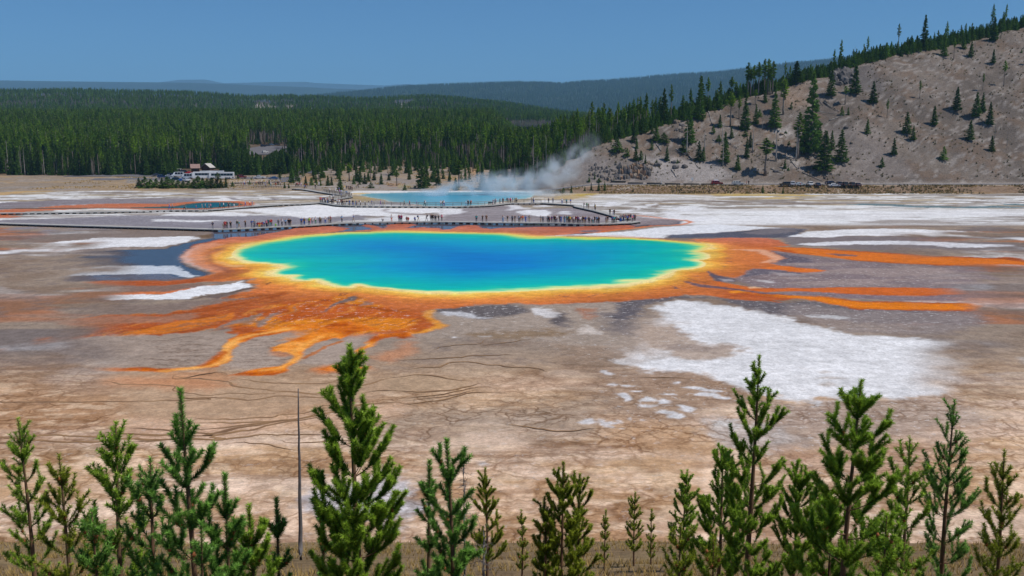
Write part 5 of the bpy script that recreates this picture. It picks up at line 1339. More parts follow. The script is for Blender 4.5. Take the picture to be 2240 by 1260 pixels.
# trees and shrubs of the flat between forest and springs
def flat_tree(k, zx, zy, top, kind, label, wide=1.0, group='trees in front of the forest'):
    px, py = Z(k, (zx, zy))[0]; tp = Z(k, (zx, top))[0][1]
    wide *= 1.0 if kind == DE else 1.35
    x, y, z = hit(px, py)
    put_tree(kind, x, y, z - .1, max(.8, (py - tp) * math.hypot(y, CAM_H - z) / FOC), label, 'shrub' if kind == YG and (zy - top) < 90 else 'tree', group, wide=wide)
FT = [('U5', 1800, 435, -30, F, 'largest broad dark fir beside the misty pool', 1.0), ('U5', 1890, 400, 90, F, 'lighter fir leaning on the largest fir', .9), ('U5', 558, 468, 235, F, 'bushy fir by the boardwalk junction', 1.15), ('U5', 1430, 395, 150, LP, 'pine with a clear stem behind the white shore', 2.2),
      ('U5', 1035, 430, 335, YG, 'wide round bush on the grey shore', 1.9), ('U5', 1190, 375, 205, F, 'rounded fir behind the white shore', 1.0), ('U5', 870, 340, 130, F, 'dark fir uphill of the round bush', .9), ('U5', 940, 370, 200, F, 'dark fir just behind the round bush', 1.05), ('U5', 1000, 330, 190, F, 'leafy fir between two dark firs', .9),
      ('U5', 1310, 310, 190, F, 'low wide fir on the slope over the shore', 1.2), ('U5', 1080, 310, 150, F, 'mid-height fir uphill of the shore', .9), ('U5', 770, 370, 240, F, 'small fir near the grey track', 1.0), ('U5', 860, 380, 310, YG, 'sapling beside the grey track', 1.1), ('U5', 700, 320, 40, LP, 'tall pine above the grey track', 1.8),
      ('U5', 540, 290, 60, F, 'tall fir behind the bushy junction fir', .75), ('U5', 410, 270, 125, DE, 'silvery dead tree at the meadow edge', 1.6), ('U5', 255, 395, 280, YG, 'slim young pine nearest the walkers', .9), ('U5', 120, 390, 265, YG, 'young pine in the brown meadow', 1.0), ('U5', 375, 395, 235, F, 'bushy young fir in the brown meadow', 1.15),
      ('U5', 430, 390, 250, F, 'fir next to the bushy young fir', .9), ('U5', 35, 385, 240, F, 'pair-forming fir at the meadow corner', 1.0), ('U5', 205, 400, 320, YG, 'sapling in the brown meadow by the path', .9), ('U5', 155, 300, 150, F, 'dark fir over the dirt clearing', .9), ('U5', 230, 310, 60, LP, 'pine over the dirt clearing', 1.7),
      ('U5', 1550, 460, 370, YG, 'yellowish shrub on the shore', 1.2), ('U5', 2060, 390, 150, F, 'fir in the mist beyond the largest fir', 1.0), ('U5', 2000, 330, 130, YG, 'bush uphill of the largest fir', 1.2), ('U5', 1620, 300, 130, F, 'fir uphill beside the largest fir', .9),
      ('U6', 790, 370, 0, F, 'bright green pyramid fir over the misty pool', .9), ('U6', 640, 440, 130, F, 'dark fir half in steam, near side of the pyramid fir', 1.05), ('U6', 560, 330, 60, LP, 'leggy pine near the pyramid fir', 1.9), ('U6', 280, 430, 0, LP, 'drooping broad pine over the misty pool', 2.3), ('U6', 230, 460, 270, F, 'low fir at the misty shore', 1.3),
      ('U6', 40, 290, 160, F, 'rounded fir above the misty pool', 1.0), ('U6', 140, 300, 150, F, 'small fir above the misty pool', .8), ('U6', 440, 300, 170, F, 'fir in front of the dirt bank', .8), ('U6', 1540, 280, 130, F, 'fir standing beside the rising plume', .8), ('U6', 1445, 290, 200, YG, 'small fir at the plume foot', 1.0), ('U6', 1690, 190, 105, YG, 'bush on the gravel rim above the plume', 1.7),
      ('U6', 1280, 190, 140, YG, 'yellow-green bush on the gravel rim', 1.4), ('U6', 1340, 350, 210, F, 'misty fir behind the plume', 1.0), ('U6', 1130, 350, 220, F, 'misty fir above the pool', .9), ('U6', 700, 470, 360, YG, 'shrub on the misty shore', 1.5), ('U6', 2000, 510, 390, F, 'dim fir seen through the plume', 1.0), ('U6', 1880, 510, 420, YG, 'dim shrub seen through the plume', 1.3),
      ('U7', 205, 468, 345, F, 'green fir at the road bank near the mist', .7), ('U7', 108, 475, 400, YG, 'young pine in the mist by the bank', .8), ('U7', 320, 472, 345, F, 'bushy fir on the road bank', 1.0), ('U7', 410, 472, 330, F, 'fir next to a dead tree on the bank', .7), ('U7', 440, 474, 385, DE, 'grey dead tree against the bank fir', 2.0),
      ('U7', 525, 480, 360, DE, 'grey twiggy dead tree on the bank', 2.2), ('U7', 720, 485, 420, DE, 'short grey dead shrub on the bank', 2.4), ('U7', 845, 492, 418, F, 'lone little pine at the foot of the bank', .9), ('U7', 1757, 502, 472, YG, 'low green bush on the bank', 1.6), ('U7', 258, 300, 195, F, 'misty fir in front of the cliff', .7),
      ('U7', 552, 332, 270, YG, 'small fir in front of the cliff', .8), ('U7', 325, 340, 280, YG, 'yellow-green willow clump before the cliff', 2.2), ('U7', 170, 340, 255, YG, 'grey-green bush before the cliff, in mist', .9), ('U8', 730, 508, 385, F, 'larger of two lone firs below the road', 1.0), ('U8', 1040, 518, 415, F, 'smaller of two lone firs below the road', 1.0),
      ('U8', 200, 505, 472, YG, 'low shrub on the tan bank', 1.5), ('U8', 490, 508, 486, YG, 'flat green tuft on the tan bank', 2.2), ('U8', 1240, 385, 345, YG, 'shrub among the parked cars', 1.2),
      ('U4', 1275, 380, 310, YG, 'young pine beside the visitor path', 1.2), ('U4', 1575, 372, 300, YG, 'slim pine by the visitor path', .9), ('U4', 1810, 432, 335, F, 'round fir at the path end, first of a pair', 1.1), ('U4', 1875, 432, 355, F, 'darker round fir at the path end, second of a pair', 1.1), ('U4', 1745, 380, 180, LP, 'umbrella-topped pine by the curving road', 2.2),
      ('U4', 1940, 345, 240, F, 'fir inside the curve of the road', 1.0), ('U4', 1890, 335, 255, YG, 'young fir inside the curve of the road', 1.1), ('U4', 2040, 370, 260, F, 'slim fir beyond the road curve', .8), ('U4', 2000, 225, 150, YG, 'bush beside the white off-roader', 1.2), ('U4', 1095, 290, 235, YG, 'bush in front of the maroon car', 1.3), ('U4', 1300, 305, 265, YG, 'small bush before the pickup', 1.3),
      ('U4', 1015, 410, 325, YG, 'grey-green shrub at the end of the willow hedge', 1.3), ('U4', 915, 425, 260, F, 'young pine at the end of the willow hedge', 1.0), ('U4', 790, 425, 190, LP, 'leafy young tree before the white coaches', 2.6)]
for q in FT:
    flat_tree(*q)
for i, (x_, t_) in enumerate(((-420, 270), (-330, 250), (-240, 290), (-150, 280), (-60, 270), (20, 250), (95, 290), (180, 300), (260, 310), (340, 315), (420, 300), (490, 245), (560, 270), (630, 290), (700, 270), (765, 300), (840, 290))):
    flat_tree('U4', x_, 425 + (i % 3) * 4, t_, YG if i % 4 else F, 'bushy young pine in the hedge between parking lot and white flats', 1.9, 'hedge of young pines by the parking lot')

# fallen timber
LOGS = [((780, 500), (815, 620), 'pale log lying straight down the slope below the crest'), ((1730, 290), (1830, 450), 'long fallen trunk leading down from the high crags'), ((590, 890), (690, 1020), 'dark fallen log under the forked dead trunk'), ((440, 1035), (490, 1115), 'short dark log on the pale scree'),
        ((830, 880), (915, 1000), 'log sloping down to the pale dead pole'), ((820, 760), (890, 810), 'thick grey log at mid slope'), ((1220, 808), (1310, 800), 'level grey log beside the twisted dead tree'), ((1012, 742), (1050, 690), 'thin white log leaning uphill by the small pointed fir'), ((1890, 582), (2010, 545), 'white log on open gravel under the crags'),
        ((1760, 500), (2000, 538), 'longest grey log lying across the upper slope'), ((1845, 420), (1980, 500), 'grey log slanting under the crags'), ((1608, 1032), (1640, 940), 'bleached snapped stem standing at a slant'), ((480, 850), (575, 900), 'dark log beside the forked dead trunk'), ((1540, 960), (1600, 1030), 'grey log amid broken timber'),
        ((1350, 1030), (1470, 1072), 'log pile end at the foot of the slope'), ((300, 800), (350, 870), 'thin dark log above the cliff'), ((1225, 918), (1250, 905), 'short white log stub'), ((1575, 275), (1640, 235), 'pale log along the crest'), ((1640, 1060), (1830, 1145), 'long thin log low near the parked cars'),
        ((1450, 905), (1560, 950), 'dark mossy log by the small fir'), ((1740, 350), (1760, 250), 'slim log standing off the tallest spruce'), ((1200, 215), (1235, 300), 'leaning pale stem in the crest grove'), ((930, 760), (1045, 840), 'faint grey log below the upper shrubs')]
def log_mesh(L, r, seed):
    rs = np.random.RandomState(seed)
    mb = MB()
    z = np.linspace(0, L, 7)
    mb.tube([(rs.uniform(-.06, .06) * L * .1, rs.uniform(-.02, .02), v) for v in z], [r * (1 - .6 * v / L) * rs.uniform(.9, 1.1) for v in z], 6)
    for k in range(5):
        v = rs.uniform(.3, .95) * L; a = rs.uniform(0, 6.28); l_ = rs.uniform(.3, .9)
        mb.tube([(0, 0, v), (math.cos(a) * l_, math.sin(a) * l_, v + .2)], [r * .3, r * .1], 3, 0, False)
    return mb.mesh('fallen_log', [M_DEAD], True)
def fallen_log(p0, p1, r, label, k, lift=.25, kk='U3'):
    a = Vector(hit(*Z(kk, p0)[0])); b_ = Vector(hit(*Z(kk, p1)[0]))
    a.z += lift; b_.z += lift
    d = b_ - a
    o = link('fallen_log', log_mesh(d.length, r, k), loc=a, label=label, category='log', group='fallen logs on the bare slope')
    o.rotation_euler = d.to_track_quat('Z', 'Y').to_euler()
for k, q in enumerate(LOGS):
    fallen_log(q[0], q[1], random.uniform(.22, .36), q[2], 600 + k)

# rocks
def rock_mesh(name, seed, dims, mat, blocky=.5):
    rs = np.random.RandomState(seed)
    bm = bmesh.new()
    bmesh.ops.create_icosphere(bm, subdivisions=2, radius=.5)
    for v in bm.verts:
        c = v.co.copy()
        m_ = max(abs(c.x), abs(c.y), abs(c.z))
        c = c * (1 - blocky) + c / m_ * .5 * blocky
        n_ = 1 + .16 * math.sin(c.x * 7 + seed) + .14 * math.sin(c.y * 9 + seed * 2.1) + rs.uniform(-.07, .07)
        v.co = Vector((c.x * dims[0] * n_, c.y * dims[1] * n_, c.z * dims[2] * n_))
    me = bpy.data.meshes.new(name); bm.to_mesh(me); bm.free()
    me.materials.append(mat)
    return me
M_ROCK = simple_mat('tan_cliff_rock', (136, 122, 108), .9, .3, .8, bump=.6, rnd=.25)
M_ROCKD = simple_mat('grey_cliff_rock', (104, 99, 97), .9, .3, .8, bump=.6, rnd=.25)
M_ROCKO = simple_mat('rusty_cliff_rock', (142, 114, 92), .9, .3, .8, bump=.6, rnd=.2)
cliffs = [rock_mesh('rock', 700 + i, (1, 1, 1), (M_ROCK, M_ROCKD, M_ROCKO)[i % 3], .75) for i in range(9)]
def outcrop(label, spots, group='rock outcrops on the slope'):
    x, y, z = hit(*spots[0][0])
    e = empty('rock_outcrop', (x, y, z), label=label, category='cliff', group=group)
    for (p, w, h, m) in spots:
        rx, ry, rz = hit(*p)
        o = link('rock', cliffs[m], e, (rx - x, ry - y + .75, rz - z + h * .02))
        o.scale = (w * 1.45, w * random.uniform(1.2, 1.9), h * 1.15)
        o.rotation_euler = (random.uniform(-.08, .08), random.uniform(-.08, .08), random.uniform(0, 6.28))
    return e
sp = []
for r_, (y_, x0, x1, hh) in enumerate(((300, 640, 1080, 3.0), (235, 640, 1120, 4.2), (160, 660, 1130, 3.2), (95, 860, 1190, 2.0))):
    x_ = x0
    while x_ < x1:
        w_ = random.uniform(22, 48)
        sp.append((Z('U7', (x_, y_ + random.uniform(-16, 16)))[0], w_ / 7 * .205, hh * random.uniform(.7, 1.25), random.randrange(9)))
        x_ += w_ * random.uniform(.8, 1.25)
outcrop('columned tan and grey cliff above the bend of the road', sp)
sp = []
for r_ in range(7):
    x_ = 200 - r_ * 4
    while x_ < 660:
        w_ = random.uniform(16, 40)
        if random.random() < .62:
            sp.append((Z('U7', (x_, 318 - r_ * 36 + random.uniform(-16, 16)))[0], w_ / 7 * .2, random.uniform(.8, 2.6), random.choice((1, 4, 7, 1, 4, 0))))
        x_ += w_ * 1.3
outcrop('broken grey cliff face veiled by the steam', sp)
sp = [(Z('U3', (random.uniform(1935, 2115), random.uniform(135, 255)))[0], random.uniform(1.5, 4), random.uniform(2, 5), random.choice((1, 4, 7))) for k in range(34)]
outcrop('dark crags high on the slope below the crest', sp)
sp = [(Z('U3', (random.uniform(480, 560), random.uniform(560, 700)))[0], random.uniform(1, 2), random.uniform(1.2, 2.6), random.choice((1, 4, 0))) for k in range(14)]
outcrop('small dark ledges beside the big dark conifer', sp)
BL = [(1860, 410, 2.0, 'pale boulder near the high crags'), (2045, 655, 1.6, 'grey boulder alone on open gravel'), (2028, 1000, 1.3, 'dark boulder low on the gravel fan'), (2080, 980, .9, 'smaller boulder beside the dark boulder'), (460, 965, 1.8, 'grey block at the scree edge'), (510, 965, 1.4, 'second block at the scree edge'), (560, 1010, 2.2, 'wide flat bluish rock on the pale scree'),
      (480, 1015, 2.4, 'largest bluish rock on the pale scree'), (1455, 712, 1.5, 'white boulder on the pale scree patch'), (1400, 1048, 1.6, 'grey boulder by the log pile'), (310, 990, 2.2, 'grey block fallen from the cliff'), (1085, 640, 1.0, 'small boulder beside the deep green fir'), (760, 720, .9, 'small boulder below the crest'), (2095, 790, 1.1, 'round boulder on the far gravel')]
for k, (x_, y_, s_, lb) in enumerate(BL):
    p = hit(*Z('U3', (x_, y_))[0])
    link('boulder', rock_mesh('boulder', 800 + k, (s_ * 1.3, s_, s_ * .8), M_ROCKD if 'grey' in lb or 'dark' in lb or 'bluish' in lb else M_ROCK, .35), None, (p[0], p[1], p[2] + s_ * .15), label=lb, category='rock', group='boulders on the slope')
# loose stones of the slope: nobody could count them
rs = np.random.RandomState(77)
n_ = 7000
sx = rs.uniform(10, 330, n_); sy = rs.uniform(394, 520, n_)
okk = hill_face(sx, sy) > .6
sx, sy = sx[okk], sy[okk]; sz = terrain(sx, sy)
ss = rs.uniform(.12, .5, len(sx)) * rs.choice([1, 1, 1, 1.8], len(sx))
T4 = np.array([[.6, 0, -.3], [-.4, .5, -.3], [-.4, -.6, -.3], [.1, .05, .6]])
V = (T4[None] * (ss[:, None, None]) * rs.uniform(.6, 1.4, (len(sx), 4, 3))) + np.c_[sx, sy, sz][:, None]
Fq = (np.array([[0, 1, 3], [1, 2, 3], [2, 0, 3]])[None] + 4 * np.arange(len(sx))[:, None, None]).reshape(-1, 3)
link('gravel', mesh_np('gravel', V.reshape(-1, 3), Fq, [M_ROCK], smooth=False), kind='stuff')
# dry tufts over the bank and slope foot
def tufts(name, n, region, hgt, mat, seed):
    rs = np.random.RandomState(seed)
    x = rs.uniform(region[0], region[1], n); y = rs.uniform(region[2], region[3], n)
    m_ = fbm(x, y, 14, 3, seed) > .46
    x, y = x[m_], y[m_]; z = np.maximum(terrain(x, y), 0)
    V = []; k = len(x)
    for j in range(5):
        a = rs.uniform(0, 6.28, k); h = rs.uniform(.5, 1.2, k) * hgt; w = h * .3
        d = np.c_[np.cos(a), np.sin(a)]
        p = np.c_[x, y] + rs.uniform(-.3, .3, (k, 2))
        V.append(np.stack([np.c_[p[:, 0] - d[:, 1] * w, p[:, 1] + d[:, 0] * w, z - .05], np.c_[p[:, 0] + d[:, 1] * w, p[:, 1] - d[:, 0] * w, z - .05], np.c_[p[:, 0] + d[:, 0] * h * .5, p[:, 1] + d[:, 1] * h * .5, z + h]], 1))
    V = np.concatenate(V).reshape(-1, 3)
    link(name, mesh_np(name, V, np.arange(len(V)).reshape(-1, 3), [mat]), kind='stuff')
M_DRY = leaf_mat('dry_grass_blades', (150, 122, 76), (190, 164, 104), .25, .2)
M_SAGE = leaf_mat('sage_scrub', (92, 88, 62), (128, 116, 80), .3, .1)
tufts('grass', 5200, (12, 260, 360, 374), .45, M_DRY, 81)
tufts('grass', 5000, (-210, 20, 396, 480), .5, M_DRY, 83)
tufts('undergrowth', 1500, (12, 260, 361, 374), .7, M_SAGE, 85)
tufts('undergrowth', 3600, (10, 320, 394, 520), .8, M_SAGE, 89)

# ================================================================== BOARDWALKS
M_DECK = simple_mat('weathered_deck_wood', (166, 164, 160), .85, .14, 1.2, rnd=0)
M_BEAM = simple_mat('dark_beam_wood', (62, 60, 58), .9, .2, 2)
M_RAIL = simple_mat('weathered_rail_wood', (140, 132, 122), .85, .2, 2)
DZ = .55
beam_me = MB(); beam_me.box((0, 0, 0), (.34, 2.9, .36)); beam_me = beam_me.mesh('beam', [M_BEAM])
post_me = MB(); post_me.box((0, 0, .52), (.13, .13, 1.08)); post_me = post_me.mesh('post', [M_RAIL])
WALKS = {}
def ribbon(P, half, z0, z1, mat, name):
    T = np.gradient(P, axis=0); T /= np.linalg.norm(T, axis=1, keepdims=True) + 1e-9
    Nn = np.stack([-T[:, 1], T[:, 0]], 1)
    n = len(P); h = np.broadcast_to(half, (n,))[:, None]
    A, B = P + Nn * h, P - Nn * h
    V = np.concatenate([np.c_[A, np.full(n, z1)], np.c_[B, np.full(n, z1)], np.c_[A, np.full(n, z0)], np.c_[B, np.full(n, z0)]])
    i = np.arange(n - 1)
    q = np.concatenate([np.stack([i + n, i + n + 1, i + 1, i], 1), np.stack([i + 2 * n, i + 2 * n + 1, i + 3 * n + 1, i + 3 * n], 1), np.stack([i, i + 1, i + 2 * n + 1, i + 2 * n], 1), np.stack([i + 3 * n, i + 3 * n + 1, i + n + 1, i + n], 1)])
    e = np.array([[0, 2 * n, 3 * n, n], [n - 1, 2 * n - 1, 4 * n - 1, 3 * n - 1]])
    return mesh_np(name, V, np.concatenate([q, e]), [mat])
def boardwalk(key, pts, label, half=1.25, step=1.9, rails=(), z=DZ, widen=None):
    W0 = wpoly_free(pts, z)
    P = smooth_line(W0, .95)
    WALKS[key] = P
    e = empty('boardwalk', (float(P[0, 0]), float(P[0, 1]), 0), label=label, category='boardwalk')
    off = P[0]
    hw = np.full(len(P), half)
    if widen is not None:
        px_, _ = w2px(P[:, 0], P[:, 1], np.full(len(P), z))
        hw = hw + widen[2] * sstep(widen[0], widen[1], px_)
    link('deck', ribbon(P - off, hw, z - .2, z, M_DECK, 'deck'), e)
    for i in range(0, len(P), 2):
        t = P[min(i + 1, len(P) - 1)] - P[max(i - 1, 0)]
        o = link('beam', beam_me, e, (P[i, 0] - off[0], P[i, 1] - off[1], (z - .2) / 2 - .005))
        o.rotation_euler = (0, 0, math.atan2(t[1], t[0])); o.scale = (1, hw[i] / 1.25 * .99, 1)
    px_, _ = w2px(P[:, 0], P[:, 1], np.full(len(P), z))
    for (side, a, b) in rails:
        sel = np.where((px_ >= a) & (px_ <= b))[0]
        if len(sel) < 3: continue
        sel = np.arange(sel.min(), sel.max() + 1)
        Q = P[sel]; T = np.gradient(Q, axis=0); T /= np.linalg.norm(T, axis=1, keepdims=True)
        R_ = Q + np.stack([-T[:, 1], T[:, 0]], 1) * side * (half - .12) - off
        link('rail', ribbon(R_, .09, z + 1.0, z + 1.12, M_RAIL, 'rail'), e)
        link('rail', ribbon(R_, .05, z + .48, z + .62, M_RAIL, 'rail'), e)
        for j in range(0, len(R_), 3):
            link('post', post_me, e, (R_[j, 0], R_[j, 1], z))
    return e
def wpoly_free(pts, z):
    a = np.array(pts, float)
    x, y = px2w(a[:, 0], a[:, 1], z)
    return np.stack([x, y], 1)
boardwalk('near', Z('U4', (-2600, 960), (-1800, 985), (-600, 1018), (0, 1034), (700, 1054), (900, 1052), (1150, 1042), (1400, 1030), (2100, 996)) + Z('U5', (500, 964), (1000, 947), (2100, 940)) + Z('U6', (800, 952), (1500, 957), (1800, 960), (2100, 970)) + Z('U7', (250, 972), (500, 966), (700, 952), (850, 930)),
          'long low boardwalk along the near rim, beside the orange shallows', widen=(1340, 1375, .9))
boardwalk('diag', Z('U6', (1560, 655), (1800, 668), (2100, 690)) + Z('U7', (0, 709), (300, 776), (600, 858), (690, 888), (745, 908)), 'slanting boardwalk joining the far walk to the near one', half=1.15)
boardwalk('far', Z('U4', (-2600, 810), (-1800, 800), (-600, 782), (0, 764), (600, 759), (900, 739), (1300, 707), (1700, 681), (2100, 665)) + Z('U5', (250, 650), (430, 670), (600, 692), (1000, 700), (2100, 707)) + Z('U6', (300, 704), (700, 692), (950, 666), (1100, 657), (1540, 656)),
          'railed boardwalk in front of the steaming turquoise pool', rails=((1, 745, 1200), (-1, 2000, 2001)))
boardwalk('spur', Z('U5', (300, 636), (420, 606), (560, 584), (670, 566), (700, 556), (640, 536), (500, 520), (300, 492), (130, 464), (0, 446), (-140, 438)), 'short looping boardwalk from the far walk to the parking lot', half=1.1, rails=((-1, 700, 760), (1, 715, 745)))

# ================================================================== PEOPLE
PALETTE = {'w': ('white', (226, 226, 228)), 'k': ('black', (26, 26, 30)), 'g': ('grey', (138, 138, 142)), 'd': ('dark grey', (62, 62, 70)), 'n': ('navy', (32, 40, 78)), 'b': ('blue', (38, 92, 176)), 'l': ('light blue', (128, 176, 214)),
           't': ('teal', (24, 140, 146)), 'r': ('red', (192, 34, 38)), 'm': ('maroon', (108, 24, 40)), 'p': ('pink', (226, 128, 150)), 'q': ('magenta', (204, 36, 108)), 'o': ('orange', (222, 104, 40)), 'y': ('yellow', (228, 192, 60)),
           'v': ('purple', (110, 62, 140)), 'e': ('green', (44, 128, 84)), 'i': ('lime', (140, 214, 70)), 'u': ('brown', (104, 76, 58)), 'a': ('tan', (182, 158, 126)), 'c': ('olive', (104, 104, 70))}
CLOTH = {k: simple_mat(v[0].replace(' ', '_') + '_cloth', v[1], .85, .08, 9) for k, v in PALETTE.items()}
M_SKIN = simple_mat('skin', (196, 150, 124), .6, .06, 5)
HAIRS = [simple_mat('dark_hair', (40, 30, 26), .7, .1, 9), simple_mat('brown_hair', (92, 64, 44), .7, .1, 9), simple_mat('pale_hat_straw', (206, 196, 176), .8, .1, 9), simple_mat('grey_hair', (150, 144, 138), .7, .1, 9)]
M_SHOE = simple_mat('dark_shoe', (50, 46, 46), .8, .1, 9)
def person_mesh(pose):
    J = dict(pel=(0, 0, .96), spi=(0, 0, 1.16), che=(0, .01, 1.36), nek=(0, .0, 1.52), hed=(0, -.02, 1.62), top=(0, -.01, 1.73))
    R_ = dict(pel=.145, spi=.13, che=.155, nek=.058, hed=.098, top=.075)
    E = [('pel', 'spi', 2), ('spi', 'che', 2), ('che', 'nek', 0), ('nek', 'hed', 0), ('hed', 'top', 1)]
    arms = {'stand': [(.25, .03, 1.12), (.25, -.06, .87), (.25, -.09, .78)], 'walk': [(.24, .1, 1.13), (.26, .02, .9), (.26, -.01, .81)], 'photo': [(.25, -.14, 1.2), (.08, -.34, 1.48), (.05, -.38, 1.55)], 'hips': [(.36, .06, 1.16), (.2, -.02, 1.0), (.15, -.08, .98)],
            'sit': [(.25, -.08, 1.14), (.18, -.32, 1.02), (.14, -.4, .99)], 'crouch': [(.26, -.14, 1.14), (.12, -.38, 1.2), (.08, -.44, 1.24)]}[pose]
    for sgn, s_ in (('l', -1), ('r', 1)):
        a = arms
        if pose == 'walk' and s_ < 0: a = [(.24, -.08, 1.13), (.25, -.2, .93), (.24, -.27, .86)]
        if pose == 'photo' and s_ < 0 and False: a = arms
        J['sh' + sgn] = (.185 * s_, .01, 1.42); R_['sh' + sgn] = .07
        for n_, q, r in zip(('el', 'wr', 'hd'), a, (.05, .038, .03)):
            J[n_ + sgn] = (q[0] * s_, q[1], q[2]); R_[n_ + sgn] = r
        E += [('che', 'sh' + sgn, 2), ('sh' + sgn, 'el' + sgn, 2), ('el' + sgn, 'wr' + sgn, 0), ('wr' + sgn, 'hd' + sgn, 0)]
        st = {'walk': .24 * s_}.get(pose, 0)
        leg = dict(hip=(.095 * s_, 0, .9), kne=(.105 * s_, -.03 + st * -.55, .5), ank=(.11 * s_, .03 - st, .09 if pose != 'walk' else .1), toe=(.13 * s_, -.14 - st, .05))
        if pose == 'sit': leg.update(kne=(.13 * s_, -.42, .93), ank=(.13 * s_, -.44, .53), toe=(.14 * s_, -.6, .49))
        if pose == 'crouch': leg.update(kne=(.15 * s_, -.36, 1.02), ank=(.12 * s_, -.1, .64), toe=(.13 * s_, -.26, .6))
        for n_, r in (('hip', .1), ('kne', .068), ('ank', .048), ('toe', .04)):
            J[n_ + sgn] = leg[n_]; R_[n_ + sgn] = r
        E += [('pel', 'hip' + sgn, 3), ('hip' + sgn, 'kne' + sgn, 3), ('kne' + sgn, 'ank' + sgn, 3), ('ank' + sgn, 'toe' + sgn, 4)]
    lift = {'sit': -.49, 'crouch': -.56}.get(pose, 0)
    names = list(J)
    P = np.array([J[k] for k in names]); P[:, 2] += lift
    ix = {k: i for i, k in enumerate(names)}
    me = bpy.data.meshes.new('person'); me.from_pydata([tuple(p) for p in P], [(ix[a], ix[b_]) for a, b_, _ in E], [])
    o = bpy.data.objects.new('person', me); COL.objects.link(o)
    md = o.modifiers.new('skin', 'SKIN'); md.use_smooth_shade = True
    me.skin_vertices or None
    if not me.skin_vertices:
        bm = bmesh.new(); bm.from_mesh(me); bm.verts.layers.skin.verify(); bm.to_mesh(me); bm.free()
    for i, k in enumerate(names):
        s_ = me.skin_vertices[0].data[i]
        w_ = 1.0
        s_.radius = (R_[k], R_[k] * (.8 if k in ('che', 'spi', 'pel') else 1.0)); s_.use_root = (k == 'pel')
    sb = o.modifiers.new('sub', 'SUBSURF'); sb.levels = 1; sb.render_levels = 1
    dg = bpy.context.evaluated_depsgraph_get()
    out = bpy.data.meshes.new_from_object(o.evaluated_get(dg))
    bpy.data.objects.remove(o)
    out.name = 'person'
    # which garment a face belongs to: nearest bone
    out.materials.clear()
    for m_ in (M_SKIN, HAIRS[0], CLOTH['w'], CLOTH['k'], M_SHOE):
        out.materials.append(m_)
    S = np.array([[P[ix[a]], P[ix[b_]]] for a, b_, _ in E]); tag_ = np.array([t for *_, t in E])
    mi = []
    hz = P[ix['hed']][2]
    for f in out.polygons:
        c = np.array(f.center); d = S[:, 1] - S[:, 0]
        t = np.clip(((c - S[:, 0]) * d).sum(1) / ((d * d).sum(1) + 1e-9), 0, 1)
        k = tag_[np.argmin(np.linalg.norm(S[:, 0] + d * t[:, None] - c, axis=1))]
        if c[2] > hz - .04 and k in (0, 1) and abs(c[0]) < .14:
            k = 1 if (c[2] > hz + .07 or c[1] > .03) else 0
        mi.append(int(k))
    out.polygons.foreach_set('material_index', mi)
    return out
PM = {k: person_mesh(k) for k in ('stand', 'walk', 'photo', 'hips', 'sit', 'crouch')}
bag = MB(); bag.box((0, 0, 0), (.3, .17, .44), taper=.8); bag.box((0, .1, -.07), (.22, .07, .22)); bag = bag.mesh('backpack', [CLOTH['k']])
hat = MB(); hat.tube([(0, 0, 0), (0, 0, .015), (0, 0, .02), (0, 0, .1)], [.2, .2, .12, .1], 10); hat = hat.mesh('hat', [HAIRS[2]])
POSE = {'s': ('stand', 'standing'), 'w': ('walk', 'walking'), 'p': ('photo', 'taking a photo'), 'h': ('hips', 'standing'), 't': ('sit', 'sitting'), 'c': ('crouch', 'crouching'), 'h': ('hips', 'standing')}
PEOPLE = []
def add_person(x, y, z, shirt, legs, pose, where, px, child=False, extra=''):
    PEOPLE.append(dict(x=x, y=y, z=z, s=shirt, l=legs, p=pose, where=where, px=px, child=child, extra=extra))
def along(key, px, z=DZ, side=0.0):
    P = WALKS[key]; q, _ = w2px(P[:, 0], P[:, 1], np.full(len(P), z))
    k = int(np.argmin(np.abs(q - px)))
    t = P[min(k + 1, len(P) - 1)] - P[max(k - 1, 0)]; t /= np.linalg.norm(t)
    dxx = (px - q[k]) * P[k, 1] / FOC
    return P[k, 0] - t[1] * side + dxx, P[k, 1] + t[0] * side
def crowd(key, zone, where, spec):
    for tok in spec.split():
        f = tok.split(',')
        px = Z(zone, (float(f[0]), 0))[0][0]
        code = f[1]
        side = float(f[2]) if len(f) > 2 else random.uniform(-.75, .75)
        x, y = along(key, px, side=side)
        add_person(x, y, DZ, code[0], code[1], code[2] if len(code) > 2 else 's', where, px, 'x' in code[3:], code[3:])
crowd('near', 'U4', 'near boardwalk', '720,ngsH 872,aasx 897,rms 932,kks 988,kksB 1085,cwsH 1115,taw 1218,ukp 1305,bgh 1345,ggs 1372,lnt,0.9 1418,rkt,0.9 1445,oyt,0.9 1475,rnt,0.9 1497,bkt,0.9 1522,pks 1545,nnc 1570,tes 1600,rts 1622,rns 1672,iicx 1728,ggs 1775,wkp 1820,lks 1868,kks 1885,kds 1900,das 2062,bds')
crowd('near', 'U5', 'near boardwalk', '5,kbs 30,gns 68,ids 98,ops 147,wgsH 198,wes 240,cks 263,gns 326,wbp 400,gas 417,rns 598,lkh 773,baw 1203,wdc 1350,wosH 1463,rns 1480,bns 1503,qks 1583,mdt 1607,rmt 1703,bnc 1757,bawB 1883,ggwB 1947,gks 1962,dks 1980,kks 2012,gds 2028,kks 2068,kds')
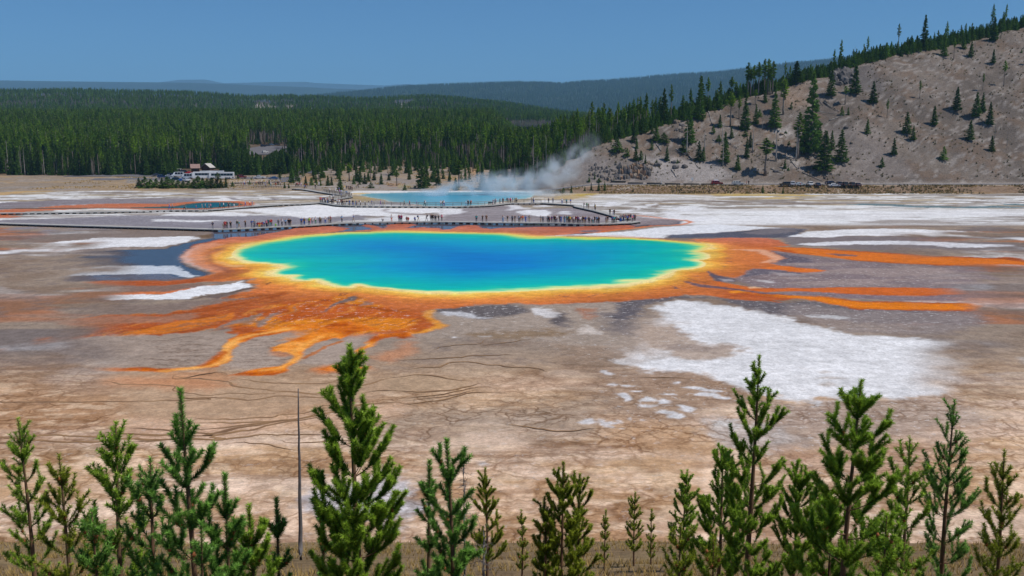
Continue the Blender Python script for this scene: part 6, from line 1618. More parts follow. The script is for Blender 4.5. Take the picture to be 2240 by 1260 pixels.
crowd('near', 'U6', 'near boardwalk', '12,pks 552,tns 640,kdp 695,uus 957,wlp 1022,kap 1100,gks 1138,kap 1198,wks 1222,mas 1252,ogs 1298,bbs 1357,gas 1530,gas 1567,gds 1633,wds 1655,kks 1668,rksx 1702,vds 1742,kks 1755,mns 1772,wns 1815,dds 1845,bbs 1883,lgs 1905,gls 1922,tks 1948,uks 1960,cks 1985,yks 2022,mas 2045,wks 2058,rns 2090,kks')
crowd('near', 'U7', 'near boardwalk', '10,vks 38,wks 62,wkp 75,kds 95,kas 118,bus 165,kks 178,gks 212,easx 225,wts 258,kks 293,lks 312,kds 323,kks 423,gas 465,kas 515,bks 553,tks 568,tds 580,gks')
crowd('near', 'U7', "near boardwalk's rounded tip", '692,gbs,.9 722,nbs,1.2 738,bks,-.4 748,gds,1 770,pds,-1.2 788,rbs,1.6 800,kks,.6 815,gks,1.5 833,rks,1 845,uks,-.6 858,bds,0 868,nks,1.2')
crowd('diag', 'U7', 'slanting boardwalk', '120,ngs 145,egs 193,aas 235,gus 283,yks 530,kks 542,wbs 562,kks')
crowd('far', 'U4', 'far boardwalk', '45,bbw 95,gdw 288,dkw 313,tgwx 450,rbwx 548,ggw 598,gdw 648,ugw 690,pdw 838,mkw 883,wkw 940,dks 967,tgw 1055,mww 1112,row 1218,lbw 1255,wrw 1320,bgw')
crowd('far', 'U5', 'far boardwalk', '250,oks 265,pgs 285,kks 300,dks 312,bws 330,nks 345,wks 360,rbs 385,gks 405,uks 420,kks 437,nks 455,gns 490,wns 512,pws 530,gds 560,wgs 605,mks 620,kks 634,pgs 650,kds 665,kws 680,dks 712,bgs 757,kbs 785,tbs 812,vks 848,kws 860,wks 945,wks 1000,nws 1040,bgw 1180,vvw 1245,aaw 1545,ukw 1623,rnw 1733,bgw 1848,dkw 1873,wks')
crowd('far', 'U6', 'far boardwalk', '5,wgs 28,dks 42,yws 52,wbs 382,wbs 405,kns 428,dks 470,oks 815,dks 832,rps 852,wgs 907,kkh 952,dns 972,rks 1022,dks 1046,pks 1058,qks 1080,wgs 1108,nbs 1132,kks 1152,yks 1163,wks 1388,kks 1420,dks 1428,wbs')
crowd('diag', 'U6', 'slanting boardwalk', '1615,wws 1655,nks 1723,ggs 1853,wbs 1937,tks 1968,bas')
crowd('spur', 'U5', 'looping boardwalk', '385,wgs 405,ugs 430,wds 465,ggs 485,was 512,wgs 540,pgs 570,bds 600,wks 640,lns 655,wns 676,kks 545,bks 560,lgs')
def spots(zone, where, spec):
    for tok in spec.split():
        f = tok.split(',')
        px, py = Z(zone, (float(f[0]), float(f[1])))[0]
        x, y, z = hit(px, py)
        add_person(x, y, z + .12, f[2][0], f[2][1], f[2][2] if len(f[2]) > 2 else 's', where, px, 'x' in f[2][3:], f[2][3:])
spots('U5', 'grey shore by the bushy fir', '392,488,wks 495,490,wds 545,488,bks 628,462,yws 662,455,dks 690,460,kks 705,470,gks 716,460,kks 728,468,dks 745,475,uks 808,438,yks 835,430,uks')
spots('U5', 'gravel path to the parking lot', '15,445,bks 35,430,oks 55,425,kks 180,445,dks 205,445,wgs 238,400,wws')
spots('U4', 'gravel path by the parking lot', '1182,388,wrs 1195,385,wbs 1210,388,rks 1250,375,was 1340,420,wbs 1375,390,rks 1410,388,dks 1428,388,kks 1445,390,dks 1470,388,kks 1497,375,ybs 1515,425,bns 1545,388,ods 1600,405,wts 1675,408,ros 1705,390,kks 1720,388,kks 1745,400,wks')
spots('U4', 'path end beside the round firs', '1975,415,wks 1988,412,dks 2005,412,rns 2022,412,wks 2035,412,rks 2050,410,pws 2062,412,wvs')
spots('U8', 'road beside the black car', '1130,412,oks 1150,408,rks 1303,425,rks')
spots('U8', 'road beside the white saloon', '1700,405,ggs 1732,395,bns')
spots('U8', 'roadside by the white wagon', '478,388,rks 515,385,kks')
spots('U4', 'parking lot by the brown hut', '350,195,dks 385,190,rks 405,188,kks 420,192,gks')
PEOPLE.sort(key=lambda d: (d['where'], d['px']))
seen = {}
def prep(d):
    return 'a child' if d['child'] else 'person'
for i, d in enumerate(PEOPLE):
    L_ = PEOPLE[i - 1] if i and PEOPLE[i - 1]['where'] == d['where'] else None
    R__ = PEOPLE[i + 1] if i + 1 < len(PEOPLE) and PEOPLE[i + 1]['where'] == d['where'] else None
    nm = lambda c: PALETTE[c][0]
    verb = POSE[d['p']][1]
    base = ('child' if d['child'] else 'person') + f" in {nm(d['s'])} top and {nm(d['l'])} trousers {verb}"
    if L_ and R__: nb = f"between {nm(L_['s'])} and {nm(R__['s'])} tops"
    elif R__: nb = f"beside one in {nm(R__['s'])}"
    elif L_: nb = f"beside one in {nm(L_['s'])}"
    else: nb = ''
    w_ = d['where']
    lab = f"{base} {nb}, {w_}" if nb else f"{base}, {w_}"
    if len(lab.split()) > 16:
        lab = lab.replace(' top and ', ' and ').replace(' trousers', '')
    if len(lab.split()) > 16:
        lab = lab.replace(' tops', '')
    if len(lab.split()) > 16:
        lab = lab.replace('person in ', '').replace('child in ', 'child, ') + ''
    if len(lab.split()) > 15:
        lab = lab.replace('path by the parking lot', 'path by the lot').replace('grey shore by the bushy fir', 'shore by the bushy fir')
    seen.setdefault(lab, []).append(i)
    d['label'] = lab
ORD = ['first', 'second', 'third', 'fourth']
for lab, ii in seen.items():
    if len(ii) > 1:
        for k, i in enumerate(ii):
            t_ = lab.replace(' trousers', '').replace(' top and ', ' and ')
            PEOPLE[i]['label'] = (('leftmost ' if k == 0 else 'rightmost ' if k == len(ii) - 1 else 'middle ') + t_)
for d in PEOPLE:
    o = bpy.data.objects.new('person', PM[POSE[d['p']][0]])
    COL.objects.link(o)
    k = random.uniform(.94, 1.06) * (.68 if d['child'] else 1.0) * 1.06
    o.scale = (k * random.uniform(.95, 1.12), k, k)
    o.location = (d['x'], d['y'], d['z'] + .01 - .005)
    rz = random.choice((0, math.pi, math.pi / 2, -math.pi / 2)) + random.uniform(-.5, .5)
    if d['p'] == 't': rz = random.uniform(-.2, .2)
    if d['p'] == 'w': rz = random.choice((math.pi / 2, -math.pi / 2))
    if d['where'].startswith('near') and d['p'] in 'sph': rz = random.choice((0, 0, 0, math.pi)) + random.uniform(-.6, .6)
    o.rotation_euler = (0, 0, rz)
    hair = HAIRS[2] if 'H' in d['extra'] else HAIRS[random.choice((0, 0, 0, 1, 1, 3))]
    for si, m_ in ((1, hair), (2, CLOTH[d['s']]), (3, CLOTH[d['l']])):
        o.material_slots[si].link = 'OBJECT'; o.material_slots[si].material = m_
    o['label'] = d['label']; o['category'] = 'person'; o['group'] = 'visitors on the ' + ('boardwalks' if 'boardwalk' in d['where'] else 'paths and road')
    if 'B' in d['extra']:
        link('backpack', bag, o, (0, .2, 1.27))
    if 'H' in d['extra']:
        link('hat', hat, o, (0, -.01, 1.70))

# benches on the walk
def bench(x, y, z, rz, label):
    e = empty('bench', (x, y, z), rz, label=label, category='bench')
    for nm_, c, s_ in (('seat', (0, 0, .43), (1.5, .42, .06)), ('backrest', (0, .22, .72), (1.5, .05, .34))):
        b_ = MB(); b_.box(c, s_); link(nm_, b_.mesh(nm_, [M_BEAM]), e)
    for sx_ in (-.6, .6):
        b_ = MB(); b_.box((sx_, 0, .2), (.08, .4, .4)); link('leg', b_.mesh('leg', [M_BEAM]), e)
for zx, lb in ((1395, 'dark bench under the seated visitors, nearer the lone standing group'), (1475, 'dark bench under the seated visitors, beside the crouching visitor')):
    x, y = along('near', Z('U4', (zx, 0))[0][0], side=.75)
    bench(x, y, DZ + .004, 0.0, lb)
x, y = along('far', Z('U6', (785, 0))[0][0], side=.6)
bench(x, y, DZ + .004, 0.1, 'dark bench on the far boardwalk before the turquoise pool')

# ================================================================== VEHICLES
M_GLASS = simple_mat('tinted_car_glass', (18, 22, 28), .08, .02, 1, spec=.6)
M_TYRE = simple_mat('tyre_rubber', (28, 28, 30), .9, .05, 4)
M_RIM = simple_mat('wheel_rim', (150, 150, 154), .35, .05, 4, metal=.7)
M_LAMP = simple_mat('clear_lamp', (220, 220, 214), .2, .02, 4); M_TAIL = simple_mat('red_tail_lamp', (150, 20, 20), .25, .02, 4)
PAINT = {}
def paint(rgb):
    if rgb not in PAINT: PAINT[rgb] = simple_mat('car_paint', rgb, .28, .02, 1, spec=.5, coat=.6)
    return PAINT[rgb]
def prism(mb, prof, w0, w1fn):
    """side profile (x, z) extruded to both sides; w1fn gives half width at height z"""
    n = len(prof)
    V = [(x, -w1fn(z), z) for x, z in prof] + [(x, w1fn(z), z) for x, z in prof]
    F = [tuple(range(n - 1, -1, -1)), tuple(range(n, 2 * n))] + [(i, (i + 1) % n, n + (i + 1) % n, n + i) for i in range(n)]
    mb.add(V, [tuple(reversed(f)) for f in F])
VM = {}
wheel_me = {}
def wheel_parts(r):
    if r not in wheel_me:
        a = MB(); a.tube([(0, -.11, 0), (0, .11, 0)], [r, r], 14); t = a.mesh('tyre', [M_TYRE], False)
        a = MB(); a.tube([(0, -.125, 0), (0, .125, 0)], [r * .6, r * .6], 10); wheel_me[r] = (t, a.mesh('rim', [M_RIM], False))
    return wheel_me[r]
SPEC = {  # length, half width, lower profile, cabin profile, window panes, wheel radius, axle x
    'suv': (4.9, .95, [(-2.4, .45), (-2.4, 1.0), (-2.3, 1.1), (1.1, 1.12), (2.2, 1.0), (2.42, .8), (2.42, .45), (2.0, .38), (-2.1, .38)], [(-2.3, 1.09), (-2.1, 1.68), (-1.9, 1.76), (.3, 1.76), (.5, 1.7), (1.2, 1.1)], [(-2.05, -1.2), (-1.1, -.2), (-.1, .72)], .36, 1.45),
    'sedan': (4.6, .9, [(-2.3, .42), (-2.3, .85), (-2.15, .98), (-1.4, 1.0), (1.0, .98), (2.1, .82), (2.3, .65), (2.3, .42), (1.9, .32), (-2.0, .32)], [(-1.75, .97), (-1.15, 1.38), (-.8, 1.46), (.2, 1.46), (.4, 1.4), (1.15, .96)], [(-1.2, -.45), (-.36, .6)], .33, 1.4),
    'pickup': (5.8, .98, [(-2.9, .5), (-2.9, 1.1), (1.3, 1.14), (2.7, 1.05), (2.9, .85), (2.9, .48), (2.4, .42), (-2.5, .42)], [(-.7, 1.12), (-.5, 1.74), (-.3, 1.82), (.8, 1.82), (1.0, 1.76), (1.7, 1.12)], [(-.45, .3), (.4, 1.2)], .39, 1.8),
    'van': (6.0, 1.05, [(-3.0, .5), (-3.0, 1.2), (2.2, 1.25), (2.85, 1.1), (3.0, .8), (3.0, .5), (2.5, .4), (-2.6, .4)], [(-2.98, 1.2), (-2.95, 2.4), (-2.7, 2.5), (1.2, 2.5), (1.6, 2.4), (2.3, 1.24)], [(-2.7, -1.5), (-1.4, -.2), (-.1, 1.1)], .37, 1.9)}
def vehicle(kind, rgb, x, y, z, rz, label, name=None, group=None, rack=None):
    Ln, hw, low, cab, panes, wr, ax = SPEC[kind]
    name = name or {'suv': 'parked_car', 'sedan': 'parked_car', 'pickup': 'pickup_truck', 'van': 'van'}[kind]
    e = empty(name, (x, y, z), rz, label=label, category={'suv': 'car', 'sedan': 'car', 'pickup': 'pickup', 'van': 'van'}[kind])
    if group: e['group'] = group
    if (kind, rgb) not in VM:
        zt = max(p[1] for p in cab); zb = min(p[1] for p in cab)
        tuck = lambda q: hw - .05 - .22 * (q - zb) / (zt - zb)
        mb = MB(); prism(mb, low, hw, lambda q: hw - (.06 if q < .5 else 0)); prism(mb, cab, hw, tuck)
        if kind == 'pickup':
            mb.box((-1.9, 0, 1.16), (1.7, 1.6, .06))
        body = mb.mesh('body', [paint(rgb)])
        wins = []
        z0, z1 = zb + .06, zt - .16
        for (a, b_) in panes:
            mb = MB()
            for s_ in (-1, 1):
                V = [(a - .0, s_ * (tuck(z0) + .012), z0), (b_ + (.25 if (a, b_) == panes[-1] else 0), s_ * (tuck(z0) + .012), z0), (b_, s_ * (tuck(z1) + .012), z1), (a + .06, s_ * (tuck(z1) + .012), z1)]
                mb.add(V, [(0, 1, 2, 3)] if s_ < 0 else [(3, 2, 1, 0)])
            wins.append(mb.mesh('window', [M_GLASS]))
        def slope_pane(p, q):
            mb = MB(); d = np.array([q[1] - p[1], -(q[0] - p[0])]); d = d / np.linalg.norm(d) * .012
            if d[0] * (p[0] + q[0]) < 0: d = -d
            a_, b_ = np.array(p) * .88 + np.array(q) * .12 + d, np.array(p) * .1 + np.array(q) * .9 + d
            mb.add([(a_[0], -tuck(a_[1]) + .07, a_[1]), (a_[0], tuck(a_[1]) - .07, a_[1]), (b_[0], tuck(b_[1]) - .07, b_[1]), (b_[0], -tuck(b_[1]) + .07, b_[1])], [(0, 1, 2, 3)])
            return mb.mesh('window', [M_GLASS])
        wins.append(slope_pane(cab[-1], cab[-2])); wins.append(slope_pane(cab[0], cab[1]))
        lm = MB(); lm.box((0, 0, 0), (.06, .32, .16)); hl = lm.mesh('headlight', [M_LAMP]); lm = MB(); lm.box((0, 0, 0), (.06, .2, .3)); tl = lm.mesh('tail_light', [M_TAIL])
        VM[(kind, rgb)] = (body, wins, hl, tl)
    body, wins, hl, tl = VM[(kind, rgb)]
    link('body', body, e)
    for w_ in wins: link('window', w_, e)
    zl = low[1][1] - .22
    for s_ in (-1, 1):
        link('headlight', hl, e, (low[-4][0] - .02, s_ * (hw - .24), low[-4][1] - .1)); link('tail_light', tl, e, (low[0][0] + .015, s_ * (hw - .16), zl))
    t_, r_ = wheel_parts(wr)
    for sx_ in (-1, 1):
        for s_ in (-1, 1):
            w_ = link('wheel', t_, e, (sx_ * ax, s_ * (hw - .1), wr)); link('rim', r_, w_)
    if rack:
        mb = MB(); mb.box((-.4, 0, 1.98), (2.0, 1.0, .36), taper=.8); link('roof_box', mb.mesh('roof_box', [paint(rack)]), e)
    return e
def park(zone, zx, zy, kind, rgb, rz, label, **kw):
    x, y, z = hit(*Z(zone, (zx, zy))[0])
    return vehicle(kind, rgb, x, y, z + .18, rz, label, **kw)
RG = 'cars parked along the road under the slope'
PARK = [('U8', 28, 388, 'suv', (150, 26, 36), 0, 'red car with a white roof box heading along the road', dict(rack=(220, 222, 226), group=RG)), ('U8', 350, 393, 'suv', (222, 222, 220), 0, 'white off-roader driving alone on the road', dict(group=RG)),
        ('U8', 1075, 406, 'suv', (16, 18, 24), math.pi, 'long black car stopped side-on at the head of the queue', dict(group=RG)), ('U8', 1188, 398, 'suv', (206, 210, 216), 1.3, 'silver-white off-roader tucked behind the black car', dict(group=RG)), ('U8', 1298, 402, 'sedan', (186, 196, 204), .25, 'silver saloon beside the roadside shrub', dict(group=RG)),
        ('U8', 1450, 404, 'suv', (226, 226, 224), 1.5, 'white wagon seen from behind, alone in its gap', dict(group=RG)), ('U8', 1570, 409, 'sedan', (24, 44, 74), 1.5, 'dark blue car seen from behind', dict(group=RG)), ('U8', 1778, 392, 'suv', (34, 42, 58), .2, 'slate car half hidden by the white saloon', dict(group=RG)),
        ('U8', 1825, 421, 'sedan', (232, 232, 232), 0, 'white saloon side-on in front of the row', dict(group=RG)), ('U8', 1893, 402, 'suv', (44, 30, 50), 1.5, 'dark plum car behind the nose of the white saloon', dict(group=RG)), ('U8', 1985, 412, 'suv', (20, 24, 26), 1.5, 'black off-roader just past the white saloon', dict(group=RG)),
        ('U8', 2090, 414, 'suv', (30, 32, 40), 1.5, 'charcoal off-roader next to the black one', dict(group=RG)), ('U8', 2185, 416, 'sedan', (60, 30, 34), 1.5, 'dark maroon car at the end of the row', dict(group=RG)),
        ('U4', 1425, 293, 'pickup', (226, 228, 230), math.pi, 'white pickup truck on the road by the parking lot', {}), ('U4', 1637, 303, 'sedan', (44, 96, 150), math.pi + .2, 'blue car on the curving road', {}), ('U4', 1155, 286, 'suv', (110, 20, 36), .4, 'maroon car between the coaches and the pickup', {}),
        ('U4', 1978, 156, 'suv', (224, 226, 228), math.pi, 'white off-roader up on the dirt clearing', {}), ('U4', 320, 290, 'van', (228, 230, 232), math.pi, 'white minibus in front of the coaches', {}), ('U4', 175, 262, 'van', (220, 224, 228), math.pi + .2, 'white van among the parked cars', {}), ('U4', 90, 258, 'suv', (26, 36, 70), .3, 'navy car at the edge of the lot', {}),
        ('U4', 250, 335, 'sedan', (40, 110, 190), .1, 'bright blue car behind the hedge', {}), ('U4', 310, 333, 'suv', (196, 204, 212), 1.4, 'silver car behind the hedge', {}), ('U4', 110, 312, 'sedan', (206, 212, 216), .3, 'pale car behind the hedge', {}), ('U4', 165, 325, 'suv', (24, 60, 76), .2, 'dark teal car behind the hedge', {}),
        ('U4', 60, 315, 'suv', (60, 66, 74), 1.2, 'grey car behind the hedge, outermost', {}), ('U4', 360, 222, 'sedan', (196, 30, 40), .5, 'bright red car in front of the brown hut', {}), ('U4', 150, 208, 'van', (206, 204, 196), math.pi, 'cream camper van in the back row of the lot', {}), ('U4', 60, 180, 'van', (190, 196, 198), .1, 'grey-white camper van at the back of the lot', {}), ('U4', 230, 240, 'suv', (150, 160, 170), .8, 'grey-blue car between van and minibus', {}),
        ('U4', 110, 150, 'suv', (40, 60, 70), .4, 'dark car parked by the forest edge', {}), ('U4', -40, 235, 'suv', (214, 216, 220), .2, 'white car at the open end of the lot', {}), ('U4', -140, 250, 'sedan', (60, 70, 84), .1, 'slate car at the open end of the lot', {}),
        ('U4', 20, 205, 'suv', (214, 218, 222), .3, 'white car between the camper vans and the lot edge', {}), ('U4', -60, 190, 'sedan', (150, 34, 44), .2, 'crimson car at the back of the open end of the lot', {}), ('U4', 280, 205, 'suv', (46, 52, 66), .4, 'charcoal car in front of the pinkish-roofed hut', {}), ('U4', 210, 185, 'sedan', (178, 186, 194), .3, 'silver car in the back row near the cream camper', {}),
        ('U4', -130, 205, 'van', (216, 216, 212), .1, 'white camper van at the open end of the lot', {}), ('U4', 40, 275, 'sedan', (186, 192, 198), .2, 'silver car at the front of the lot beside the navy car', {}), ('U4', -60, 285, 'suv', (30, 66, 110), .2, 'mid-blue car at the front of the open end', {}), ('U4', 410, 240, 'sedan', (226, 228, 230), .2, 'white car squeezed between minibus and coach', {}),
        ('U1', 892, 822, 'suv', (24, 32, 52), .9, 'dark navy car, nearest in the upper lot row', {}), ('U1', 930, 818, 'sedan', (36, 44, 60), .9, 'dark slate car in the upper lot row', {}), ('U1', 967, 813, 'suv', (90, 110, 136), .9, 'blue-grey car in the upper lot row', {}), ('U1', 1017, 809, 'suv', (30, 34, 46), .9, 'black car at the far end of the upper lot row', {}), ('U1', 908, 882, 'suv', (228, 228, 230), .9, 'white car driving down from the upper lot', {})]
for q in PARK:
    park(*q[:7], **q[7])

def coach(zx, zy, rz, label):
    x, y, z = hit(*Z('U4', (zx, zy))[0])
    e = empty('tour_bus', (x, y, z + .18), rz, label=label, category='bus', group='white coaches in the parking lot')
    mb = MB(); prism(mb, [(-6, .45), (-6, 3.3), (-5.8, 3.5), (5.6, 3.5), (5.9, 3.2), (6.05, 1.4), (6.0, .45)], 1.27, lambda q: 1.27 - .06 * max(0, q - 1.5)); link('body', mb.mesh('body', [paint((232, 232, 232))]), e)
    for k in range(7):
        mb = MB()
        for s_ in (-1, 1):
            a_ = -5.6 + k * 1.5
            V = [(a_, s_ * 1.272, 1.75), (a_ + 1.42, s_ * 1.272, 1.75), (a_ + 1.42, s_ * 1.2, 2.85), (a_, s_ * 1.2, 2.85)]
            mb.add(V, [(0, 1, 2, 3)] if s_ < 0 else [(3, 2, 1, 0)])
        link('window', mb.mesh('window', [M_GLASS]), e)
    mb = MB(); mb.add([(6.06, -1.1, 1.4), (6.06, 1.1, 1.4), (5.94, 1.05, 3.1), (5.94, -1.05, 3.1)], [(0, 1, 2, 3)]); link('windscreen', mb.mesh('windscreen', [M_GLASS]), e)
    mb = MB(); mb.box((-5.6, 0, .9), (.7, 2.56, .5)); link('engine_grille', mb.mesh('engine_grille', [M_BEAM]), e)
    t_, r_ = wheel_parts(.5)
    for ax_ in (-3.9, -2.8, 3.9):
        for s_ in (-1, 1):
            w_ = link('wheel', t_, e, (ax_, s_ * 1.17, .5)); link('rim', r_, w_)
coach(850, 298, math.pi + .12, 'white coach nearest the road, tail towards the pickup')
coach(700, 274, math.pi + .12, 'white coach behind the nearest coach, mostly hidden')
coach(600, 292, math.pi + .25, 'white coach nosing out beside the minibus')

# huts, signs, barriers, fence
M_WOOD = simple_mat('brown_stained_boards', (98, 72, 58), .85, .2, 2); M_ROOF = simple_mat('weathered_pinkish_shingles', (150, 124, 116), .85, .2, 1.5); M_ROOF2 = simple_mat('pale_grey_roof', (186, 182, 178), .8, .15, 1.5)  # one hut roofed in pinkish shingles, the other in plain pale grey
def hut(zx, zy, w, d, h, rz, roof, label):
    x, y, z = hit(*Z('U4', (zx, zy))[0])
    e = empty('wooden_hut', (x, y, z), rz, label=label, category='hut')
    mb = MB(); mb.box((0, 0, h / 2 - .1), (w, d, h + .2)); mb.add([(-w / 2, -d / 2, h), (-w / 2, d / 2, h), (-w / 2, 0, h + d * .36)], [(0, 2, 1)]); mb.add([(w / 2, -d / 2, h), (w / 2, d / 2, h), (w / 2, 0, h + d * .36)], [(0, 1, 2)])
    link('wall', mb.mesh('wall', [M_WOOD]), e)
    mb = MB()
    for s_ in (-1, 1):
        a_ = np.array([s_ * (d / 2 + .5), h - .36]); b_ = np.array([0, h + d * .36 + .02])
        V = [(-w / 2 - .5, a_[0], a_[1]), (w / 2 + .5, a_[0], a_[1]), (w / 2 + .5, b_[0], b_[1]), (-w / 2 - .5, b_[0], b_[1])]
        V += [(p[0], p[1], p[2] + .18) for p in V]
        mb.add(V, [(3, 2, 1, 0), (4, 5, 6, 7), (0, 1, 5, 4), (1, 2, 6, 5), (2, 3, 7, 6), (3, 0, 4, 7)])
    link('roof', mb.mesh('roof', [roof]), e)
    mb = MB(); mb.box((0, -d / 2 - .03, 1.05), (1.0, .08, 2.1)); link('door', mb.mesh('door', [M_BEAM]), e)
hut(445, 200, 4.2, 5.0, 3.0, .35, M_ROOF, 'brown hut with a pinkish roof behind the coaches')
hut(640, 195, 4.2, 5.4, 3.0, 1.25, M_ROOF2, 'brown hut with a pale grey roof behind the coaches')
def signboard(zone, zx, zy, w, h, ph, label):
    x, y, z = hit(*Z(zone, (zx, zy))[0])
    e = empty('sign', (x, y, z), label=label, category='sign')
    mb = MB(); mb.box((0, 0, ph / 2), (.1, .1, ph)); link('post', mb.mesh('post', [M_RAIL]), e)
    mb = MB(); mb.box((0, -.07, ph), (w, .05, h)); link('board', mb.mesh('board', [simple_mat('white_sign_paint', (224, 224, 222), .6, .05, 3)]), e)
signboard('U7', 1750, 350, .9, 1.2, 1.5, 'small white roadside sign at the foot of the scree')
signboard('U2', 739, 940, .9, 1.1, 2.4, 'white board among the trunks at the forest edge')
signboard('U7', 1278, 385, .3, .9, 1.2, 'slim pale roadside marker below the cliff')
barr = MB(); barr.tube([(-3.2, 0, .32), (0, 0, .34), (3.2, 0, .32)], [.3, .3, .27], 7); barr = barr.mesh('log_barrier', [M_BEAM], True)
for zx, zy, lb in ((1172, 372, 'longest dark log barrier at the road edge under the cliff'), (1450, 380, 'log barrier at the road edge beneath the scree'), (1735, 384, 'log barrier beneath the white roadside sign'), (620, 352, 'log barrier at the bend before the willow clump'), (2010, 386, 'log barrier near the tail of the red car'), (880, 368, 'log barrier under the grey end of the cliff')):
    x, y, z = hit(*Z('U7', (zx, zy))[0])
    link('log_barrier', barr, None, (x, y, z + .1), label=lb, category='barrier', group='log barriers along the road')
def fence(zone, a, b_, n, label):
    p0 = Vector(hit(*Z(zone, a)[0])); p1 = Vector(hit(*Z(zone, b_)[0]))
    e = empty('wooden_fence', p0, label=label, category='fence')
    d = p1 - p0; rz = math.atan2(d.y, d.x)
    for k in range(n):
        link('post', post_me, e, d * (k / (n - 1)))
    for hgt in (.5, .95):
        mb = MB(); mb.tube([(0, -.1, hgt), (d.x, d.y - .1, d.z + hgt)], [.07, .07], 5); link('rail', mb.mesh('rail', [M_RAIL]), e)
fence('U4', (1340, 425), (1760, 432), 12, 'low wooden rail fence along the visitor path')
fence('U4', (1060, 372), (1560, 378), 12, 'low wooden fence between road and visitor path')

# ================================================================== NEAR HILLSIDE with its pines
random.seed(99)
def slope_z(x, y):
    x = np.asarray(x, float); y = np.asarray(y, float)
    base = 20.3 * (1 - y / 47.5)
    return np.where(y < 47.5, base, -.43 * (y - 47.5)) + (fbm(x, y, 5, 3, 501) - .5) * .5 * sstep(0, 6, y) - .12
sy_ = np.concatenate([np.arange(-60, 0, 4), np.arange(0, 52, .5)]); sx_ = np.linspace(-75, 75, 260)
SYg, SXg = np.meshgrid(sy_, sx_, indexing='ij')
SXg, SYg = SXg.ravel(), SYg.ravel(); SZg = np.where(SYg < 0, 20.3 - .1 * SYg, slope_z(SXg, SYg))
nv = fbm(SXg, SYg, 3, 4, 511)[:, None]; n2_ = fbm(SXg, SYg, .8, 3, 521)[:, None]
SC = lin((120, 98, 74)) * (1 - nv) + lin((150, 130, 96)) * nv
SC = SC * (.7 + .6 * n2_)
k_ = np.arange(len(SXg)).reshape(len(sy_), len(sx_))
q_ = np.stack([k_[:-1, :-1], k_[:-1, 1:], k_[1:, 1:], k_[1:, :-1]], -1).reshape(-1, 4)
link('hillside', mesh_np('hillside', np.c_[SXg, SYg, SZg], q_, [MAT_EARTH], {'tint': SC}, smooth=True), kind='structure')

def needle_mat(name, rgb, tip, trans=.35):
    m, n, l, b = new_mat(name)
    at = N(n, 'ShaderNodeAttribute', attribute_name='tip'); geo = N(n, 'ShaderNodeNewGeometry')
    mx = N(n, 'ShaderNodeMix', data_type='RGBA'); mx.inputs[6].default_value = linc(*rgb); mx.inputs[7].default_value = linc(*tip)
    l.new(at.outputs['Fac'], mx.inputs[0])
    mr = N(n, 'ShaderNodeMapRange'); mr.inputs[3].default_value = .65; mr.inputs[4].default_value = 1.35; l.new(geo.outputs['Random Per Island'], mr.inputs[0])
    s = N(n, 'ShaderNodeVectorMath', operation='SCALE'); l.new(mx.outputs[2], s.inputs[0]); l.new(mr.outputs[0], s.inputs['Scale'])
    l.new(s.outputs[0], b.inputs['Base Color']); b.inputs['Roughness'].default_value = .5; b.inputs['Specular IOR Level'].default_value = .25
    tr = N(n, 'ShaderNodeBsdfTranslucent'); l.new(s.outputs[0], tr.inputs['Color'])
    ms = N(n, 'ShaderNodeMixShader'); ms.inputs[0].default_value = trans
    l.new(b.outputs[0], ms.inputs[1]); l.new(tr.outputs[0], ms.inputs[2]); l.new(ms.outputs[0], n['Material Output'].inputs['Surface'])
    return m
M_ND = needle_mat('pine_needles', (74, 118, 38), (172, 204, 70))
M_ND2 = needle_mat('bluish_pine_needles', (60, 108, 50), (142, 190, 84))
M_ND3 = needle_mat('yellowish_pine_needles', (90, 114, 32), (168, 180, 58))
M_PBARK = simple_mat('reddish_pine_bark', (112, 86, 66), .9, .25, 8)
M_CONE = simple_mat('rusty_cone', (150, 92, 58), .85, .2, 20)

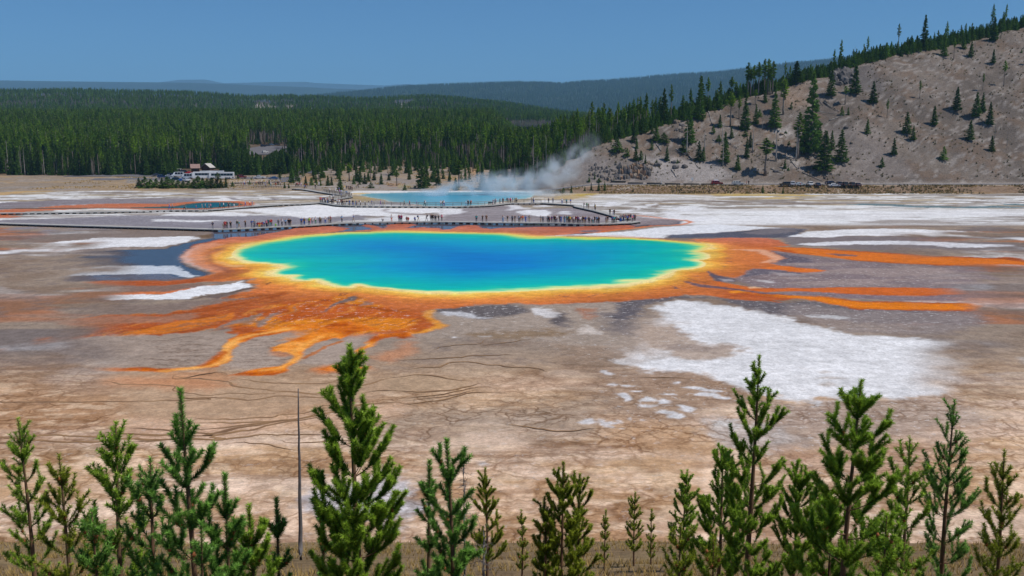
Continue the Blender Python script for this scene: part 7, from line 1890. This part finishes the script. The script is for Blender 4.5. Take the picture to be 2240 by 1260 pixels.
def young_pine(h, seed, brush=.05, gap=.30, spread=.36, needles=150, blade=.0045, dens=1.0, mat=None, upright=.9, fill=1.0, zmin=0.0):
    """trunk, boughs and needle brushes of a young lodgepole pine h metres tall"""
    rs = np.random.RandomState(seed)
    wood = MB(); shoots = []          # shoots: (start, end, age)
    bend = rs.uniform(-.02, .02, 2)
    def axis(z): return np.array([bend[0] * h * math.sin(3 * z / h), bend[1] * h * math.sin(2.5 * z / h + 1), z])
    zs = np.linspace(-.3, h, 12)
    wood.tube([axis(z) for z in zs], [max(.007, .0115 * h * (1 - z / h) ** .85 + .006) for z in zs], 7)
    # leader
    shoots.append((axis(h - gap * 1.35), axis(h) + np.array([0, 0, .04]), 1.0))
    shoots.append((axis(h - gap * 3.0), axis(h - gap * 1.35), .1))
    z = h - gap * 1.35; w = 0
    while z > max(.25, zmin):
        t = h - z
        nb = rs.randint(4, 7)
        a0 = rs.uniform(0, 6.28)
        for k in range(nb):
            a = a0 + k * 6.283 / nb + rs.uniform(-.35, .35)
            ln = (spread * t ** .82 + .10) * rs.uniform(.72, 1.15)
            ln = min(ln, spread * h * .5, spread * 2.6)
            if rs.rand() < .07: continue
            zz = z + rs.uniform(-.06, .06) * gap * 2
            d = np.array([math.cos(a), math.sin(a), 0.0])
            up0 = (1.15 if t < .7 else .55 if t < 1.8 else .22) * upright * rs.uniform(.75, 1.25)
            up1 = up0 + (1.0 + .8 * rs.rand()) * upright
            p0 = axis(zz); pts = [p0]
            m_ = 5
            for j in range(1, m_ + 1):
                u = j / m_; s_ = up0 * (1 - u) + up1 * u
                st = np.array([d[0], d[1], s_]); st /= np.linalg.norm(st)
                pts.append(pts[-1] + st * ln / m_ * 1.1)
            r0 = .004 + .006 * ln
            wood.tube(pts, [r0 * (1 - .7 * j / m_) for j in range(m_ + 1)], 4, 0, False)
            # brush on the outer part
            Lb = min(ln * 1.1, .26 + .16 * rs.rand() + .12 * ln)
            seg = np.linalg.norm(pts[1] - pts[0]); nseg = max(1, int(math.ceil(Lb / seg)))
            for j in range(m_ - min(nseg, m_), m_):
                shoots.append((pts[j], pts[j + 1] + (pts[j + 1] - pts[j]) * (.15 if j == m_ - 1 else 0), (j + 1 - (m_ - nseg)) / nseg))
            # side shoots
            ns = int(min(8, 1 + ln * 6.5 * dens))
            for q in range(ns):
                if ln < .24: break
                u = rs.uniform(.28, .97); f = u * m_; j = min(m_ - 1, int(f)); p = pts[j] + (pts[j + 1] - pts[j]) * (f - j)
                sgn = 1 if q % 2 else -1
                sd_ = np.array([-d[1], d[0], 0]) * sgn * rs.uniform(.35, .8) + d * rs.uniform(.3, .7) + np.array([0, 0, rs.uniform(.7, 1.7) * upright])
                sd_ /= np.linalg.norm(sd_)
                l2 = ln * rs.uniform(.18, .34) * (1.25 - .5 * u) + .12
                e_ = p + sd_ * l2 + np.array([0, 0, .12 * l2])
                wood.tube([p, e_], [.004, .002], 3, 0, False)
                shoots.append((p + sd_ * l2 * max(0, 1 - .26 / l2), e_, .85))
                if l2 > .3 and rs.rand() < .7:
                    for g in (-1, 1):
                        s2 = sd_ * .8 + np.cross(sd_, [0, 0, 1]) * g * .7 + np.array([0, 0, .4]); s2 /= np.linalg.norm(s2)
                        pp = p + sd_ * l2 * .5
                        shoots.append((pp, pp + s2 * l2 * .5, .8))
        z -= gap * rs.uniform(.8, 1.25) * (1 + .1 * w) * (.82 if t > 1.2 else 1); w += 1
    # needles
    A = np.array([s[0] for s in shoots]); B = np.array([s[1] for s in shoots]); G = np.array([s[2] for s in shoots])
    ln = np.linalg.norm(B - A, axis=1)
    cnt = np.maximum(6, (needles * fill * ln / .3 * np.where(G < .3, .45, 1)).astype(int))
    idx = np.repeat(np.arange(len(A)), cnt); n_ = len(idx)
    u = rs.rand(n_); D_ = (B - A) / (ln[:, None] + 1e-9)
    p = A[idx] + (B - A)[idx] * u[:, None]
    r = rs.normal(size=(n_, 3)); d = D_[idx]
    r -= d * (r * d).sum(1)[:, None]; r /= np.linalg.norm(r, axis=1)[:, None] + 1e-9
    fw = rs.uniform(.35, 1.1, n_)[:, None]
    dirn = r + d * fw; dirn /= np.linalg.norm(dirn, axis=1)[:, None]
    nl = brush * rs.uniform(.85, 1.35, n_)[:, None]
    sd_ = np.cross(dirn, rs.normal(size=(n_, 3))); sd_ /= np.linalg.norm(sd_, axis=1)[:, None] + 1e-9
    V = np.stack([p + sd_ * blade, p - sd_ * blade, p + dirn * nl], 1).reshape(-1, 3)
    tip = np.clip(G[idx] * (.25 + .75 * u) + rs.uniform(-.2, .2, n_), 0, 1)
    crown = mesh_np('needles', V, np.arange(n_ * 3).reshape(-1, 3), [mat or M_ND], {'tip': np.repeat(tip, 3)}, smooth=False)
    tr = wood.mesh('trunk', [M_PBARK], True)
    cones = None
    cm = MB(); nc_ = 0
    for k in rs.permutation(len(shoots))[:60]:
        if shoots[k][2] > .5 and nc_ < 10 and rs.rand() < .4:
            c = A[k]; cm.tube([c - np.array([0, 0, .025]), c, c + np.array([0, 0, .03])], [.012, .026, .008], 6); nc_ += 1
    if nc_: cones = cm.mesh('cones', [M_CONE], True)
    return tr, crown, cones
NEARTRI = [0]
def near_pine(px, py, D, seed, label, rz=None, minh=.8, **kw):
    x, y, zt = at_depth(px, py, D)
    zb = float(slope_z(x, y)) - .05
    h = max(minh, zt - zb)
    tr, cr, co = young_pine(h, seed, **kw)
    NEARTRI[0] += len(cr.polygons)
    e = empty('pine_tree', (x, y, zt - h), random.uniform(0, 6.28) if rz is None else rz, label=label, category='tree', group='young pines on the near hillside')
    link('trunk', tr, e); link('needles', cr, e)
    if co: link('cones', co, e)
    return e
B1 = dict(brush=.054, gap=.33, spread=.40, needles=430, blade=.0042)
B2 = dict(brush=.052, gap=.30, spread=.38, needles=300, blade=.0052)
B3 = dict(brush=.06, gap=.26, spread=.34, needles=120, blade=.009)
near_pine(398, 858, 9.0, 901, 'open young pine with few long boughs, at the picture\'s near corner by the ochre pan', mat=M_ND2, **{**B1, 'spread': .26, 'dens': .5, 'gap': .44})
near_pine(768, 760, 10.5, 902, 'tall full young pine right before the lower end of the orange streams', **{**B1, 'spread': .30, 'dens': 1.5, 'gap': .27})
near_pine(490, 1044, 9.3, 903, 'short stout pine leader beside the open young pine', mat=M_ND2, **{**B1, 'spread': .26, 'dens': .6})
near_pine(605, 1096, 10.5, 904, 'lone pine tip just showing by the dead pole', mat=M_ND2, **{**B1, 'spread': .22, 'dens': .4})
near_pine(545, 1112, 9.8, 905, 'low pine tip between the stout leader and the lone tip', **{**B1, 'spread': .3})
near_pine(938, 1014, 10.5, 906, 'pine with one thin pencil-like leader', mat=M_ND2, **{**B1, 'spread': .16, 'dens': .4})
near_pine(978, 967, 10.0, 907, 'pine with a thick brush leader beside the small dead snag', mat=M_ND2, **{**B1, 'spread': .24, 'gap': .36, 'dens': .6})
near_pine(1062, 1027, 21, 908, 'slim pine beyond the small dead snag', mat=M_ND3, **{**B2, 'spread': .30, 'gap': .34})
near_pine(1232, 1014, 17, 909, 'bushy rounded pine in the middle of the lower edge', mat=M_ND3, **{**B2, 'spread': .34, 'dens': 1.3, 'gap': .30})
near_pine(1270, 1040, 17.5, 910, 'companion stem behind the bushy rounded pine', mat=M_ND3, **{**B2, 'spread': .3})
near_pine(1190, 1090, 17, 911, 'low side pine leaning from the bushy rounded pine', mat=M_ND3, **{**B2, 'spread': .3})
near_pine(1390, 1078, 26, 912, 'small thin pine alone on the cracked flat\'s edge', mat=M_ND3, **{**B3, 'spread': .24})
near_pine(1426, 1116, 26.5, 913, 'tiny pine tip next to the small thin pine', mat=M_ND3, **{**B3, 'spread': .22})
near_pine(1325, 1118, 24, 914, 'tiny pine tip past the bushy rounded pine', mat=M_ND3, **{**B3, 'spread': .2})
near_pine(1140, 1118, 22, 915, 'tiny pine tip between the slim and the bushy pine', mat=M_ND3, **{**B3, 'spread': .2})
near_pine(1503, 1031, 24, 916, 'narrow spire-shaped pine beside the dense clump', **{**B3, 'spread': .30, 'dens': 1.2, 'gap': .28})
near_pine(1580, 980, 15.5, 917, 'dense dark pine overlapping the tallest pine', **{**B2, 'spread': .40, 'dens': 1.2})
near_pine(1658, 782, 14, 918, 'tallest pine, layered boughs before the white flat', rz=.4, **{**B2, 'spread': .27, 'gap': .31, 'needles': 260, 'dens': 1.3})
near_pine(1752, 1022, 15, 919, 'bushy low pine on the far flank of the tallest pine', **{**B2, 'spread': .42})
near_pine(1880, 838, 11, 920, 'pine with spreading level boughs beside the tallest pine', rz=1.0, **{**B1, 'spread': .38, 'gap': .34, 'upright': .7, 'dens': 1.2})
near_pine(1820, 1080, 13, 921, 'low pine under the spreading boughs', **{**B2, 'spread': .4})
near_pine(705, 1080, 12, 923, 'slender dark pine at the skirt of the tall full pine', mat=M_ND2, **{**B1, 'spread': .16})
# the hillside goes on past the photograph: more of the same young pines
EXTRA = [(250, 930, 11, 'young pine outside the corner by the ochre pan, taller one'), (330, 1010, 9.5, 'squat pine leaning against the open young pine'), (130, 1000, 12, 'full pine at the hillside\'s outer flank'), (40, 920, 14, 'tall pine at the hillside\'s outermost flank'), (440, 1150, 8.6, 'low bushy pine at the lowest edge beneath the open pine'), 
         (1490, 1150, 13, 'low pine under the spire-shaped pine'), 
         (1990, 960, 12.5, 'full pine past the spreading boughs'), (2090, 880, 15, 'tall slim pine near the hillside\'s right flank'), (2200, 990, 13, 'broad pine at the hillside\'s right flank'), (1940, 1130, 10, 'low pine beneath the full pine'), (200, 1120, 10, 'low bushy pine under the full outer pine'), (1560, 1180, 11, 'lowest pine beneath the dense dark pine')]
for i, (px, py, D, lb) in enumerate(EXTRA):
    near_pine(px, py, D, 930 + i, lb, mat=(M_ND, M_ND2, M_ND3)[i % 3], **({**B2, 'spread': random.uniform(.22, .32), 'needles': 170}))

# dead stems on the near hillside
def near_snag(px, py, D, label, r, seed, twigs=0, lean=(0, 0)):
    rs = np.random.RandomState(seed)
    x, y, zt = at_depth(px, py, D); zb = float(slope_z(x, y)) - .1; h = zt - zb
    e = empty('dead_tree', (x, y, zb), label=label, category='dead tree')
    mb = MB(); zz = np.linspace(0, h, 16)
    mb.tube([(lean[0] * (1 - v / h) + rs.uniform(-.012, .012), lean[1] * (1 - v / h), v) for v in zz], [r * (1 - .78 * v / h) for v in zz], 7)
    link('trunk', mb.mesh('trunk', [M_SNAG], True), e)
    if twigs:
        mb = MB()
        for k in range(twigs):
            v = h * rs.uniform(.5, 1.0) if k < twigs * .75 else h * rs.uniform(.2, .6); a = rs.uniform(0, 6.28); ln = rs.uniform(.15, .5) * (1.35 - v / h)
            p = np.array([lean[0] * (1 - v / h), lean[1] * (1 - v / h), v]); d = np.array([math.cos(a), math.sin(a), rs.uniform(-.1, .5)])
            q = p + d * ln * .5 + np.array([0, 0, rs.uniform(-.05, .05)]); t_ = p + d * ln + rs.normal(size=3) * .04
            mb.tube([p, q, t_], [.007, .005, .003], 3, 0, False)
            for g in range(3):
                w_ = q + (t_ - q) * rs.rand(); mb.tube([w_, w_ + rs.normal(size=3) * .09], [.004, .002], 3, 0, False)
        link('twigs', mb.mesh('twigs', [M_SNAG], False), e)
M_SNAG = simple_mat('charcoal_grey_dead_wood', (104, 100, 100), .9, .3, 6)
near_snag(652, 850, 30, 'tall thin bare dead pole standing free in front of the ochre pan', .085, 951, 0, (-.14, 0))
near_snag(1014, 993, 20, 'small twiggy dead snag behind the thick brush leader', .045, 952, 60)
near_snag(1508 - 450, 1150, 18, 'short dead stem among the slim pines', .04, 953, 25)

# forest litter and low scrub on the near hillside
rs = np.random.RandomState(961)
n_ = 16000
x = rs.uniform(-22, 22, n_); y = rs.uniform(3, 47, n_)
x = x * np.clip(y / 26, .3, 1.6)
z = slope_z(x, y)
m_ = fbm(x, y, 2.2, 3, 971) > .42
x, y, z = x[m_], y[m_], z[m_]; k = len(x); V = []
for j in range(4):
    a = rs.uniform(0, 6.28, k); h = rs.uniform(.08, .3, k); w = .012 + .01 * rs.rand(k); d = np.c_[np.cos(a), np.sin(a)]
    V.append(np.stack([np.c_[x - d[:, 1] * w, y + d[:, 0] * w, z - .02], np.c_[x + d[:, 1] * w, y - d[:, 0] * w, z - .02], np.c_[x + d[:, 0] * h * .6, y + d[:, 1] * h * .6, z + h]], 1))
V = np.concatenate(V).reshape(-1, 3)
link('grass', mesh_np('grass', V, np.arange(len(V)).reshape(-1, 3), [M_DRY]), kind='stuff')

# ================================================================== STEAM and HAZE
def steam_mat(name, dens, seed, ns=3.0):
    m = bpy.data.materials.new(name); m.use_nodes = True
    n, l = m.node_tree.nodes, m.node_tree.links
    n.remove(n['Principled BSDF'])
    pv = N(n, 'ShaderNodeVolumePrincipled'); l.new(pv.outputs[0], n['Material Output'].inputs['Volume'])
    pv.inputs['Color'].default_value = (.86, .94, 1.0, 1); pv.inputs['Anisotropy'].default_value = .2
    tc = N(n, 'ShaderNodeTexCoord')
    ln = N(n, 'ShaderNodeVectorMath', operation='LENGTH'); l.new(tc.outputs['Object'], ln.inputs[0])
    fo = N(n, 'ShaderNodeMapRange'); fo.interpolation_type = 'SMOOTHSTEP'; fo.inputs[1].default_value = .15; fo.inputs[2].default_value = .98; fo.inputs[3].default_value = 1; fo.inputs[4].default_value = 0
    l.new(ln.outputs['Value'], fo.inputs[0])
    geo = N(n, 'ShaderNodeNewGeometry')
    nz = N(n, 'ShaderNodeTexNoise'); nz.inputs['Scale'].default_value = .16; nz.inputs['Detail'].default_value = 4; nz.inputs['Distortion'].default_value = .6
    l.new(geo.outputs['Position'], nz.inputs['Vector'])
    nr = N(n, 'ShaderNodeMapRange'); nr.inputs[1].default_value = .40; nr.inputs[2].default_value = .68; nr.inputs[3].default_value = 0; nr.inputs[4].default_value = 1; l.new(nz.outputs[0], nr.inputs[0])
    a = N(n, 'ShaderNodeMath', operation='MULTIPLY'); l.new(fo.outputs[0], a.inputs[0]); l.new(nr.outputs[0], a.inputs[1])
    b_ = N(n, 'ShaderNodeMath', operation='MULTIPLY'); l.new(a.outputs[0], b_.inputs[0]); b_.inputs[1].default_value = dens
    l.new(b_.outputs[0], pv.inputs['Density'])
    return m
bm = bmesh.new(); bmesh.ops.create_icosphere(bm, subdivisions=3, radius=1.0)
ST = bpy.data.meshes.new('steam'); bm.to_mesh(ST); bm.free()
PUFF = [(1000, 412, 140, 26, .3, 352), (1090, 404, 90, 34, .40, 356), (1150, 404, 55, 32, .38, 360), (1190, 390, 56, 44, .42, 362), (1232, 368, 54, 44, .36, 366), (1264, 346, 44, 40, .26, 370), (1120, 424, 150, 12, .2, 346), (1288, 316, 40, 34, .06, 376), (945, 422, 80, 14, .2, 348), (1180, 425, 90, 14, .3, 350), (1488, 514, 42, 16, .05, 205), (1160, 503, 90, 10, .05, 218), (860, 502, 60, 8, .04, 219)]
for (px, py, rx, ry, dn, D) in PUFF:
    me = ST.copy(); me.materials.append(steam_mat('steam', dn, 1))
    x, y, z = at_depth(px, py, D); s_ = D / FOC
    o = link('steam', me, None, (x, y, z), kind='stuff')
    o.scale = (rx * s_, min(rx, 60) * s_ * .8, ry * s_)
    o.rotation_euler = (0, -.3 if ry > 25 else 0, 0)

hz = bpy.data.materials.new('pale_air'); hz.use_nodes = True
hn, hl_ = hz.node_tree.nodes, hz.node_tree.links
hn.remove(hn['Principled BSDF'])
pv = N(hn, 'ShaderNodeVolumePrincipled'); hl_.new(pv.outputs[0], hn['Material Output'].inputs['Volume'])
pv.inputs['Color'].default_value = (.34, .66, 1.0, 1)
pv.inputs['Density'].default_value = 0.6e-4
pv.inputs['Anisotropy'].default_value = 0.0
hb = MB(); hb.box((0, 11600, 749), (51000, 24400, 1502)); hb = hb.mesh('haze', [hz])
link('haze', hb, kind='stuff')
